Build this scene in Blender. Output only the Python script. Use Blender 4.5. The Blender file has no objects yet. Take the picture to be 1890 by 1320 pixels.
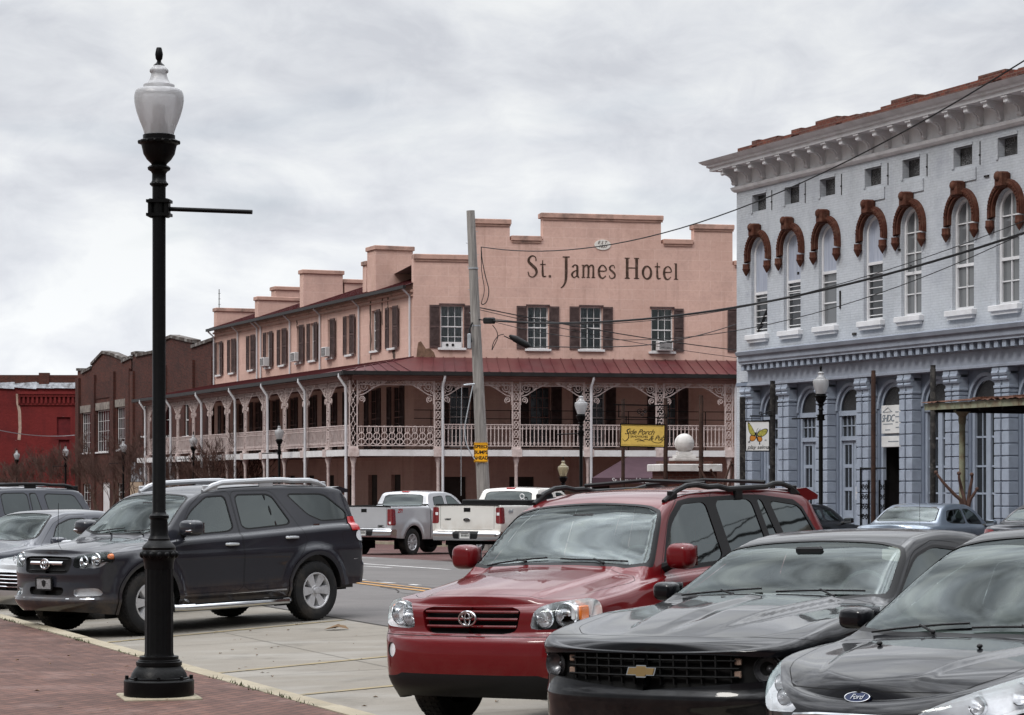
import bpy, math, random
import numpy as np
from mathutils import Vector, Matrix
from mathutils.geometry import delaunay_2d_cdt
R = math.radians
SC = bpy.context.scene
COL = SC.collection
rnd = random.Random(7)

# ------------------------------------------------------------------ camera
FPX, CX, CY, EYE = 4400.0, 945.0, 893.0, 1.8
cam_d = bpy.data.cameras.new('camera')
cam = bpy.data.objects.new('camera', cam_d)
COL.objects.link(cam)
cam.location = (0, 0, EYE)
cam.rotation_euler = (R(90), 0, 0)
cam_d.sensor_width = 36
cam_d.lens = 36 * FPX / 1890
cam_d.shift_y = (CY - 660) / 1890
cam_d.clip_start = .5
cam_d.clip_end = 4000
SC.camera = cam

# ------------------------------------------------------------------ sky, sun, exposure
SUN_EL, SUN_AZ = 46, 222          # degrees; azimuth measured clockwise from +Y (the view direction)
world = bpy.data.worlds.new('World')
SC.world = world
world.use_nodes = True
wn, wl = world.node_tree.nodes, world.node_tree.links
wn.clear()
w_out = wn.new('ShaderNodeOutputWorld')
w_sky = wn.new('ShaderNodeTexSky')
w_sky.sky_type = 'NISHITA'
w_sky.sun_disc = False
w_sky.sun_elevation = R(SUN_EL)
w_sky.sun_rotation = R(SUN_AZ)
w_sky.dust_density = 2.0
b_sky = wn.new('ShaderNodeBackground'); b_sky.inputs[1].default_value = .10
wl.new(w_sky.outputs[0], b_sky.inputs[0])
tc = wn.new('ShaderNodeTexCoord')


def w_noise(scale, detail, rough, stretch, dist=0):
    mp = wn.new('ShaderNodeMapping')
    mp.inputs['Scale'].default_value = stretch
    mp.inputs['Rotation'].default_value = (0, R(5), 0)
    wl.new(tc.outputs['Generated'], mp.inputs[0])
    n = wn.new('ShaderNodeTexNoise')
    n.inputs['Scale'].default_value = scale
    n.inputs['Detail'].default_value = detail
    n.inputs['Roughness'].default_value = rough
    n.inputs['Distortion'].default_value = dist
    wl.new(mp.outputs[0], n.inputs['Vector'])
    return n


def w_math(op, a, b):
    m = wn.new('ShaderNodeMath'); m.operation = op
    for i, v in enumerate((a, b)):
        if isinstance(v, (int, float)):
            m.inputs[i].default_value = v
        else:
            wl.new(v, m.inputs[i])
    return m.outputs[0]


n1 = w_noise(1.0, 6, .52, (9, 9, 19), .5)
n2 = w_noise(1.0, 6, .60, (24, 24, 48), .6)
mixn = w_math('ADD', w_math('MULTIPLY', n1.outputs['Fac'], .68), w_math('MULTIPLY', n2.outputs['Fac'], .32))
ramp = wn.new('ShaderNodeValToRGB')
cr_ = ramp.color_ramp
cr_.elements[0].position = .40; cr_.elements[0].color = (.625, .648, .70, 1)
cr_.elements[1].position = .61; cr_.elements[1].color = (.855, .875, .89, 1)
e_ = cr_.elements.new(.50); e_.color = (.735, .758, .80, 1)
wl.new(mixn, ramp.inputs[0])
sep = wn.new('ShaderNodeSeparateXYZ')
wl.new(tc.outputs['Generated'], sep.inputs[0])
# an overcast dome is brightest overhead and a little paler at the skyline
gain = w_math('ADD', w_math('MULTIPLY', w_math('MAXIMUM', w_math('SUBTRACT', sep.outputs['Z'], .40), 0), 7.6), 1.0)
low = w_math('MULTIPLY', w_math('MAXIMUM', w_math('SUBTRACT', .17, w_math('ABSOLUTE', sep.outputs['Z'], 0)), 0), 1.25)
n3 = w_noise(1.0, 5, .55, (3.6, 3.6, 5.0), .7)
patch = w_math('MULTIPLY', w_math('SUBTRACT', n3.outputs['Fac'], .5), w_math('MULTIPLY', w_math('MINIMUM', w_math('MAXIMUM', w_math('SUBTRACT', sep.outputs['Z'], .2), 0), .2), 19))
gain2 = w_math('MAXIMUM', w_math('MULTIPLY', w_math('ADD', gain, low), w_math('ADD', patch, 1.0)), .25)
# low sky behind the viewer dimmed, added to deepen porch shade and car reflections
def w_range(v, a, b, c, d):
    m = wn.new('ShaderNodeMapRange'); m.interpolation_type = 'SMOOTHSTEP'
    for i, q in enumerate((a, b, c, d)): m.inputs[i + 1].default_value = q
    wl.new(v, m.inputs[0]); return m.outputs[0]


az_ = w_range(sep.outputs['Y'], -.3, .65, .40, 1)
gain2 = w_math('MULTIPLY', gain2, w_math('ADD', az_, w_math('MULTIPLY', w_math('SUBTRACT', 1, az_), w_range(sep.outputs['Z'], .3, .75, 0, 1))))
b_cl = wn.new('ShaderNodeBackground')
wl.new(ramp.outputs[0], b_cl.inputs[0])
wl.new(gain2, b_cl.inputs[1])
cov = w_noise(1.0, 4, .5, (5, 5, 30), .3)
covr = wn.new('ShaderNodeMapRange')
covr.inputs[1].default_value = .58; covr.inputs[2].default_value = .74
covr.inputs[3].default_value = 1.0; covr.inputs[4].default_value = .72
wl.new(cov.outputs['Fac'], covr.inputs[0])
mixs = wn.new('ShaderNodeMixShader')
wl.new(covr.outputs[0], mixs.inputs[0])
wl.new(b_sky.outputs[0], mixs.inputs[1])
wl.new(b_cl.outputs[0], mixs.inputs[2])
wl.new(mixs.outputs[0], w_out.inputs[0])

sun_d = bpy.data.lights.new('sun', 'SUN')
sun_d.energy = 1.5
sun_d.angle = R(14)
sun_d.color = (1, .96, .9)
sun = bpy.data.objects.new('sun', sun_d)
COL.objects.link(sun)
sdir = Vector((math.sin(R(SUN_AZ)) * math.cos(R(SUN_EL)), math.cos(R(SUN_AZ)) * math.cos(R(SUN_EL)), math.sin(R(SUN_EL))))
sun.rotation_euler = sdir.to_track_quat('Z', 'Y').to_euler()
SC.view_settings.view_transform = 'Standard'
SC.view_settings.look = 'None'
SC.view_settings.exposure = 0
SC.view_settings.gamma = 1
try:
    SC.cycles.max_bounces = 7
    SC.cycles.transparent_max_bounces = 12
    SC.cycles.use_denoising = True
except Exception:
    pass

# ------------------------------------------------------------------ helpers: objects
def thing(name, label, cat, loc=(0, 0, 0), rot=0, group=None):
    o = bpy.data.objects.new(name, None)
    COL.objects.link(o)
    o.empty_display_size = .3
    o.location = loc
    o.rotation_euler = (0, 0, rot)
    tag(o, label, cat, group)
    return o


def tag(o, label, cat, group=None):
    o['label'] = label
    o['category'] = cat
    if group:
        o['group'] = group
    return o


def structure(o, kind='structure'):
    o['kind'] = kind
    return o


def root_loc(p):
    v = Vector((0, 0, 0))
    while p is not None:
        v = v + Vector(p.location)
        p = p.parent
    return v


def auto_uv(me):
    nl = len(me.loops)
    if not nl:
        return
    co = np.empty(len(me.vertices) * 3); me.vertices.foreach_get('co', co); co = co.reshape(-1, 3)
    vi = np.empty(nl, int); me.loops.foreach_get('vertex_index', vi)
    npol = len(me.polygons)
    nr = np.empty(npol * 3); me.polygons.foreach_get('normal', nr); nr = nr.reshape(-1, 3)
    lt = np.empty(npol, int); me.polygons.foreach_get('loop_total', lt)
    ln = np.repeat(nr, lt, 0)
    p = co[vi]
    h = np.hypot(ln[:, 0], ln[:, 1]) + 1e-9
    tx, ty = -ln[:, 1] / h, ln[:, 0] / h
    up = np.abs(ln[:, 2]) > .75
    u = np.where(up, p[:, 0], p[:, 0] * tx + p[:, 1] * ty)
    v = np.where(up, p[:, 1], p[:, 2])
    uv = me.uv_layers.new(name='UVMap')
    uv.data.foreach_set('uv', np.stack([u, v], 1).astype(np.float32).ravel())


class MB:
    """collects shapes; build() links them as ONE mesh object"""

    def __init__(s, M=None):
        s.v, s.f, s.m, s.sm = [], [], [], []
        s.M = M or Matrix.Identity(4)
        s.mi = 0

    def add(s, verts, faces, smooth=False, M=None):
        T = s.M if M is None else s.M @ M
        b = len(s.v)
        s.v += [tuple(T @ Vector(p)) for p in verts]
        for f in faces:
            s.f.append([b + i for i in f]); s.m.append(s.mi); s.sm.append(smooth)
        return s

    def box(s, x0, x1, y0, y1, z0, z1, M=None):
        if x1 < x0: x0, x1 = x1, x0
        if y1 < y0: y0, y1 = y1, y0
        if z1 < z0: z0, z1 = z1, z0
        return s.add([(x0, y0, z0), (x1, y0, z0), (x1, y1, z0), (x0, y1, z0), (x0, y0, z1), (x1, y0, z1), (x1, y1, z1), (x0, y1, z1)],
                     [(3, 2, 1, 0), (4, 5, 6, 7), (0, 1, 5, 4), (1, 2, 6, 5), (2, 3, 7, 6), (3, 0, 4, 7)], M=M)

    def bbox(s, x0, x1, y0, y1, z0, z1, b=.01, M=None):
        """box with chamfered vertical and top edges"""
        def ring(i, z): return [(x0 + i + b, y0 + i, z), (x1 - i - b, y0 + i, z), (x1 - i, y0 + i + b, z), (x1 - i, y1 - i - b, z), (x1 - i - b, y1 - i, z), (x0 + i + b, y1 - i, z), (x0 + i, y1 - i - b, z), (x0 + i, y0 + i + b, z)]
        v = ring(b, z0) + ring(0, z0 + b) + ring(0, z1 - b) + ring(b, z1)
        f = [tuple(range(7, -1, -1)), tuple(range(24, 32))]
        for k in range(3):
            for i in range(8):
                j = (i + 1) % 8
                f.append((k * 8 + i, k * 8 + j, k * 8 + 8 + j, k * 8 + 8 + i))
        return s.add(v, f, M=M)

    def quad(s, a, b, c, d):
        return s.add([a, b, c, d], [(0, 1, 2, 3)])

    def prism(s, poly, y0, y1, M=None):
        """polygon given as (x,z), counter-clockwise seen from -y, extruded from y0 (front) to y1"""
        n = len(poly)
        v = [(p[0], y0, p[1]) for p in poly] + [(p[0], y1, p[1]) for p in poly]
        f = [tuple(range(n)), tuple(range(2 * n - 1, n - 1, -1))]
        f += [((i + 1) % n, i, n + i, n + (i + 1) % n) for i in range(n)]
        return s.add(v, f, M=M)

    def tube(s, pts, r, n=6, M=None, cap=True, closed=False):
        P = [Vector(p) for p in pts]
        k = len(P)
        rs = r if isinstance(r, (list, tuple)) else [r] * k
        v = []
        prev = None
        for i, p in enumerate(P):
            if closed:
                t = (P[(i + 1) % k] - P[i - 1])
            else:
                t = P[min(i + 1, k - 1)] - P[max(i - 1, 0)]
            if t.length < 1e-9: t = Vector((0, 0, 1))
            t.normalize()
            if prev is None:
                a = t.orthogonal().normalized()
            else:
                a = prev - t * prev.dot(t)
                a = a.normalized() if a.length > 1e-6 else t.orthogonal().normalized()
            prev = a
            b = t.cross(a)
            for j in range(n):
                th = 2 * math.pi * j / n
                v.append(p + (a * math.cos(th) + b * math.sin(th)) * rs[i])
        f = []
        for i in range(k if closed else k - 1):
            i2 = (i + 1) % k
            for j in range(n):
                j2 = (j + 1) % n
                f.append((i * n + j, i * n + j2, i2 * n + j2, i2 * n + j))
        s.add(v, f, smooth=n > 4, M=M)
        if cap and not closed:
            s.add([v[j] for j in range(n)], [tuple(range(n - 1, -1, -1))], M=M)
            s.add([v[(k - 1) * n + j] for j in range(n)], [tuple(range(n))], M=M)
        return s

    def lathe(s, prof, n=24, c=(0, 0, 0), M=None, rib=0, nrib=0, cap=True):
        """profile of (radius, z)"""
        v, f = [], []
        for (r, z) in prof:
            for j in range(n):
                th = 2 * math.pi * j / n
                rr = r * (1 + (rib * (math.cos(nrib * th)) if nrib else 0))
                v.append((c[0] + rr * math.cos(th), c[1] + rr * math.sin(th), c[2] + z))
        for i in range(len(prof) - 1):
            for j in range(n):
                j2 = (j + 1) % n
                f.append((i * n + j, i * n + j2, (i + 1) * n + j2, (i + 1) * n + j))
        if cap and prof[0][0] > 1e-4: f.append(tuple(range(n - 1, -1, -1)))
        if cap and prof[-1][0] > 1e-4: f.append(tuple((len(prof) - 1) * n + j for j in range(n)))
        return s.add(v, f, smooth=True, M=M)

    def sphere(s, c, rx, ry=None, rz=None, n=16, m=10, M=None, e=1.0):
        ry = ry or rx; rz = rz or rx
        def pw(a): return math.copysign(abs(a) ** e, a)
        v, f = [], []
        for i in range(m + 1):
            ph = math.pi * i / m - math.pi / 2
            for j in range(n):
                th = 2 * math.pi * j / n
                v.append((c[0] + rx * pw(math.cos(ph)) * pw(math.cos(th)), c[1] + ry * pw(math.cos(ph)) * pw(math.sin(th)), c[2] + rz * pw(math.sin(ph))))
        for i in range(m):
            for j in range(n):
                j2 = (j + 1) % n
                f.append((i * n + j, i * n + j2, (i + 1) * n + j2, (i + 1) * n + j))
        return s.add(v, f, smooth=True, M=M)

    def ribbon(s, pts, y0, y1, M=None):
        """flat stroke in the x-z plane: pts of (x, z, width), extruded y0..y1"""
        n = len(pts)
        L, Rr = [], []
        for i, (x, z, w) in enumerate(pts):
            a = pts[max(i - 1, 0)]; b = pts[min(i + 1, n - 1)]
            dx, dz = b[0] - a[0], b[1] - a[1]
            d = math.hypot(dx, dz) or 1
            nx, nz = -dz / d * w / 2, dx / d * w / 2
            L.append((x + nx, z + nz)); Rr.append((x - nx, z - nz))
        for i in range(n - 1):
            s.prism([Rr[i], Rr[i + 1], L[i + 1], L[i]], y0, y1, M=M)
        return s

    def wall(s, outline, holes, w=0.0, depth=.2, smooth=False):
        """flat wall in the (s,z) plane with openings and their reveals"""
        vs, es, nn = [], [], 0
        for loop in [outline] + holes:
            k = len(loop)
            vs += [Vector((p[0], p[1])) for p in loop]
            es += [(nn + i, nn + (i + 1) % k) for i in range(k)]
            nn += k
        ov, oe, of, *_ = delaunay_2d_cdt(vs, es, [], 0, 1e-5)
        keep = []
        for f in of:
            c = sum((ov[i] for i in f), Vector((0, 0))) / len(f)
            if not inside(c, outline) or any(inside(c, h) for h in holes):
                continue
            a, b, d = (ov[f[0]], ov[f[1]], ov[f[2]])
            if (b - a).cross(d - a) < 0:
                f = f[::-1]
            keep.append(tuple(f))
        s.add([(p.x, w, p.y) for p in ov], keep)
        for h in holes:
            k = len(h)
            ar = sum(h[i][0] * h[(i + 1) % k][1] - h[(i + 1) % k][0] * h[i][1] for i in range(k))
            hh = h if ar > 0 else h[::-1]
            v = [(p[0], w, p[1]) for p in hh] + [(p[0], w + depth, p[1]) for p in hh]
            s.add(v, [(i, (i + 1) % k, k + (i + 1) % k, k + i) for i in range(k)])
        return s

    def build(s, name, mats, parent=None, local=False, sharp=35, vis=True):
        me = bpy.data.meshes.new(name)
        off = Vector((0, 0, 0)) if (parent is None or local) else root_loc(parent)
        me.from_pydata([(p[0] - off.x, p[1] - off.y, p[2] - off.z) for p in s.v], [], s.f)
        if not isinstance(mats, (list, tuple)): mats = [mats]
        for m in mats: me.materials.append(m)
        me.polygons.foreach_set('material_index', s.m)
        me.polygons.foreach_set('use_smooth', s.sm)
        me.update()
        if any(s.sm):
            me.set_sharp_from_angle(angle=R(sharp))
        auto_uv(me)
        o = bpy.data.objects.new(name, me)
        COL.objects.link(o)
        if parent is not None: o.parent = parent
        return o


def inside(c, poly):
    x, y = c[0], c[1]
    r = False
    n = len(poly)
    j = n - 1
    for i in range(n):
        xi, yi = poly[i][0], poly[i][1]
        xj, yj = poly[j][0], poly[j][1]
        if (yi > y) != (yj > y) and x < (xj - xi) * (y - yi) / (yj - yi) + xi:
            r = not r
        j = i
    return r


def rect(a, b, c, d):
    return [(a, c), (b, c), (b, d), (a, d)]


def arch(a, b, z0, z1, n=14, rise=None):
    """opening with a round head; z1 is the crown"""
    r = (b - a) / 2
    h = rise or r
    m = (a + b) / 2
    return [(a, z0), (b, z0)] + [(m + r * math.cos(math.pi * i / n), z1 - h + h * math.sin(math.pi * i / n)) for i in range(n + 1)]


def cat(pts, k=6, closed=False):
    """Catmull-Rom through points of any dimension"""
    P = [np.array(p, float) for p in pts]
    n = len(P)
    out = []
    for i in range(n if closed else n - 1):
        if closed:
            a, b, c, d = P[i - 1], P[i], P[(i + 1) % n], P[(i + 2) % n]
        else:
            a, b, c, d = P[max(i - 1, 0)], P[i], P[i + 1], P[min(i + 2, n - 1)]
        for j in range(k):
            t = j / k
            out.append(tuple(.5 * (2 * b + (c - a) * t + (2 * a - 5 * b + 4 * c - d) * t * t + (3 * b - a - 3 * c + d) * t ** 3)))
    if not closed: out.append(tuple(P[-1]))
    return out


def copy_tree(o, parent=None):
    c = o.copy()
    COL.objects.link(c)
    if parent is not None: c.parent = parent
    for ch in list(o.children):
        copy_tree(ch, c)
    return c


def text_mesh(body, size, name='lettering', shear=0.0, extrude=.004, align='CENTER', space=1.0, offset=0.0):
    cu = bpy.data.curves.new(name, 'FONT')
    cu.body = body; cu.size = size; cu.shear = shear; cu.extrude = extrude
    cu.align_x = align; cu.align_y = 'CENTER'; cu.space_character = space; cu.offset = offset
    cu.resolution_u = 3
    o = bpy.data.objects.new(name, cu)
    COL.objects.link(o)
    dg = bpy.context.evaluated_depsgraph_get()
    me = bpy.data.meshes.new_from_object(o.evaluated_get(dg))
    bpy.data.objects.remove(o)
    bpy.data.curves.remove(cu)
    v = [tuple(x.co) for x in me.vertices]
    f = [tuple(p.vertices) for p in me.polygons]
    bpy.data.meshes.remove(me)
    return v, f


# text lies in x-y; this stands it up facing -y
STAND = Matrix.Rotation(R(90), 4, 'X')

# ------------------------------------------------------------------ helpers: materials
def nt(name):
    m = bpy.data.materials.new(name)
    m.use_nodes = True
    t = m.node_tree
    b = t.nodes['Principled BSDF']
    return m, t, b


def node(t, kind, **kw):
    n = t.nodes.new('ShaderNode' + kind)
    for k, v in kw.items():
        if k.startswith('i_'):
            key = k[2:].replace('_', ' ')
            n.inputs[int(key) if key.isdigit() else key].default_value = v
        else:
            setattr(n, k, v)
    return n


def rgb(c): return (c[0], c[1], c[2], 1)


def mixc(t, fac, a, b, mode='MIX'):
    n = t.nodes.new('ShaderNodeMix'); n.data_type = 'RGBA'; n.blend_type = mode
    for sock, v in ((n.inputs[0], fac), (n.inputs[6], a), (n.inputs[7], b)):
        if isinstance(v, (int, float)): sock.default_value = v
        elif isinstance(v, tuple): sock.default_value = v if len(v) == 4 else rgb(v)
        else: t.links.new(v, sock)
    return n.outputs[2]


def noise(t, scale, detail=4, rough=.55, coord='Object', stretch=None, dist=0):
    c = node(t, 'TexCoord')
    n = node(t, 'TexNoise')
    n.inputs['Scale'].default_value = scale
    n.inputs['Detail'].default_value = detail
    n.inputs['Roughness'].default_value = rough
    n.inputs['Distortion'].default_value = dist
    if stretch:
        mp = node(t, 'Mapping')
        mp.inputs['Scale'].default_value = stretch
        t.links.new(c.outputs[coord], mp.inputs[0]); t.links.new(mp.outputs[0], n.inputs['Vector'])
    else:
        t.links.new(c.outputs[coord], n.inputs['Vector'])
    return n.outputs['Fac']


def ramp2(t, fac, p0, p1, v0=0.0, v1=1.0):
    m = node(t, 'MapRange')
    m.inputs[1].default_value = p0; m.inputs[2].default_value = p1
    m.inputs[3].default_value = v0; m.inputs[4].default_value = v1
    t.links.new(fac, m.inputs[0])
    return m.outputs[0]


def bump(t, b, h, strength=.3, dist=.02):
    n = node(t, 'Bump')
    n.inputs['Strength'].default_value = strength
    n.inputs['Distance'].default_value = dist
    t.links.new(h, n.inputs['Height'])
    t.links.new(n.outputs[0], b.inputs['Normal'])
    return n


def pm(name, col, rough=.6, metal=0, var=.18, vscale=2.5, dirt=None, dirt_amt=.5, dscale=1.2, bmp=0, bscale=60, coat=0, stretch=None, spec=None):
    m, t, b = nt(name)
    c = rgb(col)
    lo = tuple(x * (1 - var) for x in col); hi = tuple(min(1, x * (1 + var)) for x in col)
    f = ramp2(t, noise(t, vscale, 5, .6, stretch=stretch), .3, .7)
    cc = mixc(t, f, lo, hi)
    if dirt:
        d = ramp2(t, noise(t, dscale, 6, .65, stretch=stretch), .48, .68, 0, dirt_amt)
        cc = mixc(t, d, cc, dirt)
    t.links.new(cc, b.inputs['Base Color'])
    b.inputs['Roughness'].default_value = rough
    b.inputs['Metallic'].default_value = metal
    if coat: b.inputs['Coat Weight'].default_value = coat; b.inputs['Coat Roughness'].default_value = .03
    b.inputs['Specular IOR Level'].default_value = .22 if spec is None else spec
    if bmp:
        bump(t, b, noise(t, bscale, 4, .6), bmp, .02)
    return m


def brickmat(name, c1, c2, mortar, bw=.215, bh=.075, ms=.012, rough=.85, paint=None, dirt=None, dirt_amt=.5, dscale=.5, bmp=.6, offset=.5, stainv=0, moff=0.0, msmooth=.2, chip=None, chip_amt=.0):
    m, t, b = nt(name)
    uv = node(t, 'UVMap'); uv.uv_map = 'UVMap'
    br = node(t, 'TexBrick')
    br.offset = offset
    br.inputs['Color1'].default_value = rgb(c1); br.inputs['Color2'].default_value = rgb(c2)
    br.inputs['Mortar'].default_value = rgb(mortar)
    br.inputs['Scale'].default_value = 1
    br.inputs['Mortar Size'].default_value = ms
    br.inputs['Mortar Smooth'].default_value = msmooth
    br.inputs['Brick Width'].default_value = bw
    br.inputs['Row Height'].default_value = bh
    br.inputs['Bias'].default_value = moff
    t.links.new(uv.outputs[0], br.inputs['Vector'])
    col = br.outputs['Color']
    f = ramp2(t, noise(t, .7, 6, .65), .25, .75, .78, 1.16)
    col = mixc(t, 1.0, col, mixc(t, f, (0, 0, 0), (1, 1, 1)), 'MULTIPLY')
    f2 = ramp2(t, noise(t, 9, 4, .6), .3, .7, .9, 1.08)
    col = mixc(t, 1.0, col, mixc(t, f2, (0, 0, 0), (1, 1, 1)), 'MULTIPLY')
    if dirt:
        d = ramp2(t, noise(t, dscale, 7, .7), .5, .68, 0, dirt_amt)
        col = mixc(t, d, col, dirt)
    if stainv:   # rain streaks running down
        d = ramp2(t, noise(t, 1.0, 5, .6, stretch=(2.2, 2.2, .16)), .55, .75, 0, stainv)
        col = mixc(t, d, col, dirt or (.1, .09, .08))
    if chip:
        d = ramp2(t, noise(t, 2.4, 8, .75), .66, .69, 0, chip_amt)
        col = mixc(t, d, col, chip)
    t.links.new(col, b.inputs['Base Color'])
    b.inputs['Roughness'].default_value = rough
    b.inputs['Specular IOR Level'].default_value = .2
    mul = node(t, 'Math', operation='MULTIPLY_ADD')
    t.links.new(br.outputs['Fac'], mul.inputs[0]); mul.inputs[1].default_value = -1.0
    t.links.new(noise(t, 35, 5, .6), mul.inputs[2])
    bump(t, b, mul.outputs[0], bmp, .012)
    return m


def glassmat(name, tint=(.02, .025, .03), rough=.04, refl=None, wav=.15, wscale=3.0, spec=.5):
    """dark window glass: a mirror-like coat over a dark room"""
    m, t, b = nt(name)
    b.inputs['Base Color'].default_value = rgb(tint)
    b.inputs['Roughness'].default_value = rough
    b.inputs['Specular IOR Level'].default_value = spec
    b.inputs['IOR'].default_value = 1.5
    if wav: bump(t, b, noise(t, wscale, 3, .5), wav, .02)
    return m


def cleargl(name, tint=(.8, .85, .85), refl=.12, frn=1.0, trans=.75, wav=0.05):
    """see-through glass: tinted transparency under a reflection that grows at grazing angles"""
    m, t, b = nt(name)
    t.nodes.remove(b)
    out = t.nodes['Material Output']
    tr = node(t, 'BsdfTransparent'); tr.inputs[0].default_value = rgb(tuple(x * trans for x in tint))
    gl = node(t, 'BsdfGlossy'); gl.inputs['Roughness'].default_value = .02
    gl.inputs['Color'].default_value = (.88, .97, .96, 1)
    fr = node(t, 'Fresnel'); fr.inputs[0].default_value = 1.5
    ma = node(t, 'Math', operation='MULTIPLY_ADD'); ma.use_clamp = True
    t.links.new(fr.outputs[0], ma.inputs[0]); ma.inputs[1].default_value = frn; ma.inputs[2].default_value = refl
    mx = node(t, 'MixShader')
    t.links.new(ma.outputs[0], mx.inputs[0]); t.links.new(tr.outputs[0], mx.inputs[1]); t.links.new(gl.outputs[0], mx.inputs[2])
    t.links.new(mx.outputs[0], out.inputs[0])
    if wav:
        bp = node(t, 'Bump'); bp.inputs['Strength'].default_value = wav; bp.inputs['Distance'].default_value = .02
        t.links.new(noise(t, 2.0, 2, .5), bp.inputs['Height'])
        t.links.new(bp.outputs[0], gl.inputs['Normal'])
    return m


# ------------------------------------------------------------------ the street's own frame
U = Vector((-.3849, .9230, 0))     # along the street, away from us
N = Vector((.9230, .3849, 0))      # across it, towards the far side


def px_ray(px): return (px - CX) / FPX


def at(px, py, Y): return Vector(((px - CX) * Y / FPX, Y, EYE + (CY - py) * Y / FPX))


def prof(q):
    return float(np.interp(q, [-40, 5.8, 6.0, 10, 13.5, 21.3, 31, 31.2, 60], [.05, .05, -.08, .02, .09, .02, -.1, .02, .1]))


def gz(x, y):
    q = N.x * x + N.y * y
    t = U.x * x + U.y * y
    return prof(q) - .0095 * max(0.0, t - 40)


def qt(q, t, z=None):
    p = N * q + U * t
    p.z = gz(p.x, p.y) if z is None else z
    return p


def on_q(px, q):
    """ground point on the line q = const seen at pixel column px"""
    r = px_ray(px)
    Y = q / (N.y + N.x * r)
    return Vector((r * Y, Y, gz(r * Y, Y)))


class Frame:
    """a facade: s runs along it (to the right seen from outside), w inwards, z up"""

    def __init__(s, ox, oy, dx, dy):
        d = math.hypot(dx, dy)
        s.o = Vector((ox, oy, 0)); s.d = Vector((dx / d, dy / d, 0)); s.n = Vector((-dy / d, dx / d, 0))
        s.M = Matrix(((s.d.x, s.n.x, 0, ox), (s.d.y, s.n.y, 0, oy), (0, 0, 1, 0), (0, 0, 0, 1)))

    def s(s, px, w=0.0):
        r = px_ray(px)
        o = s.o + s.n * w
        return (r * o.y - o.x) / (s.d.x - s.d.y * r)

    def z(s, px, py, w=0.0):
        o = s.o + s.n * w
        Y = o.y + s.d.y * s.s(px, w)
        return EYE + (CY - py) * Y / FPX
# ------------------------------------------------------------------ materials of the setting
M_BLACKIRON = pm('black_painted_iron', (.0028, .0028, .003), .38, 0, .25, 6, bmp=.12, bscale=30, spec=.12)
M_PINK = brickmat('pink_scored_stucco', (.575, .385, .325), (.555, .368, .31), (.62, .44, .38), bw=1.02, bh=.44, ms=.012, dirt=(.30, .18, .14), dirt_amt=.45, dscale=.35, bmp=.10, stainv=.45, msmooth=.5)
M_PINKTRIM = pm('pink_stucco_cap', (.42, .265, .215), .85, var=.12, dirt=(.10, .075, .065), dirt_amt=.75, dscale=1.1, bmp=.1, bscale=20)
M_REDROOF = pm('red_metal_roofing', (.075, .017, .019), .42, .1, .16, 1.5, dirt=(.085, .04, .036), dirt_amt=.5, dscale=.8, bmp=.05, bscale=6)
M_GUTTER = pm('black_gutter', (.015, .014, .014), .5, var=.3)
M_WHITE = pm('white_trim_paint', (.58, .57, .57), .55, var=.06, dirt=(.33, .30, .28), dirt_amt=.35, dscale=2)
M_DOWNSP = pm('white_downspout', (.52, .52, .54), .4, var=.06, dirt=(.35, .33, .32), dirt_amt=.3)
M_SHUTTER = pm('brown_shutter_paint', (.072, .046, .044), .7, var=.25, vscale=5, dirt=(.14, .10, .09), dirt_amt=.4, dscale=5)
M_LACE = pm('pinkish_cast_iron', (.49, .41, .39), .6, var=.15, vscale=5, dirt=(.22, .13, .11), dirt_amt=.5, dscale=4)
M_LACEDK = pm('brown_pink_veranda_timber', (.22, .13, .115), .75, var=.2)
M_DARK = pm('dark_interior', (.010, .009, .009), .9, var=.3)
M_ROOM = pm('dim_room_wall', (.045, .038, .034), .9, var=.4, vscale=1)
M_GLASS = glassmat('old_window_glass', (.018, .02, .022), .05, wav=.25)
M_GLASSP = glassmat('painted_sky_reflection_glass', (.11, .115, .12), .05, wav=.25)  # pale sky reflection put into the pane colour; no blind is modelled
M_GLASSD = glassmat('dark_lattice_glass', (.012, .012, .013), .25, wav=.6, wscale=25, spec=.3)
M_CURTAIN = pm('pale_curtain', (.30, .29, .28), .9, var=.35, vscale=6, stretch=(3, 3, .1))
M_LETTER = pm('brown_sign_paint', (.05, .030, .021), .8, var=.3, vscale=4, dirt=(.17, .105, .085), dirt_amt=.55, dscale=5)
M_PLAQUE = pm('cream_plaque', (.62, .60, .56), .6, var=.06)
M_PATCH = pm('bare_render_patch', (.16, .095, .065), .95, var=.3, vscale=6, bmp=.5, bscale=25)
M_BLUE = brickmat('pale_blue_painted_brick', (.455, .48, .51), (.435, .458, .49), (.395, .418, .45), bw=.215, bh=.072, ms=.009, dirt=(.25, .265, .31), dirt_amt=.5, dscale=.6, bmp=.55, stainv=.3, chip=(.24, .25, .30), chip_amt=.7)
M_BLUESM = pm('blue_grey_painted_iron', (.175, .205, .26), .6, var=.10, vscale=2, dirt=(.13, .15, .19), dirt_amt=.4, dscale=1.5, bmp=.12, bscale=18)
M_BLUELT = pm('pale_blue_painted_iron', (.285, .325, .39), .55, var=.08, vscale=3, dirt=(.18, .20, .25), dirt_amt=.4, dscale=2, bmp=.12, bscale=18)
M_CORN = pm('off_white_cornice_paint', (.60, .60, .61), .6, var=.07, dirt=(.30, .29, .29), dirt_amt=.35, dscale=1.6, bmp=.12, bscale=14)
M_BLUEBOARD = pm('weathered_blue_board', (.30, .325, .39), .8, var=.14, vscale=2, stretch=(6, 6, .5), dirt=(.46, .48, .52), dirt_amt=.4)
M_RUSTARCH = pm('rust_brown_terracotta', (.068, .022, .013), .8, var=.35, vscale=7, dirt=(.16, .09, .062), dirt_amt=.4, dscale=5, bmp=.8, bscale=16)
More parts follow.
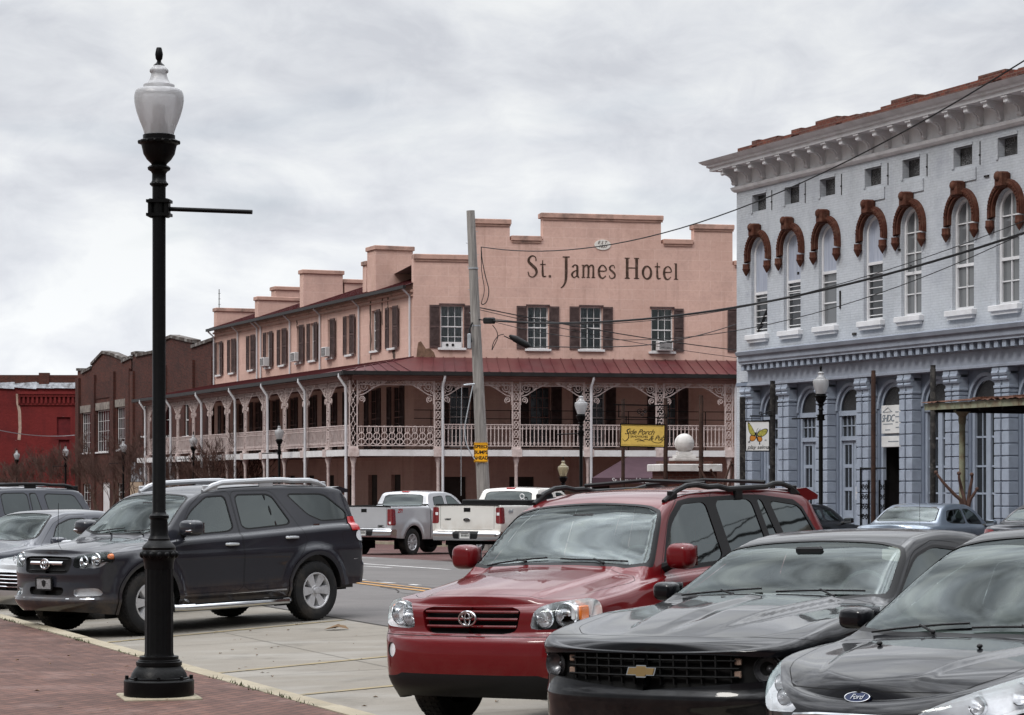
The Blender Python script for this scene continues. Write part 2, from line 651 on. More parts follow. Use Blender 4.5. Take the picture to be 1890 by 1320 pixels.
M_OLDBRICK = brickmat('old_red_brick', (.125, .034, .02), (.06, .018, .013), (.11, .07, .055), ms=.010, dirt=(.06, .035, .03), dirt_amt=.7, dscale=1.2, bmp=.7)
M_BROWNBRICK = brickmat('brown_brick', (.10, .026, .017), (.045, .014, .011), (.085, .05, .04), bw=.23, bh=.085, ms=.013, dirt=(.034, .018, .016), dirt_amt=.75, dscale=.45, bmp=.5, stainv=.25, chip=(.26, .20, .18), chip_amt=.35)
M_BROWNBRICK2 = brickmat('dark_brown_brick', (.085, .023, .016), (.036, .013, .010), (.07, .04, .033), bw=.23, bh=.085, ms=.012, dirt=(.03, .016, .014), dirt_amt=.75, dscale=.5, bmp=.5, stainv=.3, chip=(.22, .17, .15), chip_amt=.3)
M_STONECAP = pm('weathered_stone_coping', (.20, .175, .155), .9, var=.3, vscale=3, dirt=(.05, .04, .035), dirt_amt=.7, dscale=2, bmp=.4, bscale=12)
M_REDPAINT = brickmat('red_painted_brick', (.165, .021, .020), (.14, .017, .016), (.115, .015, .014), bw=.23, bh=.085, ms=.008, dirt=(.06, .010, .011), dirt_amt=.75, dscale=.3, bmp=.25, stainv=.4, chip=(.30, .19, .17), chip_amt=.85)
M_REDDK = pm('dark_red_boards', (.10, .012, .014), .8, var=.25)
M_FLASH = pm('torn_grey_flashing', (.24, .25, .27), .6, .2, .4, 3, dirt=(.06, .055, .055), dirt_amt=.9, dscale=2.5)
M_PLY = pm('plywood_sheet', (.30, .225, .16), .85, var=.15, vscale=2, stretch=(4, 4, .4))
M_PURPLE = pm('purple_canvas', (.060, .034, .043), .85, var=.12, vscale=3, bmp=.1, bscale=12)
M_RUST = pm('rusted_steel', (.034, .017, .012), .85, .1, .4, 6, dirt=(.020, .013, .012), dirt_amt=.7, dscale=4, bmp=.5, bscale=30)
M_RUSTRF = pm('rusted_sheet_roof', (.085, .036, .022), .85, .1, .45, 4, dirt=(.10, .05, .035), dirt_amt=.7, dscale=3, bmp=.6, bscale=14)
M_GREENF = pm('mouldy_green_fascia', (.22, .23, .16), .8, var=.25, vscale=4, dirt=(.13, .06, .035), dirt_amt=.8, dscale=3)
M_DKPOST = pm('dark_speckled_post', (.013, .012, .012), .8, var=.4, vscale=14, dirt=(.11, .10, .09), dirt_amt=.45, dscale=9)


def metal_lattice(name, base=(.016, .015, .015), line=(.16, .16, .165), sc=14.0):
    m, t, b = nt(name)
    uv = node(t, 'UVMap'); uv.uv_map = 'UVMap'
    vo = node(t, 'TexVoronoi'); vo.feature = 'DISTANCE_TO_EDGE'
    vo.inputs['Scale'].default_value = sc
    t.links.new(uv.outputs[0], vo.inputs['Vector'])
    f = ramp2(t, vo.outputs['Distance'], .03, .10, 1, 0)
    f2 = ramp2(t, noise(t, 3, 4), .35, .6, .1, 1)
    mm = node(t, 'Math', operation='MULTIPLY'); t.links.new(f, mm.inputs[0]); t.links.new(f2, mm.inputs[1])
    t.links.new(mixc(t, mm.outputs[0], base, line), b.inputs['Base Color'])
    b.inputs['Roughness'].default_value = .6
    return m


M_LATT = metal_lattice('pierced_iron_lattice')
M_MESHSCR = metal_lattice('wire_screened_glass', (.010, .010, .011), (.045, .046, .05), 18)

# ------------------------------------------------------------------ ground
def ground_mat(name, c1, c2, sc=.5, rough=.85, spots=None, spot_amt=.4, spot_sc=1.0, bmp=.15, bsc=80, streak=None, fine=60, fvar=.2, joints=None, frame=True):
    """streets: colour varies along and across the street; joints = (spacing along, spacing across, width)"""
    m, t, b = nt(name)
    f = ramp2(t, noise(t, sc, 6, .65), .3, .7)
    col = mixc(t, f, c1, c2)
    g = ramp2(t, noise(t, fine, 3, .6), .3, .7, 1 - fvar, 1 + fvar)
    col = mixc(t, 1.0, col, mixc(t, g, (0, 0, 0), (1, 1, 1)), 'MULTIPLY')
    if spots:
        d = ramp2(t, noise(t, spot_sc, 7, .7), .52, .68, 0, spot_amt)
        col = mixc(t, d, col, spots)
    if streak:
        mp = node(t, 'Mapping'); c = node(t, 'TexCoord')
        mp.inputs['Rotation'].default_value = (0, 0, -math.atan2(U.y, U.x) + streak[3])
        mp.inputs['Scale'].default_value = (.5, 1.2, 1)
        n = node(t, 'TexNoise'); n.inputs['Scale'].default_value = streak[1]; n.inputs['Detail'].default_value = 5
        t.links.new(c.outputs['Object'], mp.inputs[0]); t.links.new(mp.outputs[0], n.inputs['Vector'])
        d = ramp2(t, n.outputs['Fac'], .5, .66, 0, streak[2])
        col = mixc(t, d, col, streak[0])
    t.links.new(col, b.inputs['Base Color'])
    b.inputs['Roughness'].default_value = rough
    b.inputs['Specular IOR Level'].default_value = .2
    bump(t, b, noise(t, bsc, 4, .7), bmp, .01)
    return m


def paver_mat(name, c1, c2, mortar, bw, bh, rot, dirt, dirt_amt, ms=.008, bmp=.6):
    m, t, b = nt(name)
    c = node(t, 'TexCoord')
    mp = node(t, 'Mapping'); mp.inputs['Rotation'].default_value = (0, 0, rot)
    t.links.new(c.outputs['Object'], mp.inputs[0])
    br = node(t, 'TexBrick'); br.offset = .5
    for k, v in (('Color1', rgb(c1)), ('Color2', rgb(c2)), ('Mortar', rgb(mortar)), ('Scale', 1), ('Mortar Size', ms), ('Mortar Smooth', .3), ('Brick Width', bw), ('Row Height', bh)):
        br.inputs[k].default_value = v
    t.links.new(mp.outputs[0], br.inputs['Vector'])
    col = br.outputs['Color']
    f = ramp2(t, noise(t, .55, 6, .7), .25, .75, .62, 1.25)
    col = mixc(t, 1.0, col, mixc(t, f, (0, 0, 0), (1, 1, 1)), 'MULTIPLY')
    f2 = ramp2(t, noise(t, 5.5, 4, .6), .3, .7, .78, 1.18)
    col = mixc(t, 1.0, col, mixc(t, f2, (0, 0, 0), (1, 1, 1)), 'MULTIPLY')
    d = ramp2(t, noise(t, 1.1, 8, .75), .52, .7, 0, dirt_amt)
    col = mixc(t, d, col, dirt)
    sp = ramp2(t, noise(t, 11, 5, .7), .70, .74, 0, .7)
    col = mixc(t, sp, col, (.03, .02, .018))
    t.links.new(col, b.inputs['Base Color'])
    b.inputs['Roughness'].default_value = .8
    b.inputs['Specular IOR Level'].default_value = .2
    mul = node(t, 'Math', operation='MULTIPLY_ADD')
    t.links.new(br.outputs['Fac'], mul.inputs[0]); mul.inputs[1].default_value = -1.2
    t.links.new(noise(t, 14, 5, .6), mul.inputs[2])
    bump(t, b, mul.outputs[0], bmp, .012)
    return m


SANG = -math.atan2(U.y, U.x)
M_PAVER = paver_mat('red_brick_pavers', (.132, .068, .053), (.085, .044, .036), (.046, .033, .028), .21, .105, SANG + R(45), (.185, .125, .11), .6)
M_PAVER2 = paver_mat('old_red_paving', (.10, .042, .037), (.07, .031, .028), (.045, .03, .027), .21, .105, SANG, (.16, .11, .10), .5)
M_CONC = ground_mat('worn_concrete', (.150, .134, .112), (.205, .187, .16), .45, spots=(.068,.06,.05), spot_amt=.55, spot_sc=.9, streak=((.25,.24,.22), 1.0, .45, R(63)), fvar=.16)
M_CURB = ground_mat('pale_curb_concrete', (.23, .195, .14), (.30, .265, .20), 2.0, spots=(.10, .10, .07), spot_amt=.6, spot_sc=3.5, fvar=.18)
M_ASPH = ground_mat('grey_asphalt', (.095, .088, .085), (.13, .121, .117), .35, spots=(.062,.057,.055), spot_amt=.5, spot_sc=.7, fine=90, fvar=.28, bmp=.35, streak=((.14,.13,.125), .8, .4, 0))
M_EARTH = ground_mat('far_ground', (.11, .10, .07), (.16, .15, .11), .05)
M_YLINE = pm('worn_yellow_paint', (.22, .175, .10), .8, var=.2, vscale=6, dirt=(.17, .152, .12), dirt_amt=1.0, dscale=3.5)
M_OLINE = pm('yellow_centre_paint', (.36, .19, .06), .75, var=.2, vscale=6, dirt=(.12, .11, .10), dirt_amt=.6, dscale=3)
M_WLINE = pm('worn_white_paint', (.52, .51, .50), .75, var=.15, vscale=6, dirt=(.14, .13, .13), dirt_amt=.8, dscale=4)


def strip(name, q0, q1, t0, t1, m, dq=1.0, dt=2.0, lift=0.0, drop=0.0):
    nq = max(1, int(math.ceil((q1 - q0) / dq))); ntt = max(1, int(math.ceil((t1 - t0) / dt)))
    v, f = [], []
    for i in range(ntt + 1):
        for j in range(nq + 1):
            q = q0 + (q1 - q0) * j / nq; t = t0 + (t1 - t0) * i / ntt
            p = N * q + U * t
            v.append((p.x, p.y, gz(p.x, p.y) + lift))
    for i in range(ntt):
        for j in range(nq):
            a = i * (nq + 1) + j
            f.append((a, a + 1, a + nq + 2, a + nq + 1))
    mb = MB(); mb.add(v, f, smooth=True)
    return structure(mb.build(name, m))


strip('sidewalk', -45, 5.82, -60, 300, M_PAVER, 3)
strip('parking_pavement', 6.0, 10.0, -60, 300, M_CONC, 1)
strip('road', 10.0, 21.3, -60, 300, M_ASPH, 1)
strip('brick_parking', 21.3, 31.0, -60, 300, M_PAVER2, 2)
strip('far_sidewalk', 31.16, 70, -60, 300, M_PAVER2, 4)


def curb(name, q0, q1, low, t0, t1):
    mb = MB()
    t = t0
    while t < t1:
        a = rnd.uniform(-.006, .006)
        L = 3.0
        P = [qt(q, tt) for tt in (t + .006, t + L - .006) for q in (q0, q1)]
        zt = max(gz(*P[0].xy), gz(*P[1].xy)) + .012 + a
        def pz(p, dz): return (p.x, p.y, dz - .0095 * max(0, p.dot(U) - 40))
        base = max(prof(q0), prof(q1)) + .010 + a
        lo = min(prof(q0), prof(q1)) - .06
        v = [pz(P[0], lo), pz(P[1], lo), pz(P[3], lo), pz(P[2], lo), pz(P[0], base), pz(P[1], base), pz(P[3], base), pz(P[2], base)]
        mb.add(v, [(3, 2, 1, 0), (4, 5, 6, 7), (0, 1, 5, 4), (1, 2, 6, 5), (2, 3, 7, 6), (3, 0, 4, 7)])
        t += L
    return structure(mb.build(name, M_CURB))


curb('kerb', 5.82, 6.02, -.06, -12, 90)
curb('far_kerb', 31.0, 31.16, -.2, 10, 200)
mb = MB(); mb.add([(-2500, -2500, -2.2), (2500, -2500, -2.2), (2500, 2500, -2.2), (-2500, 2500, -2.2)], [(0, 1, 2, 3)])
structure(mb.build('ground', M_EARTH))


def paint(name, pts, width, m, lift=.006, step=.5):
    """a painted line over the ground through (q,t) points"""
    v, f = [], []
    P = []
    for (a, b) in zip(pts[:-1], pts[1:]):
        d = math.hypot(b[0] - a[0], b[1] - a[1]); k = max(1, int(d / step))
        P += [(a[0] + (b[0] - a[0]) * i / k, a[1] + (b[1] - a[1]) * i / k) for i in range(k)]
    P.append(pts[-1])
    for i, p in enumerate(P):
        a = P[max(i - 1, 0)]; b = P[min(i + 1, len(P) - 1)]
        dq, dt = b[0] - a[0], b[1] - a[1]; d = math.hypot(dq, dt)
        for sgn in (-1, 1):
            q, t = p[0] - sgn * dt / d * width / 2, p[1] + sgn * dq / d * width / 2
            g = N * q + U * t
            v.append((g.x, g.y, gz(g.x, g.y) + lift))
    for i in range(len(P) - 1):
        f.append((2 * i, 2 * i + 1, 2 * i + 3, 2 * i + 2))
    mb = MB(); mb.add(v, f)
    o = mb.build(name, m)
    me = o.data
    if me.polygons and me.polygons[0].normal.z < 0: me.flip_normals()
    return structure(o)


def gpix(px, py):
    """ground point under a pixel, as (q,t)"""
    Y = 30.0
    for _ in range(30):
        x = px_ray(px) * Y
        Y = (EYE - gz(x, Y)) * FPX / (py - CY)
    x = px_ray(px) * Y
    return (N.x * x + N.y * Y, U.x * x + U.y * Y)


def paint_px(name, a, b, width, m, ext0=0.0, ext1=0.0, lift=.006):
    A, B = gpix(*a), gpix(*b)
    d = (B[0] - A[0], B[1] - A[1])
    A2 = (A[0] - d[0] * ext0, A[1] - d[1] * ext0); B2 = (B[0] + d[0] * ext1, B[1] + d[1] * ext1)
    paint(name, [A2, B2], width, m, lift)


def stall(a, b):
    A, B = gpix(*a), gpix(*b)
    k = (B[1] - A[1]) / (B[0] - A[0])
    paint('parking_line', [(6.05, A[1] + k * (6.05 - A[0])), (9.95, A[1] + k * (9.95 - A[0]))], .10, M_YLINE)


stall((201, 1186), (603, 1148))
stall((446, 1238.7), (691.6, 1214.6))
stall((619, 1277), (742, 1265))
paint('centre_line', [(13.35, -40), (13.35, 200)], .11, M_OLINE)
paint('centre_line', [(13.65, -40), (13.65, 200)], .11, M_OLINE)
paint_px('lane_marking', (672, 1041), (790, 1049), .14, M_WLINE, .2, .3)
paint_px('lane_marking', (674, 1045.5), (722, 1048.5), .12, M_WLINE)
paint_px('lane_marking', (662, 1029.7), (692, 1030.2), .14, M_WLINE)
paint_px('lane_marking', (703, 1075), (727, 1076.8), .12, M_WLINE)
paint_px('lane_marking', (757, 1079.2), (773, 1080.8), .12, M_WLINE)
paint_px('lane_marking', (655, 1069.5), (673, 1071), .12, M_WLINE)

# joints, cracks and stains in the paving
M_JOINT = pm('dark_joint', (.095, .086, .073), .95, var=.3)
M_CRACK = pm('dark_crack', (.035, .031, .029), .95, var=.3)
for k in range(9):
    t0 = 9.0 + k * 4.4
    paint('pavement_joint', [(6.04, t0), (9.98, t0 + .05)], .012, M_JOINT, .004)
paint('pavement_joint', [(8.0, -20), (8.0, 90)], .010, M_JOINT, .004)
paint('pavement_joint', [(10.0, -20), (10.02, 90)], .045, M_CRACK, .005)
rg = random.Random(21)
for (q0, t0, dq, n) in ((10.6, 24, .25, 16), (12.2, 31, .1, 20), (14.6, 34, -.12, 22), (17.0, 36, .18, 14), (19.3, 40, -.2, 14), (11.2, 41, .16, 18)):
    P = [(q0, t0)]
    for i in range(n): P.append((P[-1][0] + dq * .5 + rg.uniform(-.16, .16), P[-1][1] + rg.uniform(.3, .7)))
    paint('road_crack', P, .025, M_CRACK, .004)
# ------------------------------------------------------------------ the pink hotel
A0 = (-4.22, 102.0)
FE = Frame(A0[0], A0[1], .977, .215)          # end wall, s runs right from the corner
FW = Frame(A0[0], A0[1], -U.x, -U.y)          # wing wall, s is negative away from the corner
LW = -31.6
GH = -.72                                     # ground level at the hotel
hotel = thing('hotel', 'pink stucco corner hotel with red roofs, lace iron veranda and stepped end wall', 'building', (A0[0], A0[1], GH))
ends = dict(a=[], b=[])


def ez(px, py, w=0): return FE.z(px, py, w)


# end wall outline (stepped parapet), symmetrical about px 1112
sx = [FE.s(p) for p in (763, 870, 941, 1002, 1220, 1281, 1350)]
sC = FE.s(1112); sR = 2 * sC
zlow, zmid, znot, ztop = ez(800, 478), ez(910, 413), ez(970, 444), ez(1112, 404)
outl = [(0, GH), (sR, GH), (sR, zlow), (sx[6] + .05, zlow), (sx[6] + .05, zmid), (sx[5], zmid), (sx[5], znot), (sx[4], znot), (sx[4], ztop), (sx[3], ztop), (sx[3], znot), (sx[2], znot), (sx[2], zmid), (sx[1], zmid), (sx[1], zlow), (0, zlow)]
EW = [(813, 855, 563, 642, 1, 1), (973.5, 1012, 565, 644, 1, 1), (1071, 1111, 566, 645, 1, 1), (1202, 1242, 569, 649, 0, 1), (1362, 1402, 569, 650, 1, 1)]
VW = [(830, 868, 702, 800), (978, 1016, 702, 800), (1078, 1116, 702, 800), (1215, 1250, 702, 800)]   # behind the veranda
GW = [(676, 694), (706, 724), (736, 755), (820, 856), (976, 1013)]
holes = []
ewin = []
for (a, b, t0, t1, l, r_) in EW:
    s0, s1 = FE.s(a), FE.s(b)
    z1, z0 = ez(a, t0), ez(a, t1)
    holes.append(rect(s0, s1, z0, z1)); ewin.append((s0, s1, z0, z1, l, r_))
vwin = []
for (a, b, t0, t1) in VW:
    s0, s1 = FE.s(a), FE.s(b)
    vwin.append((s0, s1, 3.35, 6.0)); holes.append(rect(s0, s1, 3.35, 6.0))
gwin = []
for s0 in (1.2, 4.2, 7.6, 11.0):
    gwin.append((s0, s0 + 1.1, -.5, 2.1)); holes.append(rect(s0, s0 + 1.1, -.5, 2.1))
mb = MB(FE.M); mb.wall(outl, holes, 0, .22)
# the parapet has a back and a thickness
mb.wall(outl[::-1], [], .45, .01)
for i in range(2, len(outl)):
    p, q_ = outl[i], outl[(i + 1) % len(outl)]
    mb.add([(p[0], 0, p[1]), (q_[0], 0, q_[1]), (q_[0], .45, q_[1]), (p[0], .45, p[1])], [(0, 1, 2, 3)])
mb.build('wall', M_PINK, hotel)
mb = MB(FE.M)
for (a, b, z) in ((0, sx[1], zlow), (sx[1] - .05, sx[2] + .06, zmid), (sx[2] + .06, sx[3] - .06, znot), (sx[3] - .1, sx[4] + .1, ztop), (sx[4] + .1, sx[5] - .06, znot), (sx[5] - .06, sx[6] + .12, zmid), (sx[6] + .12, sR, zlow)):
    mb = MB(FE.M)
    mb.bbox(a, b, -.09, .54, z - .02, z + .20, .02)
    mb.box(a + .03, b - .03, -.045, -.003, z - .10, z - .018)
    mb.build('parapet_cap', M_PINKTRIM, hotel)

# the wing
WZ = 10.35
wwin = []
wholes = []
for c in (404.5, 429, 464.5, 496, 522, 553, 577.7, 610.4, 646, 692, 725):
    s = FW.s(c)
    wwin.append((s - .45, s + .45, 7.75, 9.55)); wholes.append(rect(s - .45, s + .45, 7.75, 9.55))
wlow = []
for k in range(10):
    s = -2.2 - k * 3.05
    wlow.append((s - .55, s + .55, 3.35, 6.05)); wholes.append(rect(s - .55, s + .55, 3.35, 6.05))
    wholes.append(rect(s - .6, s + .6, -.5, 2.2))
mb = MB(FW.M); mb.wall(rect(LW, 0, GH, WZ), wholes, 0, .22)
mb.box(LW - .02, LW + .3, .02, 9, GH, WZ)
mb.build('wall', M_PINK, hotel)
mb = MB(FW.M)
mb.box(LW, -.02, -.10, -.003, WZ - .34, WZ - .24)
mb.box(LW, -.02, -.06, -.003, WZ - .52, WZ - .46)
mb.build('cornice', M_PINKTRIM, hotel)
mb = MB(FW.M)
mb.add([(LW, -.35, WZ - .06), (0, -.35, WZ - .06), (0, 6.5, WZ + 2.3), (LW, 6.5, WZ + 2.3)], [(0, 1, 2, 3)])
mb.add([(LW, 6.5, WZ + 2.3), (0, 6.5, WZ + 2.3), (0, 13, WZ), (LW, 13, WZ)], [(0, 1, 2, 3)])
k = LW + .2
while k < -.1:      # standing seams
    mb.add([(k, -.35, WZ - .06), (k + .03, -.35, WZ - .06), (k + .03, 6.5, WZ + 2.3), (k, 6.5, WZ + 2.3), (k, -.35, WZ - .02), (k + .03, -.35, WZ - .02), (k + .03, 6.5, WZ + 2.34), (k, 6.5, WZ + 2.34)], [(4, 5, 6, 7), (0, 1, 5, 4), (3, 0, 4, 7), (1, 2, 6, 5)])
    k += .5
roof = mb.build('roof', M_REDROOF, hotel)
mb = MB(FW.M); mb.box(LW - .05, 0, -.48, -.35, WZ - .20, WZ - .06); mb.build('gutter', M_GUTTER, hotel)


def firewall(s, steps, th=.9):
    """stepped chimney wall crossing the roof; steps of (w0, w1, top)"""
    mb = MB(FW.M); mc = MB(FW.M)
    skew = Matrix(((1, 0, 0, 0), (0, 1, 0, 0), (0, 0, 1, 0), (0, 0, 0, 1)))
    for (w0, w1, zt) in steps:
        mb.box(s - th, s, w0, w1, WZ - .3, zt)
        mc.bbox(s - th - .07, s + .07, w0 - .07, w1 + .07, zt + .002, zt + .2, .02)
    ch = mb.build('chimney', M_PINK, hotel)
    mc.build('chimney_cap', M_PINKTRIM, ch)


firewall(-4.8, [(-.02, 1.75, 12.25)], 1.15)
firewall(-7.0, [(.3, 3.2, 11.75)], .5)
firewall(-15.4, [(-.02, 2.0, 12.05), (2.1, 4.3, 11.65)], .6)
firewall(-23.1, [(-.02, 3.2, 11.3), (3.25, 5.5, 11.2)], .6)
firewall(-26.0, [(1.8, 3.9, 12.1)], .8)
firewall(-31.0, [(-.02, 4.6, 11.25)], .6)


def sash(F, parent, s0, s1, z0, z1, nx, nz, w=.10, curtain=0, sill=True, fm=None, mat_glass=None, meet=True):
    """window > frame bars, pane, sill; glass set back inside the opening"""
    fm = fm or M_WHITE
    mb = MB(F.M); f = .055
    mb.box(s0 + .002, s0 + f, w, w + .07, z0 + .002, z1 - .002); mb.box(s1 - f, s1 - .002, w, w + .07, z0 + .002, z1 - .002)
    mb.box(s0 + f, s1 - f, w, w + .07, z1 - f, z1 - .002); mb.box(s0 + f, s1 - f, w, w + .07, z0 + .002, z0 + f)
    if meet: mb.box(s0 + f, s1 - f, w - .01, w + .05, (z0 + z1) / 2 - .025, (z0 + z1) / 2 + .025)
    for i in range(1, nx):
        x = s0 + f + (s1 - s0 - 2 * f) * i / nx
        mb.box(x - .012, x + .012, w + .012, w + .045, z0 + f, z1 - f)
    for i in range(1, nz):
        z = z0 + f + (z1 - z0 - 2 * f) * i / nz
        if meet and abs(z - (z0 + z1) / 2) < .04: continue
        mb.box(s0 + f, s1 - f, w + .014, w + .043, z - .012, z + .012)
    o = mb.build('window', fm, parent)
    mp = MB(F.M); mp.quad((s0 + f, w + .035, z0 + f), (s1 - f, w + .035, z0 + f), (s1 - f, w + .035, z1 - f), (s0 + f, w + .035, z1 - f))
    if curtain:
        mp.build('pane', M_CLEARW, o)
        mk = MB(F.M)
        for (a, b) in curtain:
            n = 14
            xs = [s0 + f + (s1 - s0 - 2 * f) * (a + (b - a) * i / n) for i in range(n + 1)]
            for i in range(n):
                w0, w1 = w + .10 + .025 * math.sin(i * 2.1), w + .10 + .025 * math.sin((i + 1) * 2.1)
                mk.quad((xs[i], w0, z0 + f), (xs[i + 1], w1, z0 + f), (xs[i + 1], w1, z1 - f), (xs[i], w0, z1 - f))
        mk.build('curtain', M_CURTAIN, o)
        mk = MB(F.M); mk.box(s0 - .05, s1 + .05, w + .3, w + .34, z0 - .05, z1 + .05); mk.build('dark_room', M_DARK, o)
    else:
        mp.build('pane', mat_glass or M_GLASS, o)
    if sill:
        ms = MB(F.M); ms.bbox(s0 - .12, s1 + .12, -.10, .09, z0 - .10, z0, .01); ms.build('sill', M_WHITE, o)
    return o


M_CLEARW = cleargl('clear_window_glass', (.8, .85, .85), .06, 1.0, .8)


def shutter(F, parent, x0, x1, z0, z1, w=-.05, tilt=0.0):
    mb = MB(F.M)
    T = Matrix.Identity(4)
    if tilt:
        T = Matrix.Translation((x0 if tilt < 0 else x1, w, 0)) @ Matrix.Rotation(tilt, 4, 'Z') @ Matrix.Translation((-(x0 if tilt < 0 else x1), -w, 0))
    t = .05
    mb.box(x0, x0 + t, w, w + .045, z0, z1, M=T); mb.box(x1 - t, x1, w, w + .045, z0, z1, M=T)
    for z in (z0, (z0 + z1) / 2 - .05, z1 - .09):
        mb.box(x0 + t, x1 - t, w + .002, w + .043, z, z + .09, M=T)
    z = z0 + .12
    while z < z1 - .1:
        if abs(z - (z0 + z1) / 2) > .06:
            mb.add([(x0 + t, w + .004, z - .012), (x1 - t, w + .004, z - .012), (x1 - t, w + .04, z + .03), (x0 + t, w + .04, z + .03)], [(0, 1, 2, 3)], M=T)
        z += .052
    mb.box(x0 + t, x1 - t, w + .041, w + .045, z0, z1, M=T)
    return mb.build('shutter', M_SHUTTER, parent)


def aircon(F, parent, s0, s1, z0, h=.42):
    mb = MB(F.M)
    mb.bbox(s0, s1, -.38, .06, z0, z0 + h, .015)
    mb.mi = 1; mb.box(s0 + .05, s1 - .05, -.386, -.375, z0 + .05, z0 + h - .05)
    mb.mi = 0
    for i in range(8):
        z = z0 + .07 + i * (h - .14) / 8
        mb.box(s0 + .05, s1 - .05, -.392, -.388, z, z + .012)
    return mb.build('air_conditioner', [M_WHITE, M_DARK], parent)


for i, (s0, s1, z0, z1, l, r_) in enumerate(ewin):
    cu = [[(.0, .30), (.34, .98)], [(.25, .62), (.66, 1)], [(.05, .2)], [(.5, .9)], []][i]
    o = sash(FE, hotel, s0, s1, z0, z1, 3, 4, curtain=cu or None)
    mb = MB(FE.M); mb.box(s0 - .06, s1 + .06, -.06, -.003, z1 + .0, z1 + .07); mb.build('lintel', M_SHUTTER, o)
    if l: shutter(FE, o, s0 - .48, s0 - .03, z0, z1)
    if r_: shutter(FE, o, s1 + .03, s1 + .48, z0, z1)
    if i == 3: aircon(FE, o, s0 + .22, s1 - .1, z0 + .03)
    if i == 0:
        mb = MB(FE.M); mb.box(s0 + .06, s1 - .06, .05, .1, z0 + .01, z0 + .26)
        mb.mi = 1
        for dx in (.3, .55): mb.tube([(s0 + dx, .049, z0 + .13), (s0 + dx, .03, z0 + .13)], .06, 10)
        mb.build('window_board', [M_WHITE, M_DARK], o)
for i, (s0, s1, z0, z1) in enumerate(vwin):
    o = sash(FE, hotel, s0, s1, z0, z1, 3, 6, fm=M_LACEDK if i % 2 else M_WHITE, sill=False)
    shutter(FE, o, s0 - .5, s0 - .03, z0, z1); shutter(FE, o, s1 + .03, s1 + .5, z0, z1)
mb = MB(FE.M)
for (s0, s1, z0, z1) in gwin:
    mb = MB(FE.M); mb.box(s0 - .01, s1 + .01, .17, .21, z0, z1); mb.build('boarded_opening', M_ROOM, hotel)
for i, (s0, s1, z0, z1) in enumerate(wwin):
    o = sash(FW, hotel, s0, s1, z0, z1, 2, 4, w=.12)
    hide = i in (5, 7, 9)
    if not hide: shutter(FW, o, s0 - .46, s0 - .02, z0, z1, tilt=0)
    shutter(FW, o, s1 + .02, s1 + .46, z0, z1, w=-.12, tilt=R(12) if i % 3 else 0)
    if i in (3, 5, 7): aircon(FW, o, s0 + .1, s1 - .1, z0 + .03, .45)
for (s0, s1, z0, z1) in wlow:
    o = sash(FW, hotel, s0, s1, z0, z1, 2, 5, sill=False, fm=M_LACEDK)
    shutter(FW, o, s0 - .55, s0 - .02, z0, z1); shutter(FW, o, s1 + .02, s1 + .55, z0, z1)
mb = MB(FW.M)
for k in range(10):
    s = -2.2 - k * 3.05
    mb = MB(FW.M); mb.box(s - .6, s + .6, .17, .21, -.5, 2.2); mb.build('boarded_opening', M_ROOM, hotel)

# stains and the bare patch in the stucco
mb = MB(FE.M)
z0, z1 = ez(783, 661), ez(783, 630)
mb.prism([(FE.s(768), z0 - .1), (FE.s(806), z0 - .1), (FE.s(801), z0 + .25), (FE.s(793), z0 + .42), (FE.s(786), z0 + .40), (FE.s(777), z1), (FE.s(772), z1 - .05), (FE.s(770), z0 + .4)], -.006, .0)
mb.build('bare_patch', M_PATCH, hotel)

M_STAIN = pm('dark_damp_stain', (.085, .058, .048), .9, var=.5, vscale=5, stretch=(4, 4, .6))
for (px, y0_, y1_, w_) in ((684, 552, 664, .34), (706, 548, 600, .22), (716, 545, 575, .2), (727, 640, 664, .5), (548, 590, 606, .2)):
    s = FW.s(px); za, zb_ = FW.z(px, y1_), FW.z(px, y0_)
    mb = MB(FW.M)
    mb.ribbon([(s + rnd.uniform(-.05, .05), zb_ + (za - zb_) * i / 9, w_ * rnd.uniform(.45, 1.1) * (1 - .05 * i)) for i in range(10)], -.007, -.001)
    mb.build('water_stain', M_STAIN, hotel)

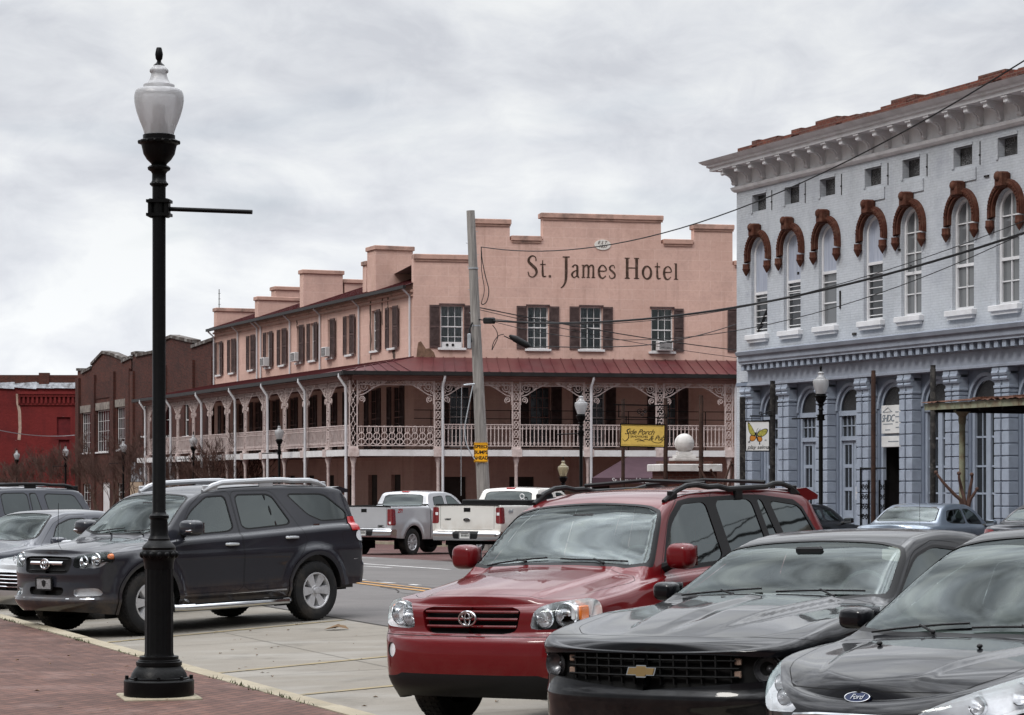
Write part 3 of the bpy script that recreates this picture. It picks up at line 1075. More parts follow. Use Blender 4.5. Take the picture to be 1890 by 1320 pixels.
# name on the end wall
GL = {
    'S': (.60, [[(.50, .76, .05), (.47, .93, .05), (.30, 1.0, .06), (.12, .90, .10), (.09, .72, .12), (.28, .55, .14), (.48, .38, .13), (.52, .17, .10), (.34, .0, .06), (.12, .05, .05), (.05, .24, .05)]]),
    't': (.40, [[(.17, .80, .04), (.17, .2, .10), (.22, .03, .08), (.37, .05, .04)], [(.03, .60, .05), (.34, .60, .05)]]),
    '.': (.22, [[(.08, -.01, .10), (.08, .04, .12), (.08, .10, .10)]]),
    'J': (.50, [[(.32, 1.0, .13), (.32, .2, .13), (.29, -.15, .11), (.18, -.38, .07), (.02, -.50, .04)], [(.12, .98, .05), (.52, .98, .05)]]),
    'a': (.50, [[(.08, .50, .09), (.20, .61, .05), (.34, .56, .09), (.36, .40, .10), (.36, .10, .10), (.46, .01, .05)], [(.36, .36, .04), (.16, .29, .06), (.05, .15, .10), (.14, .01, .06), (.28, .06, .05), (.36, .18, .04)]]),
    'm': (.82, [[(.1, .62, .09), (.1, .0, .09)], [(.1, .46, .05), (.24, .60, .07), (.38, .52, .09), (.38, .0, .09)], [(.38, .46, .05), (.52, .60, .07), (.66, .52, .09), (.66, .0, .09)], [(.0, .02, .04), (.2, .02, .04)], [(.28, .02, .04), (.48, .02, .04)], [(.56, .02, .04), (.77, .02, .04)], [(.0, .60, .04), (.1, .60, .04)]]),
    'e': (.52, [[(.08, .34, .05), (.46, .36, .05), (.42, .54, .07), (.26, .62, .05), (.10, .50, .09), (.06, .30, .11), (.12, .08, .10), (.28, .0, .06), (.46, .12, .04)]]),
    's': (.44, [[(.34, .48, .04), (.30, .60, .04), (.20, .62, .05), (.08, .55, .08), (.08, .43, .09), (.20, .34, .10), (.33, .23, .09), (.35, .09, .08), (.22, .0, .05), (.08, .03, .04), (.04, .14, .04)]]),
    'H': (.92, [[(.16, 1.0, .13), (.16, .0, .13)], [(.70, 1.0, .13), (.70, .0, .13)], [(.16, .52, .05), (.70, .52, .05)]] + [[(x - .14, z, .05), (x + .14, z, .05)] for x in (.16, .70) for z in (.02, .98)]),
    'o': (.60, [cat([(.28 + .235 * math.cos(a), .31 + .30 * math.sin(a), .06 + .05 * abs(math.cos(a + .3))) for a in [i * math.pi / 6 for i in range(13)]], 2)]),
    'l': (.30, [[(.13, .78, .09), (.13, .0, .09)], [(.02, .02, .04), (.25, .02, .04)], [(.03, .76, .04), (.13, .76, .04)]]),
}


def letters(text, gap=.10, word=.36):
    x = 0; out = []
    for ch in text:
        if ch == ' ': x += word; continue
        w, st = GL[ch]
        out.append((x, st)); x += w + gap
    return x - gap, out


W_, LT = letters('St. James Hotel')
s0, s1 = FE.s(973), FE.s(1253)
zb = ez(1112, 513.6); hgt = ez(1112, 475) - zb
kx = (s1 - s0) / W_
for (x, st) in LT:
    mb = MB(FE.M)
    for q_ in st:
        pts = cat(q_, 5) if len(q_) > 2 else q_
        mb.ribbon([(s0 + (x + p[0]) * kx, zb + p[1] * hgt, p[2] * hgt * 1.02) for p in pts], -.012, .0)
    mb.build('painted_letter', M_LETTER, hotel)
mb = MB(FE.M); c = (FE.s(1112), ez(1112, 452))
mb.prism([(c[0] + .37 * math.cos(i * math.pi / 12), c[1] + .225 * math.sin(i * math.pi / 12)) for i in range(24)], -.03, .0)
pl = mb.build('date_plaque', M_PLAQUE, hotel)
mb = MB(FE.M)
for (tx, dz) in (('E S T.', .09), ('1837', -.075)):
    v, f = text_mesh(tx, .19, shear=.3)
    mb.add(v, f, M=Matrix.Translation((c[0], -.034, c[1] + dz)) @ STAND)
mb.build('date_lettering', M_LETTER, pl)

# ------------------------------------------------------------------ veranda
VD = 3.85
FVE = Frame(*(Vector(A0) + Vector((-.215 * -VD, .977 * -VD))).to_tuple(), .977, .215)  # front plane parallel to the end wall
cor_a = (-2.32, -4.455)
V0 = Vector((A0[0] + cor_a[0], A0[1] + cor_a[1], 0))
FVE = Frame(V0.x, V0.y, .977, .215)
FVW = Frame(V0.x, V0.y, -U.x, -U.y)
ZR, ZG, ZDT, ZDB = 7.22, 6.40, 3.22, 2.98
vend = FVE.s(1400)
wend = -36.0
mb = MB()
Af = Vector((A0[0], A0[1], ZR)); Ae = FE.M @ Vector((FE.s(1420), 0, ZR)); Aw = FW.M @ Vector((LW - 1.2, 0, ZR))
ov = .35
c1 = FVE.M @ Vector((-ov * 1.3, -ov, ZG)); ce = FVE.M @ Vector((vend, -ov, ZG)); cw = FVW.M @ Vector((wend, -ov, ZG))
mb.add([tuple(p) for p in (Af, Ae, ce, c1)], [(3, 2, 1, 0)])
mb.add([tuple(p) for p in (Aw, Af, c1, cw)], [(3, 2, 1, 0)])


def seam(a, b):
    mb.tube([tuple(a + Vector((0, 0, .02))), tuple(b + Vector((0, 0, .02)))], .028, 4, cap=False)


k = 0.0
L_ = (ce - c1).length
nse = int(L_ / .46)
for i in range(1, nse):
    b = c1 + (ce - c1) * i / nse
    s = FE.s(0) * 0 + i / nse * L_
    w_loc = (FE.M.inverted() @ b)
    a = FE.M @ Vector((max(w_loc.x + .75, .0), 0, ZR))
    seam(a, b) if w_loc.x + .75 > 0 else seam(c1.lerp(Af, .5 * i / 5 + .1), b)
L2 = (cw - c1).length
for i in range(1, int(L2 / .46)):
    b = c1 + (cw - c1) * (i * .46 / L2)
    w_loc = FW.M.inverted() @ b
    if w_loc.x < 0: seam(FW.M @ Vector((w_loc.x, 0, ZR)), b)
seam(Af, c1)
mb.build('veranda_roof', M_REDROOF, hotel)
mb = MB(FVE.M)
mb.box(-ov * 1.3, vend, -ov - .14, -ov, ZG - .15, ZG + .01)
mb.M = FVW.M
mb.box(wend, ov * .3, -ov - .14, -ov, ZG - .15, ZG + .01)
mb.build('veranda_gutter', M_GUTTER, hotel)
# eave beam, ceiling, deck
mb = MB(FVE.M)
mb.box(0, vend, -.12, .12, ZG - .36, ZG - .155); mb.box(0, vend, -.3, -.12, ZG - .21, ZG - .155)
mb.M = FVW.M
mb.box(wend, -.13, -.12, .12, ZG - .36, ZG - .155); mb.box(wend, -.13, -.3, -.12, ZG - .21, ZG - .155)
mb.build('eave_beam', M_LACEDK, hotel)
mb = MB()
dk = [FVE.M @ Vector((0, 0, 0)), FVE.M @ Vector((vend, 0, 0)), FE.M @ Vector((FE.s(1420), 0, 0)), Vector((A0[0], A0[1], 0)), FW.M @ Vector((LW - 1.2, 0, 0)), FVW.M @ Vector((wend, 0, 0))]
for (z, flip) in ((ZDT - .02, 0), (ZDB, 1), (ZG - .16, 1)):
    for idx in ((0, 1, 2, 3), (5, 0, 3, 4)):
        v = [(dk[i].x, dk[i].y, z) for i in idx]
        mb.add(v, [(0, 1, 2, 3) if not flip else (3, 2, 1, 0)])
mb.build('veranda_floor', M_LACEDK, hotel)
mb = MB(FVE.M); mb.box(-.16, vend, -.18, -.02, ZDB - .04, ZDB + .22)
mb.M = FVW.M; mb.box(wend, -.17, -.18, -.02, ZDB - .04, ZDB + .22)
mb.build('deck_fascia', M_WHITE, hotel)


def spiral(cx, cz, r, turns, a0, k=10, shrink=.15, flip=1):
    n = int(k * turns)
    return [(cx + r * (1 - (1 - shrink) * i / n) * math.cos(a0 + flip * 2 * math.pi * turns * i / n), cz + r * (1 - (1 - shrink) * i / n) * math.sin(a0 + flip * 2 * math.pi * turns * i / n)) for i in range(n + 1)]


def lace_post(F, s, ornate):
    mb = MB(F.M)
    hw = .16
    for dx in (-hw, hw):
        mb.box(s + dx - .022, s + dx + .022, -.03, .03, ZDT, ZG - .36)
    z = ZDT + .05
    zt = ZG - .40
    n = 7
    h = (zt - z) / n
    for i in range(n):
        zc = z + h * (i + .5)
        if ornate:
            for (a, b) in (((-hw, zc - h / 2), (hw, zc + h / 2)), ((hw, zc - h / 2), (-hw, zc + h / 2))):
                pass
            d = h * .42
            P = [(s, 0, zc + d), (s + .09, 0, zc), (s, 0, zc - d), (s - .09, 0, zc)]
            mb.tube(P, .02, 4, closed=True)
            mb.box(s - hw, s - .09, -.015, .015, zc - .018, zc + .018); mb.box(s + .09, s + hw, -.015, .015, zc - .018, zc + .018)
            mb.sphere((s, 0, zc + h / 2), .045, n=6, m=4)
        else:
            mb.tube([(s + .10 * math.cos(a), 0, zc + h * .40 * math.sin(a)) for a in [i * math.pi / 6 for i in range(12)]], .022, 4, closed=True)
            mb.tube([(s - hw, 0, zc - h / 2), (s, 0, zc), (s + hw, 0, zc + h / 2)], .018, 4)
            mb.tube([(s + hw, 0, zc - h / 2), (s, 0, zc), (s - hw, 0, zc + h / 2)], .018, 4)
    mb.box(s - .19, s + .19, -.1, .1, ZDB + .225, ZDT + .12)
    mb.box(s - .21, s + .21, -.21, .1, ZDB - .06, ZDB + .26)
    o = mb.build('veranda_post', M_LACE, hotel)
    m2 = MB(F.M)
    m2.lathe([(.10, GH), (.10, GH + .15), (.075, GH + .2), (.07, ZDB - .5), (.085, ZDB - .45), (.075, ZDB - .38), (.13, ZDB - .2), (.15, ZDB - .06)], 10, (s, 0, 0))
    m2.build('column', M_LACE, hotel)


def bracket(F, parent, s, d, L=1.22, H=.95):
    """scrolled iron bracket; d=+1 runs to the right of the post"""
    mb = MB(F.M)
    x0 = s + d * .18
    zt = ZG - .37
    def P(x, z): return (x0 + d * x, 0, zt - z)
    mb.tube([P(0, .02), P(L, .02)], .022, 4)
    mb.tube([P(.02, 0), P(.02, H)], .022, 4)
    mb.tube([P(*p) for p in cat([(L, .03), (L * .86, .10), (L * .62, .24), (L * .40, .40), (L * .22, .54), (.06, .60)], 4)], .030, 4)
    for (cx, cz, r, tr, a0, fl) in ((.22, .25, .20, 1.7, 0, 1), (.58, .17, .13, 1.5, 2, -1), (.86, .11, .09, 1.4, 1, 1), (1.06, .08, .06, 1.2, 1, -1), (.18, .76, .14, 1.6, 1.2, -1), (.36, .14, .07, 1.2, 0, -1), (.10, .47, .06, 1.2, 2, 1)):
        mb.tube([P(x, z) for (x, z) in spiral(cx, cz, r, tr, a0, 9, .2, fl)], .025, 4)
    mb.build('bracket', M_LACE, parent)


def frieze(F, s0, s1):
    mb = MB(F.M)
    za, zb_ = ZG - .52, ZG - .37
    mb.box(s0, s1, -.02, .02, za - .03, za)
    n = max(2, int((s1 - s0) / .26))
    for i in range(n):
        a = s0 + (s1 - s0) * i / n; b = s0 + (s1 - s0) * (i + 1) / n
        mb.tube([(a, 0, za), ((a + b) / 2, 0, zb_), (b, 0, za)], .014, 4, cap=False)
        mb.tube([(a, 0, zb_), ((a + b) / 2, 0, za), (b, 0, zb_)], .014, 4, cap=False)
    mb.build('frieze', M_LACE, hotel)


def railing(F, s0, s1, style, zt=None):
    mb = MB(F.M)
    zt = zt or ZDT + 1.02
    zl = ZDT + .16
    mb.box(s0, s1, -.03, .03, zt - .04, zt); mb.box(s0, s1, -.022, .022, zl - .03, zl)
    if style == 'ornate':
        n = max(2, round((s1 - s0) / .33))
        for i in range(n):
            c = s0 + (s1 - s0) * (i + .5) / n
            hh = (zt - zl)
            for (z, rx, rz) in ((zl + hh * .80, .085, .16), (zl + hh * .48, .125, .14), (zl + hh * .18, .15, .12)):
                mb.tube([(c + rx * math.cos(a), 0, z + rz * math.sin(a)) for a in [k * math.pi / 5 for k in range(10)]], .021, 4, closed=True)
            mb.tube([(c, 0, zl), (c, 0, zt)], .014, 4)
    else:
        n = max(3, round((s1 - s0) / .165))
        mb.box(s0, s1, -.018, .018, zt - .20, zt - .175)
        for i in range(n):
            c = s0 + (s1 - s0) * (i + .5) / n
            mb.box(c - .017, c + .017, -.017, .017, zl, zt - .04)
            mb.tube([(c, 0, zl + .02), (c - .05, 0, zl + .09), (c, 0, zl + .2), (c + .05, 0, zl + .09)], .014, 4, closed=True)
            a = (s1 - s0) / n
            mb.tube([(c, 0, zt - .19), (c + a / 2, 0, zt - .06), (c + a, 0, zt - .19)] if i < n - 1 else [(c, 0, zt - .19), (c, 0, zt - .06)], .013, 4)
    mb.build('railing', M_LACE, hotel)


ps = [FVE.s(p) for p in (652, 808.6, 952.6, 1085, 1217.8, 1345, 1395)]
for i, s in enumerate(ps):
    lace_post(FVE, s, i == 0)
    if i < len(ps) - 1: bracket(FVE, hotel, s, 1)
    if i > 0: bracket(FVE, hotel, s, -1)
for i, (a, b) in enumerate(zip(ps[:-1], ps[1:])):
    railing(FVE, a + .18, b - .18, 'ornate' if i == 0 else 'picket', ZDT + (.95 if i == 0 else 1.05))
    frieze(FVE, a + .18, b - .18)
wp = [-3.1 * k for k in range(1, 12)]
for k, s in enumerate(wp):
    lace_post(FVW, s, False)
    bracket(FVW, hotel, s, 1, 1.15, .95)
    if k < len(wp) - 1: bracket(FVW, hotel, s, -1, 1.15, .95)
bracket(FVW, hotel, ps[0], -1, 1.15, .95)
for a, b in zip([ps[0]] + wp[:-1], wp):
    railing(FVW, b + .18, a - .18, 'picket', ZDT + 1.0)
    frieze(FVW, b + .18, a - .18)
# inner steel rail
mb = MB(FE.M)
for z in (4.5, 4.85):
    mb.box(-.5, FE.s(1400), -3.0, -2.97, z, z + .03)
for k in range(9): mb.box(.2 + k * 1.7, .23 + k * 1.7, -3.0, -2.97, ZDT, 4.87)
mb.build('inner_rail', M_BLACKIRON, hotel)


def downspout(pts, r=.055):
    mb = MB(); mb.tube(pts, r, 8)
    mb.build('downspout', M_DOWNSP, hotel)


for px in (815.5, 1089, 1355):
    s = FVE.s(px)
    P = [FVE.M @ Vector(p) for p in ((s + .05, -ov - .07, ZG - .1), (s + .05, -ov - .07, ZG - .25), (s, -.22, ZG - .55), (s, -.2, ZG - .9), (s, -.2, GH))]
    downspout([tuple(p) for p in P])
for px in (638.5, 563, 494, 434, 372, 315, 268):
    s = FVW.s(px, -.2)
    P = [FVW.M @ Vector(p) for p in ((s - .1, -ov - .1, ZG - .08), (s - .1, -ov - .12, ZG - .22), (s - .05, -.35, ZG - .42), (s, -.22, ZG - .62), (s, -.2, ZG - 1), (s, -.2, GH))]
    downspout([tuple(p) for p in P], .06)
for px in (394.6, 438.6, 474, 481, 534.6, 590, 662, 756):
    s = FW.s(px, -.07)
    downspout([tuple(FW.M @ Vector(p)) for p in ((s, -.4, WZ - .2), (s, -.07, WZ - .5), (s, -.07, ZR))], .045)

# entrance awning
aw = MB()
FA = Frame(*(FVE.M @ Vector((0, -2.6, 0))).to_2d().to_tuple(), .977, .215)
a0, a1 = FA.s(1093), FA.s(1290)
zv0, zv1 = FA.z(1100, 893), FA.z(1100, 882)
ft = [FA.M @ Vector(p) for p in ((a0, 0, zv1), (a1, 0, zv1), (a1, 0, zv0), (a0, 0, zv0))]
bk = [FVE.M @ Vector(p) for p in ((FVE.s(1155), -.22, 2.92), (FVE.s(1248), -.22, 2.92), (FVE.s(1155), -.22, zv0), (FVE.s(1093), -.22, zv1), (FVE.s(1093), -.22, zv0), (FVE.s(1300), -.22, zv1))]
aw.add([tuple(p) for p in (ft[0], ft[1], bk[1], bk[0])], [(0, 1, 2, 3)])
aw.add([tuple(p) for p in (ft[0], bk[0], bk[3])], [(0, 1, 2)])
aw.add([tuple(p) for p in (ft[1], bk[5], bk[1])], [(0, 1, 2)])
aw.add([tuple(p) for p in (ft[3], ft[2], ft[1], ft[0])], [(0, 1, 2, 3)])
aw.add([tuple(p) for p in (ft[0], bk[3], bk[4], ft[3])], [(0, 1, 2, 3)])
awo = aw.build('awning', M_PURPLE, hotel)
v, f = text_mesh('St. James Hotel', .30, align='LEFT', space=.9)
mb = MB(FA.M); mb.add(v, f, M=Matrix.Translation((FA.s(1129), -.01, (zv0 + zv1) / 2)) @ STAND)
mb.build('awning_lettering', M_WHITE, awo)
for s in (a0 + .05, (a0 + a1) / 2, a1 - .05):
    mb = MB(FA.M); mb.box(s - .04, s + .04, .02, .1, GH, zv1); mb.build('awning_post', M_BLACKIRON, awo)
mb = MB(FE.M); mb.add([(-.01, .5, 11.2), (sR, .5, 11.2), (sR, 30, 11.2), (-.01, 30, 11.2)], [(0, 1, 2, 3)])
mb.box(sR - .3, sR, .5, 30, GH, 11.2)
mb.build('flat_roof', M_STONECAP, hotel)
# ------------------------------------------------------------------ the pale blue building
FB = Frame(6.89, 73.1, -U.x, -U.y)
GB = -.45
PL = .62                                        # top of the stone plinth
blue = thing('blue_building', 'long pale blue painted brick building with white bracketed cornice and rust arched window hoods', 'building', (6.89, 73.1, GB))
LB = 34.0
ZB_TOP, ZB_C = 11.6, 5.75
bx = [FB.s(p) for p in (1401.5, 1462, 1527.5, 1611.5, 1682, 1777.5, 1860)]
pitch = (bx[6] - bx[0]) / 6
bx += [bx[6] + pitch * (k + 1) for k in range(8)]
HWN = .50
pil_px = (1381, 1448, 1523, 1596, 1672.7, 1759, 1848)
pl_ = [FB.s(p, -.0) for p in pil_px]
pp = (pl_[6] - pl_[0]) / 6
pl_ = [pl_[0] + pp * k for k in range(16)]
holes = []
for s in bx:
    holes.append(arch(s - HWN, s + HWN, 6.30, 9.20))
    holes.append(rect(s - .42, s + .42, 10.02, 10.52))
mb = MB(FB.M)
mb.wall(rect(0, LB, 4.9, ZB_TOP), holes, 0, .26)
mb.add([(0, 0, GB), (0, 0, ZB_TOP), (0, 14, ZB_TOP), (0, 14, GB)], [(0, 1, 2, 3)])
mb.box(0, LB, .30, .34, 5.0, ZB_TOP)
mb.box(0, .28, 0, .5, GB, 4.9)
mb.build('wall', M_BLUE, blue)
mb = MB(FB.M)
mb.box(0, LB, 0, 14, ZB_TOP - .02, ZB_TOP); mb.box(LB - .3, LB, .4, 14, GB, ZB_TOP - .03)
mb.build('flat_roof', M_STONECAP, blue)


def molding(F, s0, s1, prof_, name, m, ret=True, end=None):
    """a moulding: profile of (outward, z) swept along the facade, returned round the left corner"""
    mb = MB(F.M)
    n = len(prof_)
    v = [(end(o) if end else s0 - o * (1 if ret else 0), -o, z) for (o, z) in prof_] + [(s1, -o, z) for (o, z) in prof_]
    if end: mb.add(v[:n] + [(end(0), 0, prof_[0][1]), (end(0), 0, prof_[-1][1])], [tuple(range(n - 1, -1, -1)) ])
    mb.add(v, [(i, i + 1, n + i + 1, n + i) for i in range(n - 1)])
    if ret:
        b = [(s0 - o, 1.6, z) for (o, z) in prof_]
        mb.add(v[:n] + b, [(i + 1, i, n + i, n + i + 1) for i in range(n - 1)])
        mb.add([(p[0], 1.6, p[2]) for p in b] , [tuple(range(n))])
    bm_ = mb
    # faces must look outwards
    return bm_.build(name, m, blue)


molding(FB, 0, LB, [(.003, 10.72), (.06, 10.73), (.12, 10.79), (.15, 10.87), (.10, 10.89), (.05, 10.91), (.05, 11.40), (.62, 11.41), (.62, 11.50), (.69, 11.53), (.69, 11.59), (.78, 11.62), (.86, 11.69), (.88, 11.71), (.003, 11.75)], 'cornice', M_CORN)


def modillion(s):
    """scrolled bracket under the cornice"""
    mb = MB(FB.M @ Matrix.Translation((s, 0, 0)))
    P = [(-.54, 11.405), (-.05, 11.405), (-.05, 10.95), (-.12, 10.93), (-.17, 10.98), (-.17, 11.05), (-.20, 11.14), (-.28, 11.21), (-.40, 11.24), (-.49, 11.22), (-.55, 11.25)]
    T = Matrix.Rotation(R(90), 4, 'Z')
    n = len(P)
    for (x0, x1, k) in ((-.085, .085, 1.0),):
        v = [(x0, o, z) for (o, z) in P] + [(x1, o, z) for (o, z) in P]
        mb.add(v, [tuple(range(n)), tuple(range(2 * n - 1, n - 1, -1))] + [((i + 1) % n, i, n + i, n + (i + 1) % n) for i in range(n)])
    mb.box(-.13, .13, -.60, -.05, 11.36, 11.405)
    mb.tube([(-.10, -.48, 11.28), (.10, -.48, 11.28)], .06, 8)
    mb.tube([(-.10, -.12, 11.0), (.10, -.12, 11.0)], .05, 8)
    mb.tube([(0, -.17, 11.02), (0, -.23, 11.15), (0, -.34, 11.23)], .035, 6)
    return mb.build('cornice_bracket', M_CORN, blue)


mod0 = modillion(.06)
s = .06 + .885
while s < 33.5:
    o = mod0.copy(); COL.objects.link(o)
    o.location = Vector(mod0.location) + FB.d * (s - .06)
    s += .885
mb = MB(FB.M @ Matrix.Translation((0, .8, 0)) @ Matrix.Rotation(R(-90), 4, 'Z'))
# one bracket on the returned end
mb.box(-.1, .1, -.55, -.05, 11.2, 11.40); mb.box(-.1, .1, -.25, -.05, 10.95, 11.2)
mb.build('cornice_bracket', M_CORN, blue)
# parapet of bare brick, uneven along its top
mb = MB(FB.M)
s = .0
segs = []
while s < LB:
    l = rnd.uniform(.25, .8)
    segs.append((s, min(s + l, LB), 12.16 + rnd.choice([0, .0, .02, .045, -.03, -.06])))
    s += l
for (a, b, z) in segs:
    mb.box(a, b - .004, .10, .5, 11.70, z)
    mb.box(a, b - .006, .03, .098, z - .18, z - .02)
for s in (4.7, 8.8, 13.0, 17.2):
    mb.box(s, s + 1.2, .06, .56, 12.1, 12.25)
mb.build('brick_parapet', M_OLDBRICK, blue)
sEa, sEb = FB.s(1378, -.3), FB.s(1356, -.74)
M_BLUECN = pm('grey_blue_cornice_paint', (.26, .285, .335), .6, var=.1, vscale=2, dirt=(.15, .165, .20), dirt_amt=.5, dscale=1.5, bmp=.12, bscale=18)
# middle cornice with dentils, entablature
molding(FB, 0, LB, [(.003, 4.72), (.30, 4.74), (.30, 4.80), (.26, 4.82), (.26, 5.16), (.30, 5.18), (.30, 5.36), (.58, 5.38), (.58, 5.42), (.62, 5.47), (.62, 5.60), (.70, 5.64), (.74, 5.74), (.003, 5.86)], 'shop_cornice', M_BLUECN, False, lambda o: sEa + (sEb - sEa) * (o - .3) / .44)
mb = MB(FB.M)
s = sEa + .05
while s < 33.5:
    mb.box(s, s + .17, -.52, -.305, 5.20, 5.365); s += .36
mb.build('dentils', M_BLUELT, blue)
# upper windows
for i, s in enumerate(bx[:14]):
    o_z0, o_z1 = 6.30, 9.20
    boarded = i < 4
    mb = MB(FB.M)
    r0, r1 = HWN - .002, HWN - .085
    for (w0, w1, ra, rb) in ((.10, .20, r0, r1),):
        A = arch(s - ra, s + ra, o_z0, o_z1 - .003); B = arch(s - rb, s + rb, o_z0 + .08, o_z1 - .09)
        n = len(A)
        mb.add([(p[0], w0, p[1]) for p in A] + [(p[0], w0, p[1]) for p in B], [(k, (k + 1) % n, n + (k + 1) % n, n + k) for k in range(n)])
        mb.add([(p[0], w0, p[1]) for p in B] + [(p[0], w1, p[1]) for p in B], [(k, (k + 1) % n, n + (k + 1) % n, n + k) for k in range(n)])
    if not boarded:
        mb.box(s - rb, s + rb, .10, .17, 7.42, 7.50)
        mb.box(s - .018, s + .018, .12, .16, o_z0 + .08, o_z1 - .1)
        for z in (6.9, 8.0, 8.55): mb.box(s - rb, s + rb, .12, .16, z - .016, z + .016)
    else:
        zb_ = (7.55, 7.75, 7.85, 7.9)[i]
        mb.box(s - rb, s + rb, .09, .16, zb_ - .05, zb_ + .03)
        mb.box(s - rb, s + rb, .11, .16, zb_ - .30, zb_ - .27)
        if i in (0, 1, 3):
            for k in range(7):
                z = o_z0 + .16 + k * .19
                mb.box(s - rb, s + rb, .13, .15, z - .012, z + .012)
        else:
            mb.box(s - rb, s + rb, .12, .16, 6.95, 6.99)
    o = mb.build('window', M_CORN, blue)
    mp = MB(FB.M)
    B = arch(s - rb, s + rb, o_z0 + .07, (zb_ if boarded else o_z1 - .08), 14, None if not boarded else .001)
    if boarded: B = rect(s - rb, s + rb, o_z0 + .07, zb_)
    mp.add([(p[0], .155, p[1]) for p in B], [tuple(range(len(B)))])
    mp.build('pane', M_GLASS if boarded and i != 2 else M_GLASSP, o)
    if boarded:
        mp = MB(FB.M); B = arch(s - rb, s + rb, zb_ + .03, o_z1 - .085)
        mp.add([(p[0], .13, p[1]) for p in B], [tuple(range(len(B)))])
        mp.build('board', M_BLUEBOARD, o)
        if i == 0:
            mp = MB(FB.M)
            mp.tube([(s - .3, .125, 6.4), (s + .38, .125, 7.2)], .02, 4); mp.tube([(s - .32, .125, 6.4), (s + .2, .125, 7.0)], .02, 4)
            mp.build('brace', M_DARK, o)
    ms = MB(FB.M)
    ms.bbox(s - HWN - .16, s + HWN + .12, -.16, .09, o_z0 - .16, o_z0 - .002, .015)
    ms.box(s - HWN - .10, s + HWN + .06, -.10, -.003, o_z0 - .24, o_z0 - .162)
    ms.build('sill', M_CORN, o)
    # rust hood with keystone and pendants
    mh = MB(FB.M)
    zc = o_z1 - HWN
    for (ri, ro, pj) in ((.535, .60, .11), (.60, .70, .15), (.70, .745, .12)):
        n = 18
        a0_, a1_ = -.20, math.pi + .20
        v = []
        for k in range(n + 1):
            a = a0_ + (a1_ - a0_) * k / n
            sz = 1.0
            for rr in (ri, ro):
                x = s + rr * math.cos(a); z = zc + rr * math.sin(a) * sz
                if a < 0 or a > math.pi:
                    x = s + math.copysign(rr, math.cos(a)); z = zc - rr * abs(math.sin(a)) * 1.4
                v += [(x, -pj, z), (x, -.003, z)]
        f = []
        for k in range(n):
            b = k * 4
            f += [(b, b + 2, b + 6, b + 4), (b + 1, b, b + 4, b + 5), (b + 2, b + 3, b + 7, b + 6)]
        f += [(0, 1, 3, 2), (n * 4 + 1, n * 4, n * 4 + 2, n * 4 + 3)]
        mh.add(v, f)
    for k in range(22):     # beaded edge
        a = math.pi * (k + .5) / 22
        mh.sphere((s +   .65 * math.cos(a), -.155, zc + .65 * math.sin(a)), .033, n=6, m=4)
    mh.bbox(s - .15, s + .15, -.32, -.003, zc + .52, zc + .92, .04)
    mh.sphere((s, -.30, zc + .80), .12, .10, .13, n=10, m=6)
    for d in (-1, 1):
        mh.lathe([(.0, -.62), (.05, -.55), (.08, -.49), (.11, -.43), (.125, -.40), (.11, -.36), (.11, -.24)], 8, (s + d * .65, -.10, zc))
    mh.build('window_hood', M_RUSTARCH, blue)
    # attic grille
    mg = MB(FB.M); mg.quad((s - .42, .2, 10.02), (s + .42, .2, 10.02), (s + .42, .2, 10.52), (s - .42, .2, 10.52))
    g = mg.build('attic_grille', M_LATT, blue)
    mg = MB(FB.M); mg.box(s - .5, s - .40, -.03, .18, 9.98, 10.6); mg.box(s - .40, s + .44, -.03, .05, 10.52, 10.60)
    if i in (3, 4, 5): mg.box(s - .55, s + .62, -.035, -.003, 9.60, 9.92)
    mg.build('grille_surround', M_BLUE, g)
# patches, bolts and straps in the brick
for s in bx[:8]:
    mb = MB(FB.M); mb.box(s + .78, s + .80, -.02, -.003, 9.95, 10.55); mb.sphere((s + .79, -.02, 10.2), .03, n=6, m=4)
    mb.build('iron_strap', M_DKPOST, blue)
for (s, z, a, b) in ((6.2, 6.75, .05, .5), (9.3, 8.1, .10, .05), (9.9, 7.6, .06, .06), (13.4, 9.6, .2, .05), (3.8, 7.9, .08, .08), (6.9, 5.95, .2, .07)):
    mb = MB(FB.M); mb.box(s, s + a, -.035, -.003, z, z + b); mb.build('wall_fixing', M_DKPOST, blue)

# shop front: recessed arched bays between paired rusticated pilasters
holes2 = []
bays = []
for k in range(14):
    c = pl_[k] + 1.44
    bays.append(c)
BW = .69
RW = .08        # recess depth of the bay wall
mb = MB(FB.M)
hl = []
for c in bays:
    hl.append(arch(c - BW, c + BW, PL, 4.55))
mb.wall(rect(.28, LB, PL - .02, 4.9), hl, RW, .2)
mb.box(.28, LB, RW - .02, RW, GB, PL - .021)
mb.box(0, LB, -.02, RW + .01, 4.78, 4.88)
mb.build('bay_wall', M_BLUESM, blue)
mb = MB(FB.M); mb.bbox(-.03, LB, -.36, RW - .03, GB - .3, PL - .10, .03); mb.build('stone_plinth', M_STONECAP, blue)


def pilaster(s, w):
    mb = MB(FB.M)
    z = PL
    i = 0
    while z < 4.15:
        z2 = min(z + .315, 4.2)
        mb.bbox(s, s + w, -.22, RW - .005, z, z2 - .03, .008)
        mb.box(s + .02, s + w - .02, -.185, RW - .008, z2 - .035, z2)
        z = z2
        i += 1
    mb.bbox(s - .02, s + w + .02, -.23, RW - .01, 4.2, 4.27, .01)
    mb.box(s, s + w, -.20, RW - .01, 4.27, 4.55)
    mb.tube([(s - .01, -.22, 4.45), (s + w + .01, -.22, 4.45)], .06, 8)
    mb.tube([(s - .01, -.23, 4.58), (s + w + .01, -.23, 4.58)], .075, 8)
    mb.box(s - .02, s + w + .02, -.27, RW - .01, 4.62, 4.72)
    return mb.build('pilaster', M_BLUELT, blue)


for k in range(14):
    s = pl_[k]
    pilaster(s, .26); pilaster(s + .34, .30)

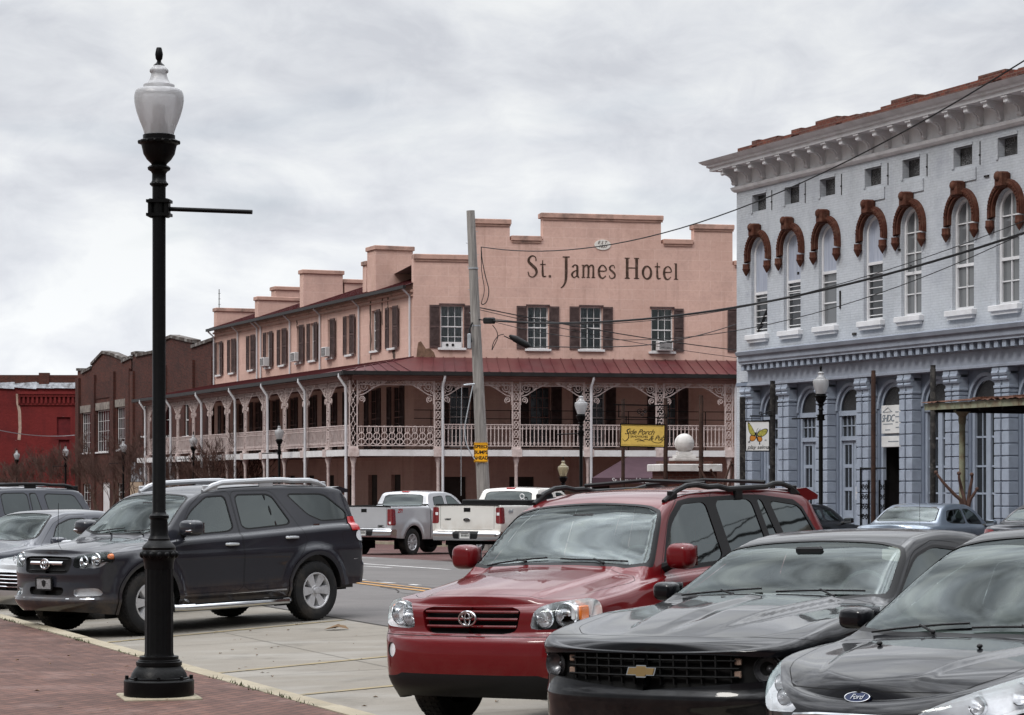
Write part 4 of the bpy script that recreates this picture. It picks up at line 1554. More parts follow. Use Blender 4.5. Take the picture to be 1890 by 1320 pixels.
for k, c in enumerate(bays[:13]):
    w = RW + .10
    mb = MB(FB.M)
    zs = 4.55 - BW
    n = 14
    A = [(c + (BW - .002) * math.cos(math.pi * i / n), zs + (BW - .002) * math.sin(math.pi * i / n)) for i in range(n + 1)]
    B = [(c + (BW - .10) * math.cos(math.pi * i / n), zs + (BW - .10) * math.sin(math.pi * i / n)) for i in range(n + 1)]
    mb.add([(p[0], w - .06, p[1]) for p in A] + [(p[0], w - .06, p[1]) for p in B], [(i, i + 1, n + 2 + i, n + 1 + i) for i in range(n)])
    mb.box(c - BW + .002, c + BW - .002, w - .08, w + .05, zs - .14, zs)
    mb.box(c - BW + .002, c - BW + .10, w - .05, w + .05, PL, zs - .14); mb.box(c + BW - .10, c + BW - .002, w - .05, w + .05, PL, zs - .14)
    # architrave raised round the arch on the bay wall
    C = [(c + (BW + .10) * math.cos(math.pi * i / n), zs + (BW + .10) * math.sin(math.pi * i / n)) for i in range(n + 1)]
    D = [(c + (BW + .01) * math.cos(math.pi * i / n), zs + (BW + .01) * math.sin(math.pi * i / n)) for i in range(n + 1)]
    mb.add([(p[0], RW - .04, p[1]) for p in C] + [(p[0], RW - .04, p[1]) for p in D] + [(p[0], RW, p[1]) for p in C] + [(p[0], RW, p[1]) for p in D],
           [(i, i + 1, n + 2 + i, n + 1 + i) for i in range(n)] + [(i + 1, i, 2 * n + 2 + i, 2 * n + 3 + i) for i in range(n)] + [(n + 1 + i, n + 2 + i, 3 * n + 4 + i, 3 * n + 3 + i) for i in range(n)])
    tall = k in (4, 5, 7)
    if not tall:
        mb.box(c - BW + .1, c + BW - .1, w - .07, w + .06, 3.02, 3.14)
        if k != 3:
            for i in range(1, 5): mb.box(c - BW + .1 + i * .236 - .014, c - BW + .1 + i * .236 + .014, w - .01, w + .03, 3.14, zs - .14)
            mb.box(c - BW + .1, c + BW - .1, w - .01, w + .03, 3.42, 3.45)
    else:
        for i in (1,): mb.box(c - .10, c + .10, w - .03, w + .05, PL, zs - .14)
        for z in (1.55, 2.25, 3.0): mb.box(c - BW + .1, c + BW - .1, w, w + .04, z - .025, z + .025)
        for d in (-1, 1): mb.box(c + d * .31 - .012, c + d * .31 + .012, w, w + .04, PL, zs - .14)
    if k != 3 and not tall:
        for d in (-1, 1):          # door leaves with three panes each
            x0, x1 = (c - BW + .1, c - .02) if d < 0 else (c + .02, c + BW - .1)
            mb.box(x0, x0 + .09, w, w + .05, PL, 3.02); mb.box(x1 - .09, x1, w, w + .05, PL, 3.02)
            for (za, zb_) in ((PL, 1.05), (1.60, 1.70), (2.25, 2.35), (2.9, 3.02)):
                mb.box(x0 + .09, x1 - .09, w, w + .05, za, zb_)
            mb.box((x0 + x1) / 2 - .012, (x0 + x1) / 2 + .012, w + .01, w + .04, 1.05, 2.9)
    o = mb.build('shop_door' if not tall else 'shop_window', M_BLUELT, blue)
    mp = MB(FB.M)
    mp.quad((c - BW, w + .03, PL), (c + BW, w + .03, PL), (c + BW, w + .03, zs - .1), (c - BW, w + .03, zs - .1))
    if k != 3: mp.build('pane', M_GLASS, o)
    mp = MB(FB.M)
    mp.add([(p[0], w, p[1]) for p in B], [tuple(range(len(B)))])
    mp.build('fanlight', M_MESHSCR, o)
    if k == 3:
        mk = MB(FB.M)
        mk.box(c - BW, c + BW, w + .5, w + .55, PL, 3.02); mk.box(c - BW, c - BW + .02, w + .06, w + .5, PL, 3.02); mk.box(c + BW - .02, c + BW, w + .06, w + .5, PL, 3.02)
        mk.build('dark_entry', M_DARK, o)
        mk = MB(FB.M); mk.box(c + .02, c + .46, w + .38, w + .44, PL, 2.85); mk.mi = 1; mk.box(c + .26, c + .38, w + .37, w + .379, 1.9, 2.35)
        mk.build('inner_door', [M_WHITE, M_GLASS], o)
    if k == 2:
        mk = MB(FB.M); mk.box(c + .12, c + .36, w - .012, w - .004, 1.35, 1.72); mk.build('paper_notice', M_WHITE, o)
# sign boards over the open doorway
c = bays[3]
mb = MB(FB.M); mb.bbox(c - .5, c + .5, RW - .06, RW + .04, 3.17, 3.94, .008); mb.bbox(c - .5, c + .5, RW - .06, RW + .04, 2.80, 3.10, .008)
M_SIGNW = pm('sign_white', (.62, .62, .61), .5, var=.05, dirt=(.4, .38, .36), dirt_amt=.4)
M_SIGNGR = pm('sign_grey_lettering', (.16, .19, .22), .6, var=.1)
sb = mb.build('office_sign', M_SIGNW, blue)
mb = MB(FB.M)
v, f = text_mesh('SHDC', .27, shear=.25, space=.85)
mb.add(v, f, M=Matrix.Translation((c - .16, RW - .066, 3.58)) @ STAND)
for (tx, x, z, sz) in (('COMMUNITY DEVELOPMENT', -.18, 3.42, .05), ('RENTALS', -.2, 3.28, .05)):
    pass
mb.tube([(c - .42, RW - .066, 3.76), (c - .15, RW - .066, 3.88), (c + .02, RW - .066, 3.77)], .008, 4)
mb.tube([(c - .42, RW - .066, 3.755), (c + .06, RW - .066, 3.765)], .008, 4)
for (x, z, l) in ((-.40, 3.43, .5), (-.30, 3.27, .28), (.22, 3.75, .22), (.22, 3.62, .24), (.24, 3.47, .16), (.24, 3.33, .18), (-.15, 2.95, .55)):
    for q_ in range(int(l / .045)):
        mb.box(c + x + q_ * .045, c + x + q_ * .045 + .032, RW - .065, RW - .0605, z - .014, z + .014)
mb.build('sign_lettering', M_SIGNGR, sb)
# wrought iron gate before the doorway
gate = thing('iron_gate', 'black wrought iron scroll gate standing before the open doorway of the blue building', 'gate', tuple(FB.M @ Vector((c, -.5, PL - .1))))
mb = MB(FB.M @ Matrix.Translation((0, -.5, 0)))
x0, x1 = c - .72, c + .55
for x in (x0, c - .30, c + .25, x1): mb.box(x - .02, x + .02, -.02, .02, PL - .1, 2.25 if x == x0 else 1.9)
mb.box(x0, x1, -.02, .02, 2.2, 2.24); mb.box(x0, x1, -.02, .02, PL, PL + .04)
for (a, b) in ((x0, c - .30), (c + .25, x1)):
    m_ = (a + b) / 2
    z = PL + .15
    while z < 1.6:
        for d in (-1, 1):
            mb.tube([(x, 0, zz) for (x, zz) in spiral(m_ + d * .09, z + .12, .09, 1.3, 0 if d > 0 else math.pi, 8, .25, d)], .016, 4)
        z += .27
mb.build('scrollwork', M_BLACKIRON, gate)

# ------------------------------------------------------------------ brown brick buildings along the street
FK = Frame(*(FW.M @ Vector((LW, 0, 0))).to_2d().to_tuple(), -U.x, -U.y)
GK = -1.2
sA, sB, sCc = FK.s(143), FK.s(243), -.12


def kz(px, py): return FK.z(px, py)


M_DKCOPE = pm('blackened_coping', (.060, .048, .042), .9, var=.4, vscale=2, dirt=(.26, .25, .24), dirt_amt=.9, dscale=1.3, bmp=.3, bscale=10)


def brown(name, label, s0, s1, top, holes, m, caps):
    t = thing(name, label, 'building', tuple((FK.M @ Vector(((s0 + s1) / 2, 0, GK)))))
    mb = MB(FK.M); mb.wall([(s0, GK), (s1, GK)] + top, holes, 0, .3)
    mb.wall(([(s0, GK), (s1, GK)] + top)[::-1], [], .42, .01)
    mb.box(s0, s0 + .3, .43, 12, GK, min(p[1] for p in top) - .3)
    mb.build('wall', m, t)
    mb = MB(FK.M)
    for (a, b) in zip(top[:-1], top[1:]):
        p, q_ = b, a
        if abs(p[0] - q_[0]) < .05: continue
        mb.add([(p[0] - .05, -.10, p[1] - .02), (q_[0] + .05, -.10, q_[1] - .02), (q_[0] + .05, .5, q_[1] - .02), (p[0] - .05, .5, p[1] - .02),
                (p[0] - .05, -.10, p[1] + .16), (q_[0] + .05, -.10, q_[1] + .16), (q_[0] + .05, .5, q_[1] + .16), (p[0] - .05, .5, p[1] + .16)],
               [(3, 2, 1, 0), (4, 5, 6, 7), (0, 1, 5, 4), (1, 2, 6, 5), (2, 3, 7, 6), (3, 0, 4, 7)])
    mb.build('coping', M_DKCOPE, t)
    return t


# far one, gabled, with three big factory windows
topF = [(px, py) for (px, py) in ((242.5, 661), (226.2, 669), (226, 664), (206, 655), (190, 652), (169.5, 674), (169.2, 680), (152, 690), (151.8, 684), (143.2, 684))]
topF = [(FK.s(a), kz(a, b)) for (a, b) in topF]
wf = [(151, 171, 762, 836), (178.5, 205, 757, 834), (215.5, 239, 751, 830)]
wg = [(153, 173, 893, 940), (188, 207, 890, 945), (217, 240, 892, 940)]
hf = [rect(FK.s(a), FK.s(b), kz((a + b) / 2, d), kz((a + b) / 2, c_)) for (a, b, c_, d) in wf + wg]
bf = brown('brown_brick_building', 'brown brick building with gabled parapet and three tall white barred windows', sA, sB, topF, hf, M_BROWNBRICK, 0)
for i, h in enumerate(hf):
    s0, s1, z0, z1 = h[0][0], h[1][0], h[0][1], h[2][1]
    if i == 4:
        mb = MB(FK.M); mb.box(s0, s1, .1, .2, z0, z1); mb.build('door', M_WHITE, bf); continue
    o = sash(FK, bf, s0, s1, z0, z1, 6 if i < 3 else 4, 4 if i < 3 else 3, sill=i < 3, meet=False)
    if i < 3:
        mb = MB(FK.M); mb.box(s0 - .3, s1 + .3, -.06, -.003, z1 + .02, z1 + .5); mb.build('lintel', M_STONECAP, o)
mb = MB(FK.M)
for s in (sA + .5, FK.s(174.5), FK.s(210), sB - .6):
    mb.box(s - .5, s + .5, -.16, -.003, GK, 9.0)
for (a, b, z) in ((178, 206, 700),):
    mb.box(FK.s(a), FK.s(b), -.05, -.003, kz(190, 735), kz(190, 705))
mb.build('brick_pier', M_BROWNBRICK2, bf)
# near one
topN = [(px, py) for (px, py) in ((394.6, 628), (354.8, 642), (354.5, 632), (317, 623), (304, 628), (303.7, 646), (282, 652), (252, 658), (251.8, 653), (244.5, 655))]
topN = [(FK.s(a), kz(a, b)) for (a, b) in topN]
hn = [rect(FK.s(a), FK.s(b), kz((a + b) / 2, d), kz((a + b) / 2, c_)) for (a, b, c_, d) in ((263, 270, 742, 805), (300, 312, 745, 805), (340, 352, 745, 805))]
bn = brown('dark_brick_building', 'dark brown brick building with a low gable beside the pink hotel wing', sB + .05, sCc, topN, hn, M_BROWNBRICK2, 0)
for h in hn:
    sash(FK, bn, h[0][0], h[1][0], h[0][1], h[2][1], 1, 2)
mb = MB(FK.M)
for s in (FK.s(304), FK.s(356), sB + .4, sCc - .4):
    mb = MB(FK.M); mb.box(s - .4, s + .4, -.14, -.003, 4.0, 8.8); mb.build('brick_pier', M_BROWNBRICK, bn)
mb = MB(FK.M)
a, b = FK.s(249), FK.s(330)
mb.box(a, b, -.3, -.003, GK, kz(262, 890))
mb.build('boarded_shopfront', M_PLY, bn)
mb = MB(FK.M)
n = 14
for i in range(n):
    s = a + (b - a) * i / n
    mb.box(s, s + (b - a) / n - .25, -.25, -.01, kz(262, 889), kz(262, 853))
mb.build('shutter_strip', M_FLASH, bn)

# ------------------------------------------------------------------ red painted building closing the street
RY = 176.0
FR = Frame((-60 - 0), RY - 2.0, 1, .03)
GR_ = -1.5
redb = thing('red_building', 'red painted brick building with a bare brick parapet and torn flashing', 'building', tuple(FR.M @ Vector((8, 0, GR_))))


def rz(px, py): return FR.z(px, py)


x1 = FR.s(147); x0 = 0
zt = rz(70, 714)
hr = [rect(FR.s(105), FR.s(130), rz(117, 803), rz(117, 770)), rect(FR.s(108), FR.s(128), rz(117, 850), rz(117, 812))]
mb = MB(FR.M); mb.wall(rect(x0, x1, GR_, zt), hr, 0, .25); mb.box(x0, x1, .5, 12, GR_, zt - .02)
mb.build('wall', M_REDPAINT, redb)
mb = MB(FR.M)
for h in hr: mb.box(h[0][0], h[1][0], .12, .24, h[0][1], h[2][1])
mb.box(FR.s(103), FR.s(132), -.02, .1, rz(117, 811.5), rz(117, 804))
mb.build('boarded_window', M_REDDK, redb)
mb = MB(FR.M)
mb.box(x0, x1, .2, .6, zt, rz(70, 692)); mb.box(FR.s(71), FR.s(90), .1, .62, zt + .1, rz(80, 688))
mb.build('parapet', M_BROWNBRICK, redb)
mb = MB(FR.M)
a = x0
while a < x1:
    b = min(a + rnd.uniform(.8, 2.0), x1)
    j = rnd.uniform(-.06, .06)
    mb.add([(a, -.14, zt - .1 + j), (b, -.14, zt - .12 - j), (b, .22, zt + .34 + j), (a, .22, zt + .33 - j)], [(0, 1, 2, 3)])
    a = b
mb.build('flashing', M_FLASH, redb)
mb = MB(FR.M)
a, b = FR.s(34), FR.s(141)
zc1, zc0 = rz(90, 723), rz(90, 745)
mb.box(a, b, -.22, -.003, zc1 - .2, zc1); mb.box(a, b, -.16, -.003, zc1 - .38, zc1 - .2)
n = 13
for i in range(n):
    s = a + (b - a) * i / n
    mb.box(s, s + .16, -.13, -.003, zc0, zc1 - .38)
mb.box(a, b, -.08, -.003, zc0 - .12, zc0)
mb.build('corbel_band', M_REDPAINT, redb)
mb = MB(FR.M)
P = [(32, 727), (33, 745), (36, 760), (37, 790), (35, 812)]
mb.ribbon([(FR.s(a), rz(a, b), .22) for (a, b) in P], -.012, .0)
mb.build('peeled_strip', pm('bare_pale_render', (.36, .26, .21), .9, var=.3, vscale=3), redb)

# the far side of the street goes on to the right of the frame; it shows in the car windows
FX = Frame(*(FB.M @ Vector((LB + .1, 0, 0))).to_2d().to_tuple(), -U.x, -U.y)
xb = thing('shop_building', 'brick shop row continuing beyond the blue building, outside the frame', 'building', tuple(FX.M @ Vector((20, 0, 0))))
mb = MB(FX.M); mb.wall(rect(0, 50, -.3, 8.6), [rect(2 + i * 3.1, 3.3 + i * 3.1, 5, 7) for i in range(15)] + [rect(1 + i * 5, 5 + i * 5, .5, 3.2) for i in range(9)], 0, .2); mb.box(0, 50, .25, 8, -.3, 8.5)
mb.build('wall', M_BROWNBRICK, xb)
mb = MB(FX.M); mb.bbox(0, 50, -.4, .3, 8.6, 9.1, .05); mb.build('cornice', M_STONECAP, xb)

# buildings over the road behind the viewer, seen only as reflections in the car windows
for k, (t0, t1, hh, m, lab) in enumerate(((-34, -14, 8.5, M_BROWNBRICK, 'brown brick shop building behind the viewer'), (-13.9, 6, 7.2, M_OLDBRICK, 'old red brick shop building behind the viewer'))):
    FBk = Frame(*(N * -3.5 + U * t0).to_2d().to_tuple(), U.x, U.y)
    b_ = thing('shop_building', lab, 'building', tuple(FBk.M @ Vector((10, 0, 0))))
    mb = MB(FBk.M)
    hl = [rect(1.2 + i * 2.6, 2.6 + i * 2.6, 4.6, 6.4) for i in range(7)] + [rect(1.0 + i * 4.5, 4.5 + i * 4.5, .6, 3.2) for i in range(4)]
    mb.wall(rect(0, t1 - t0, 0, hh), hl, 0, .2); mb.box(0, t1 - t0, .25, .3, 0, hh - .1)
    mb.build('wall', m, b_)
    mb = MB(FBk.M); mb.bbox(-.05, t1 - t0, -.3, .3, hh, hh + .35, .05); mb.build('cornice', M_STONECAP, b_)
# ------------------------------------------------------------------ street lamps
def frosted(name, col, dens=.5):
    m, t, b = nt(name)
    t.nodes.remove(b)
    out = t.nodes['Material Output']
    tr = node(t, 'BsdfTranslucent'); tr.inputs[0].default_value = rgb(col)
    tp = node(t, 'BsdfTransparent'); tp.inputs[0].default_value = rgb(tuple(.5 + .5 * c for c in col))
    df = node(t, 'BsdfDiffuse'); df.inputs[0].default_value = rgb(tuple(c * .8 for c in col))
    gl = node(t, 'BsdfGlossy'); gl.inputs['Roughness'].default_value = .18
    m1 = node(t, 'MixShader'); m1.inputs[0].default_value = .5
    t.links.new(tr.outputs[0], m1.inputs[1]); t.links.new(df.outputs[0], m1.inputs[2])
    m2 = node(t, 'MixShader'); m2.inputs[0].default_value = dens
    t.links.new(tp.outputs[0], m2.inputs[1]); t.links.new(m1.outputs[0], m2.inputs[2])
    fr = node(t, 'Fresnel'); fr.inputs[0].default_value = 1.45
    m3 = node(t, 'MixShader')
    t.links.new(fr.outputs[0], m3.inputs[0]); t.links.new(m2.outputs[0], m3.inputs[1]); t.links.new(gl.outputs[0], m3.inputs[2])
    bp = node(t, 'Bump'); bp.inputs['Strength'].default_value = .35; bp.inputs['Distance'].default_value = .01
    t.links.new(noise(t, 70, 2, .5), bp.inputs['Height'])
    for n_ in (gl, df): t.links.new(bp.outputs[0], n_.inputs['Normal'])
    t.links.new(m3.outputs[0], out.inputs[0])
    return m


M_GLOBE = frosted('frosted_lamp_globe', (.76, .76, .77), .78)
M_GLOBEY = frosted('yellowed_lamp_globe', (.62, .55, .38), .7)
M_BALLAST = pm('grey_lamp_socket', (.16, .16, .165), .6)
LAMP_Z = lambda y: (1297 - y) / 224.0


def street_lamp(label, loc, rot, group, globe=None, pad=True):
    t = thing('street_lamp', label, 'street lamp', loc, rot, group)
    L = LAMP_Z
    mb = MB()
    mb.lathe([(.285, 0), (.287, .008), (.287, .13), (.278, .142), (.245, .145), (.245, .155), (.232, .16), (.222, .19), (.20, .225), (.182, .245), (.18, .252), (.188, .256), (.188, .285), (.172, .29), (.17, .30), (.16, .305), (.16, .33), (.122, .335)], 32)
    for i in range(8):
        a = i * math.pi / 4 + .2
        mb.lathe([(.016, .145), (.016, .172), (.0, .176)], 6, (.262 * math.cos(a), .262 * math.sin(a), 0))
    mb.build('base', M_BLACKIRON, t, local=True)
    mb = MB()
    mb.lathe([(.122, .335), (.116, .36), (.114, L(1060))], 64, rib=.022, nrib=16)
    mb.lathe([(.118, L(1062)), (.122, L(1052)), (.126, L(1048)), (.128, L(1045)), (.141, L(1041)), (.146, L(1036)), (.143, L(1030)), (.134, L(1027)), (.138, L(1023)), (.128, L(1019)), (.104, L(1014)), (.088, L(1010)), (.09, L(1007)), (.082, L(1004)), (.074, L(1000)), (.072, L(984)), (.070, L(971)), (.080, L(969)), (.080, L(964)), (.062, L(961)), (.0545, L(957)), (.0545, L(420))], 28)
    for i in range(14):      # acanthus lobes round the collar
        a = i * 2 * math.pi / 14
        mb.sphere((.138 * math.cos(a), .138 * math.sin(a), L(1036)), .026, .026, .03, n=8, m=6)
    mb.lathe([(.055, L(421)), (.055, L(358)), (.064, L(357)), (.068, L(353)), (.064, L(349)), (.058, L(347)), (.057, L(334)), (.068, L(330)), (.090, L(327)), (.095, L(323)), (.082, L(320)), (.060, L(318)), (.068, L(315)), (.10, L(308)), (.128, L(298)), (.142, L(284)), (.146, L(281)), (.166, L(278)), (.168, L(274)), (.150, L(272)), (.132, L(271)), (.132, L(263)), (.0, L(263))], 28)
    for i in range(16):
        a = i * 2 * math.pi / 16
        mb.sphere((.066 * math.cos(a), .066 * math.sin(a), L(353)), .012, n=6, m=4)
        mb.sphere((.164 * math.cos(a), .164 * math.sin(a), L(276)), .014, n=6, m=4)
    mb.build('post', M_BLACKIRON, t, local=True)
    mb = MB()
    mb.bbox(-.085, -.045, -.05, .05, L(415), L(380), .01); mb.bbox(.045, .088, -.05, .05, L(415), L(380), .01)
    for z in (L(410), L(385)): mb.box(-.095, .1, -.065, .065, z - .012, z + .012)
    mb.tube([(.08, 0, L(399)), (.775, 0, L(406))], .0185, 12)
    mb.build('banner_arm', M_BLACKIRON, t, local=True)
    mb = MB()
    g = [(.118, L(263)), (.135, L(250)), (.162, L(235)), (.186, L(219)), (.199, L(206)), (.203, L(197)), (.200, L(188)), (.188, L(181)), (.165, L(178)), (.130, L(177)), (.128, L(171)), (.122, L(169.5)), (.095, L(167)), (.076, L(160)), (.066, L(153)), (.064, L(149)), (.075, L(147)), (.078, L(144)), (.072, L(141)), (.052, L(137)), (.045, L(135))]
    mb.lathe(cat(g, 2), 36)
    go = mb.build('globe', globe or M_GLOBE, t, local=True)
    mb = MB(); mb.lathe([(.075, L(262)), (.075, L(250)), (.06, L(240)), (.05, L(238)), (.055, L(225)), (.05, L(208)), (.0, L(204))], 16)
    mb.build('bulb', M_BALLAST, go, local=True)
    mb = MB(); mb.lathe([(.046, L(136)), (.046, L(134)), (.030, L(131)), (.018, L(128)), (.018, L(125)), (.028, L(122)), (.033, L(114)), (.030, L(110)), (.024, L(104)), (.02, L(101.5)), (.0, L(101))], 14)
    mb.build('finial', M_BLACKIRON, t, local=True)
    if pad:
        mb = MB(); mb.bbox(-.315, .315, -.315, .315, -.08, .008, .01, M=Matrix.Rotation(R(20), 4, 'Z'))
        mb.build('footing', M_CURB, t, local=True)
    return t


lamp = street_lamp('tall black street lamp on the near brick sidewalk with its arm pointing right', (-2.905, 19.62, .052), R(-4), 'black street lamps with acorn globes')
for (px, lab) in ((1515, 'black street lamp in front of the blue building shop doors'), (1072.5, 'black street lamp before the hotel veranda left of the yellow sign'), (515.5, 'black street lamp before the hotel wing behind the grey car roof'),
                  (357, 'black street lamp among bare trees beside the end of the hotel wing'), (227.5, 'black street lamp before the brown brick building near its barred windows'), (121, 'black street lamp in front of the red building right half'), (31, 'black street lamp farthest left, before the red wall')):
    p = on_q(px, 30.7)
    c = copy_tree(lamp)
    c.location = p; c.rotation_euler = (0, 0, R(180 + 12)); c['label'] = lab
    zt = {1515: 675, 1072.5: 722, 515.5: 780, 357: 797, 227.5: 810, 121: 820, 31: 828}[px]
    top = EYE + (CY - zt) * p.y / FPX
    c.location.z = top - 5.34
p = at(1039.5, 893, 88); p.z = -.6
c = copy_tree(lamp); c.location = p; c.rotation_euler = (0, 0, 2)
c['label'] = 'short lamp with yellowed globe standing near the hotel awning'
top = EYE + (CY - 843) * 88 / FPX
c.location.z = top - 5.34
for ch in list(c.children):
    if ch.name.startswith('banner_arm'): bpy.data.objects.remove(ch)
    elif ch.name.startswith('globe'):
        ch.data = ch.data.copy(); ch.data.materials.clear(); ch.data.materials.append(M_GLOBEY)
del c['group']

# ------------------------------------------------------------------ utility pole with its gear
M_POLE = pm('weathered_pole_wood', (.245, .23, .215), .9, var=.28, vscale=2.2, stretch=(9, 9, .5), dirt=(.11, .10, .095), dirt_amt=.8, dscale=1.5, bmp=.5, bscale=20)
M_CABLE = pm('black_cable', (.012, .012, .013), .6)
M_STEELG = pm('galvanised_steel', (.36, .38, .40), .45, .4, .15)
PY = 78.0
ptop, pbot = at(868.5, 389, PY), at(893, 925, PY)
pdir = (ptop - pbot) / (ptop.z - pbot.z)
def on_pole(z): return pbot + pdir * (z - pbot.z)
pbase = on_pole(-.6)
pole = thing('utility_pole', 'leaning weathered wooden utility pole with cables in front of the hotel', 'utility pole', tuple(pbase))
mb = MB()
P = [on_pole(-.9), on_pole(2), on_pole(5), on_pole(8), ptop]
mb.tube([tuple(p) for p in P], [.235, .215, .18, .155, .135], 14)
mb.build('pole', M_POLE, pole)
mb = MB()
for i in range(9):
    z = 7 + i * .38
    c_ = on_pole(z); d = .15
    mb.tube([tuple(c_ + Vector((d * (-1) ** i, -.02, 0))), tuple(c_ + Vector((d * 1.35 * (-1) ** i, -.02, .02)))], .012, 4)
for py in (497, 603, 700): mb.lathe([(.17, 0), (.17, .05)], 12, tuple(on_pole(EYE + (CY - py) * PY / FPX)))
mb.build('hardware', M_STEELG, pole)
mb = MB()
a = at(903, 592, PY - .3)
mb.bbox(a.x - .20, a.x + .20, a.y - .09, a.y + .09, a.z - .10, a.z + .10, .03)
mb.tube([tuple(on_pole(a.z + .05) + Vector((.1, -.1, 0))), tuple(a)], .02, 6)
mb.tube([tuple(on_pole(a.z - .05) + Vector((-.1, -.2, .0))), tuple(on_pole(a.z - .3) + Vector((-.22, -.2, 0))), tuple(on_pole(a.z - .7) + Vector((-.16, -.2, 0)))], .03, 6)
mb.build('cable_clamp', M_CABLE, pole)
mb = MB(); a = at(866, 630, PY - .25); mb.bbox(a.x - .06, a.x + .06, a.y - .06, a.y + .06, a.z - .25, a.z + .25, .02); mb.build('meter_box', M_STEELG, pole)
# conduit and drop wires beside the pole
mb = MB()
mb.tube([tuple(at(x, y, PY - .35)) for (x, y) in cat([(873, 711), (868, 735), (862, 765), (858, 790), (860, 815), (868, 835), (876, 848)], 4)], .02, 6)
mb.tube([tuple(at(x, y, PY - .3)) for (x, y) in ((856, 711), (876, 709))], .035, 6)
mb.tube([tuple(at(x, y, PY - .3)) for (x, y) in ((852, 715), (851, 780), (851, 915))], .012, 4)
mb.build('service_drop', M_STEELG, pole)
mb = MB()
loopA = [(888, 456), (890, 480), (896, 510), (902, 535), (899, 555), (892, 562), (888, 560)]
mb.tube([tuple(at(x, y, PY - .25)) for (x, y) in cat(loopA, 4)], .016, 5)
loopB = [(888, 458), (889, 500), (894, 535), (888, 560)]
mb.tube([tuple(at(x, y, PY - .25)) for (x, y) in cat(loopB, 4)], .012, 5)
loopC = [(909, 600), (917, 612), (918, 625), (911, 640), (908, 646), (911, 632), (920, 620), (930, 617)]
mb.tube([tuple(at(x, y, PY - .25)) for (x, y) in cat(loopC, 4)], .014, 5)
mb.build('hanging_loop', M_CABLE, pole)

# warning sign fixed to the pole
YS = PY - .24
M_SIGNY = pm('yellow_sign_sheeting', (.78, .37, .012), .45, var=.05, dirt=(.5, .26, .03), dirt_amt=.3)
M_SIGNK = pm('black_sign_ink', (.012, .012, .012), .5)
c_ = at(887.5, 835, YS)
sg = thing('warning_sign', 'small yellow speed bumps warning sign nailed to the wooden pole', 'sign', tuple(c_))
mb = MB(Matrix.Translation(c_))
w, h = .225, .32
mb.prism(rect(-w, w, -h, h), 0, .006)
mb.build('panel', M_SIGNY, sg)
mb = MB(Matrix.Translation(c_))
for i, tx in enumerate(('SPEED', 'BUMPS', 'AHEAD')):
    v, f = text_mesh(tx, .155, extrude=.001, offset=.004, space=.95)
    mb.add(v, f, M=Matrix.Translation((0, -.003, .185 - i * .185)) @ STAND)
for (a, b, e, g) in ((-w + .012, w - .012, h - .024, h - .012), (-w + .012, w - .012, -h + .012, -h + .024), (-w + .012, -w + .024, -h + .024, h - .024), (w - .024, w - .012, -h + .024, h - .024)):
    mb.box(a, b, -.003, -.0005, e, g)
mb.build('lettering', M_SIGNK, sg)

# overhead wires
FARP = Vector((24.5, 31, 9.2))      # the next pole, outside the frame


def wire(label, pts, r, k=10, splice=None):
    mb = MB()
    P = cat(pts, k)
    if P[-1][1] < 60: P += cat([P[-1], tuple((Vector(P[-1]) + FARP) / 2 - Vector((0, 0, .35))), tuple(FARP + Vector((0, 0, .35 * (len(bpy.data.objects) % 4))))], 6)[1:]
    mb.tube(P, r, 5)
    o = mb.build('overhead_wire', M_CABLE)
    return tag(o, label, 'wire', 'overhead wires crossing the street')


def sag(a, b, d, k=14):
    return [tuple(a.lerp(b, i / k) - Vector((0, 0, d * 4 * (i / k) * (1 - i / k)))) for i in range(k + 1)]


wire('thick black cable running from the pole clamp up across the blue building', sag(at(908, 592, PY - .3), at(1905, 425, 54), .75), .032, 2)
wire('thin wire just under the thick cable, from the pole to the blue building top', sag(at(905, 588, PY - .3), at(1900, 404, 52), .95), .010, 2)
wire('third wire below the thick cable, crossing the blue building windows', sag(at(915, 595, PY - .3), at(1895, 428, 54), 1.35), .011, 2)
wire('topmost wire sagging across the hotel name wall and rising over the white cornice', sag(at(888, 456, PY - .2), at(1900, 106, 44), 1.28), .016, 2)
wire('wire slanting down from the pole across the hotel windows to the veranda roof', sag(at(886, 568, PY), at(1375, 648, 99), .12), .020, 2)
wire('lowest thin wire slanting from the pole towards the right end of the veranda', sag(at(886, 572, PY), at(1375, 662, 99), .15), .012, 2)
sp = [at(930, 620, PY - .4), at(976, 640, PY - .2), at(1010, 640, 80), at(1100, 641, 84), at(1204, 636, 88), at(1290, 619, 90), at(1362, 598, 92)]
wire('sagging service wire with a long black splice case, crossing below the hotel windows', [tuple(p) for p in sp], .018, 6)
mb = MB(); mb.tube([(FARP.x, FARP.y + .2, -.5), (FARP.x, FARP.y + .2, 11)], [.2, .13], 12)
tag(mb.build('utility_pole', M_POLE), 'wooden pole outside the right edge that takes the other end of the wires', 'utility pole')
mb = MB(); mb.tube([tuple(at(940, 619.5, PY - .45)), tuple(at(950, 625, PY - .42)), tuple(at(972, 637, PY - .35)), tuple(at(978, 640, PY - .35))], [.04, .11, .11, .04], 10)
tag(mb.build('cable_splice', M_CABLE), 'thick black cable splice case hanging right of the wooden pole', 'cable splice')

# ------------------------------------------------------------------ old canopy posts
def rusty_post(px, top, m, lab, r=.075, q=31.3, square=False):
    p = on_q(px, q)
    zt = EYE + (CY - top) * p.y / FPX
    mb = MB(Matrix.Translation((p.x, p.y, 0)))
    if square: mb.bbox(-r, r, -r, r, p.z - .1, zt, .01)
    else:
        mb.lathe([(r * 1.5, p.z - .05), (r * 1.5, p.z + .06), (r, p.z + .08), (r, zt - .1), (r * .9, zt - .09), (r * .9, zt), (.0, zt + .005)], 12)
    return tag(mb.build('rusty_post', m), lab, 'post', 'posts of a vanished canopy along the far kerb')


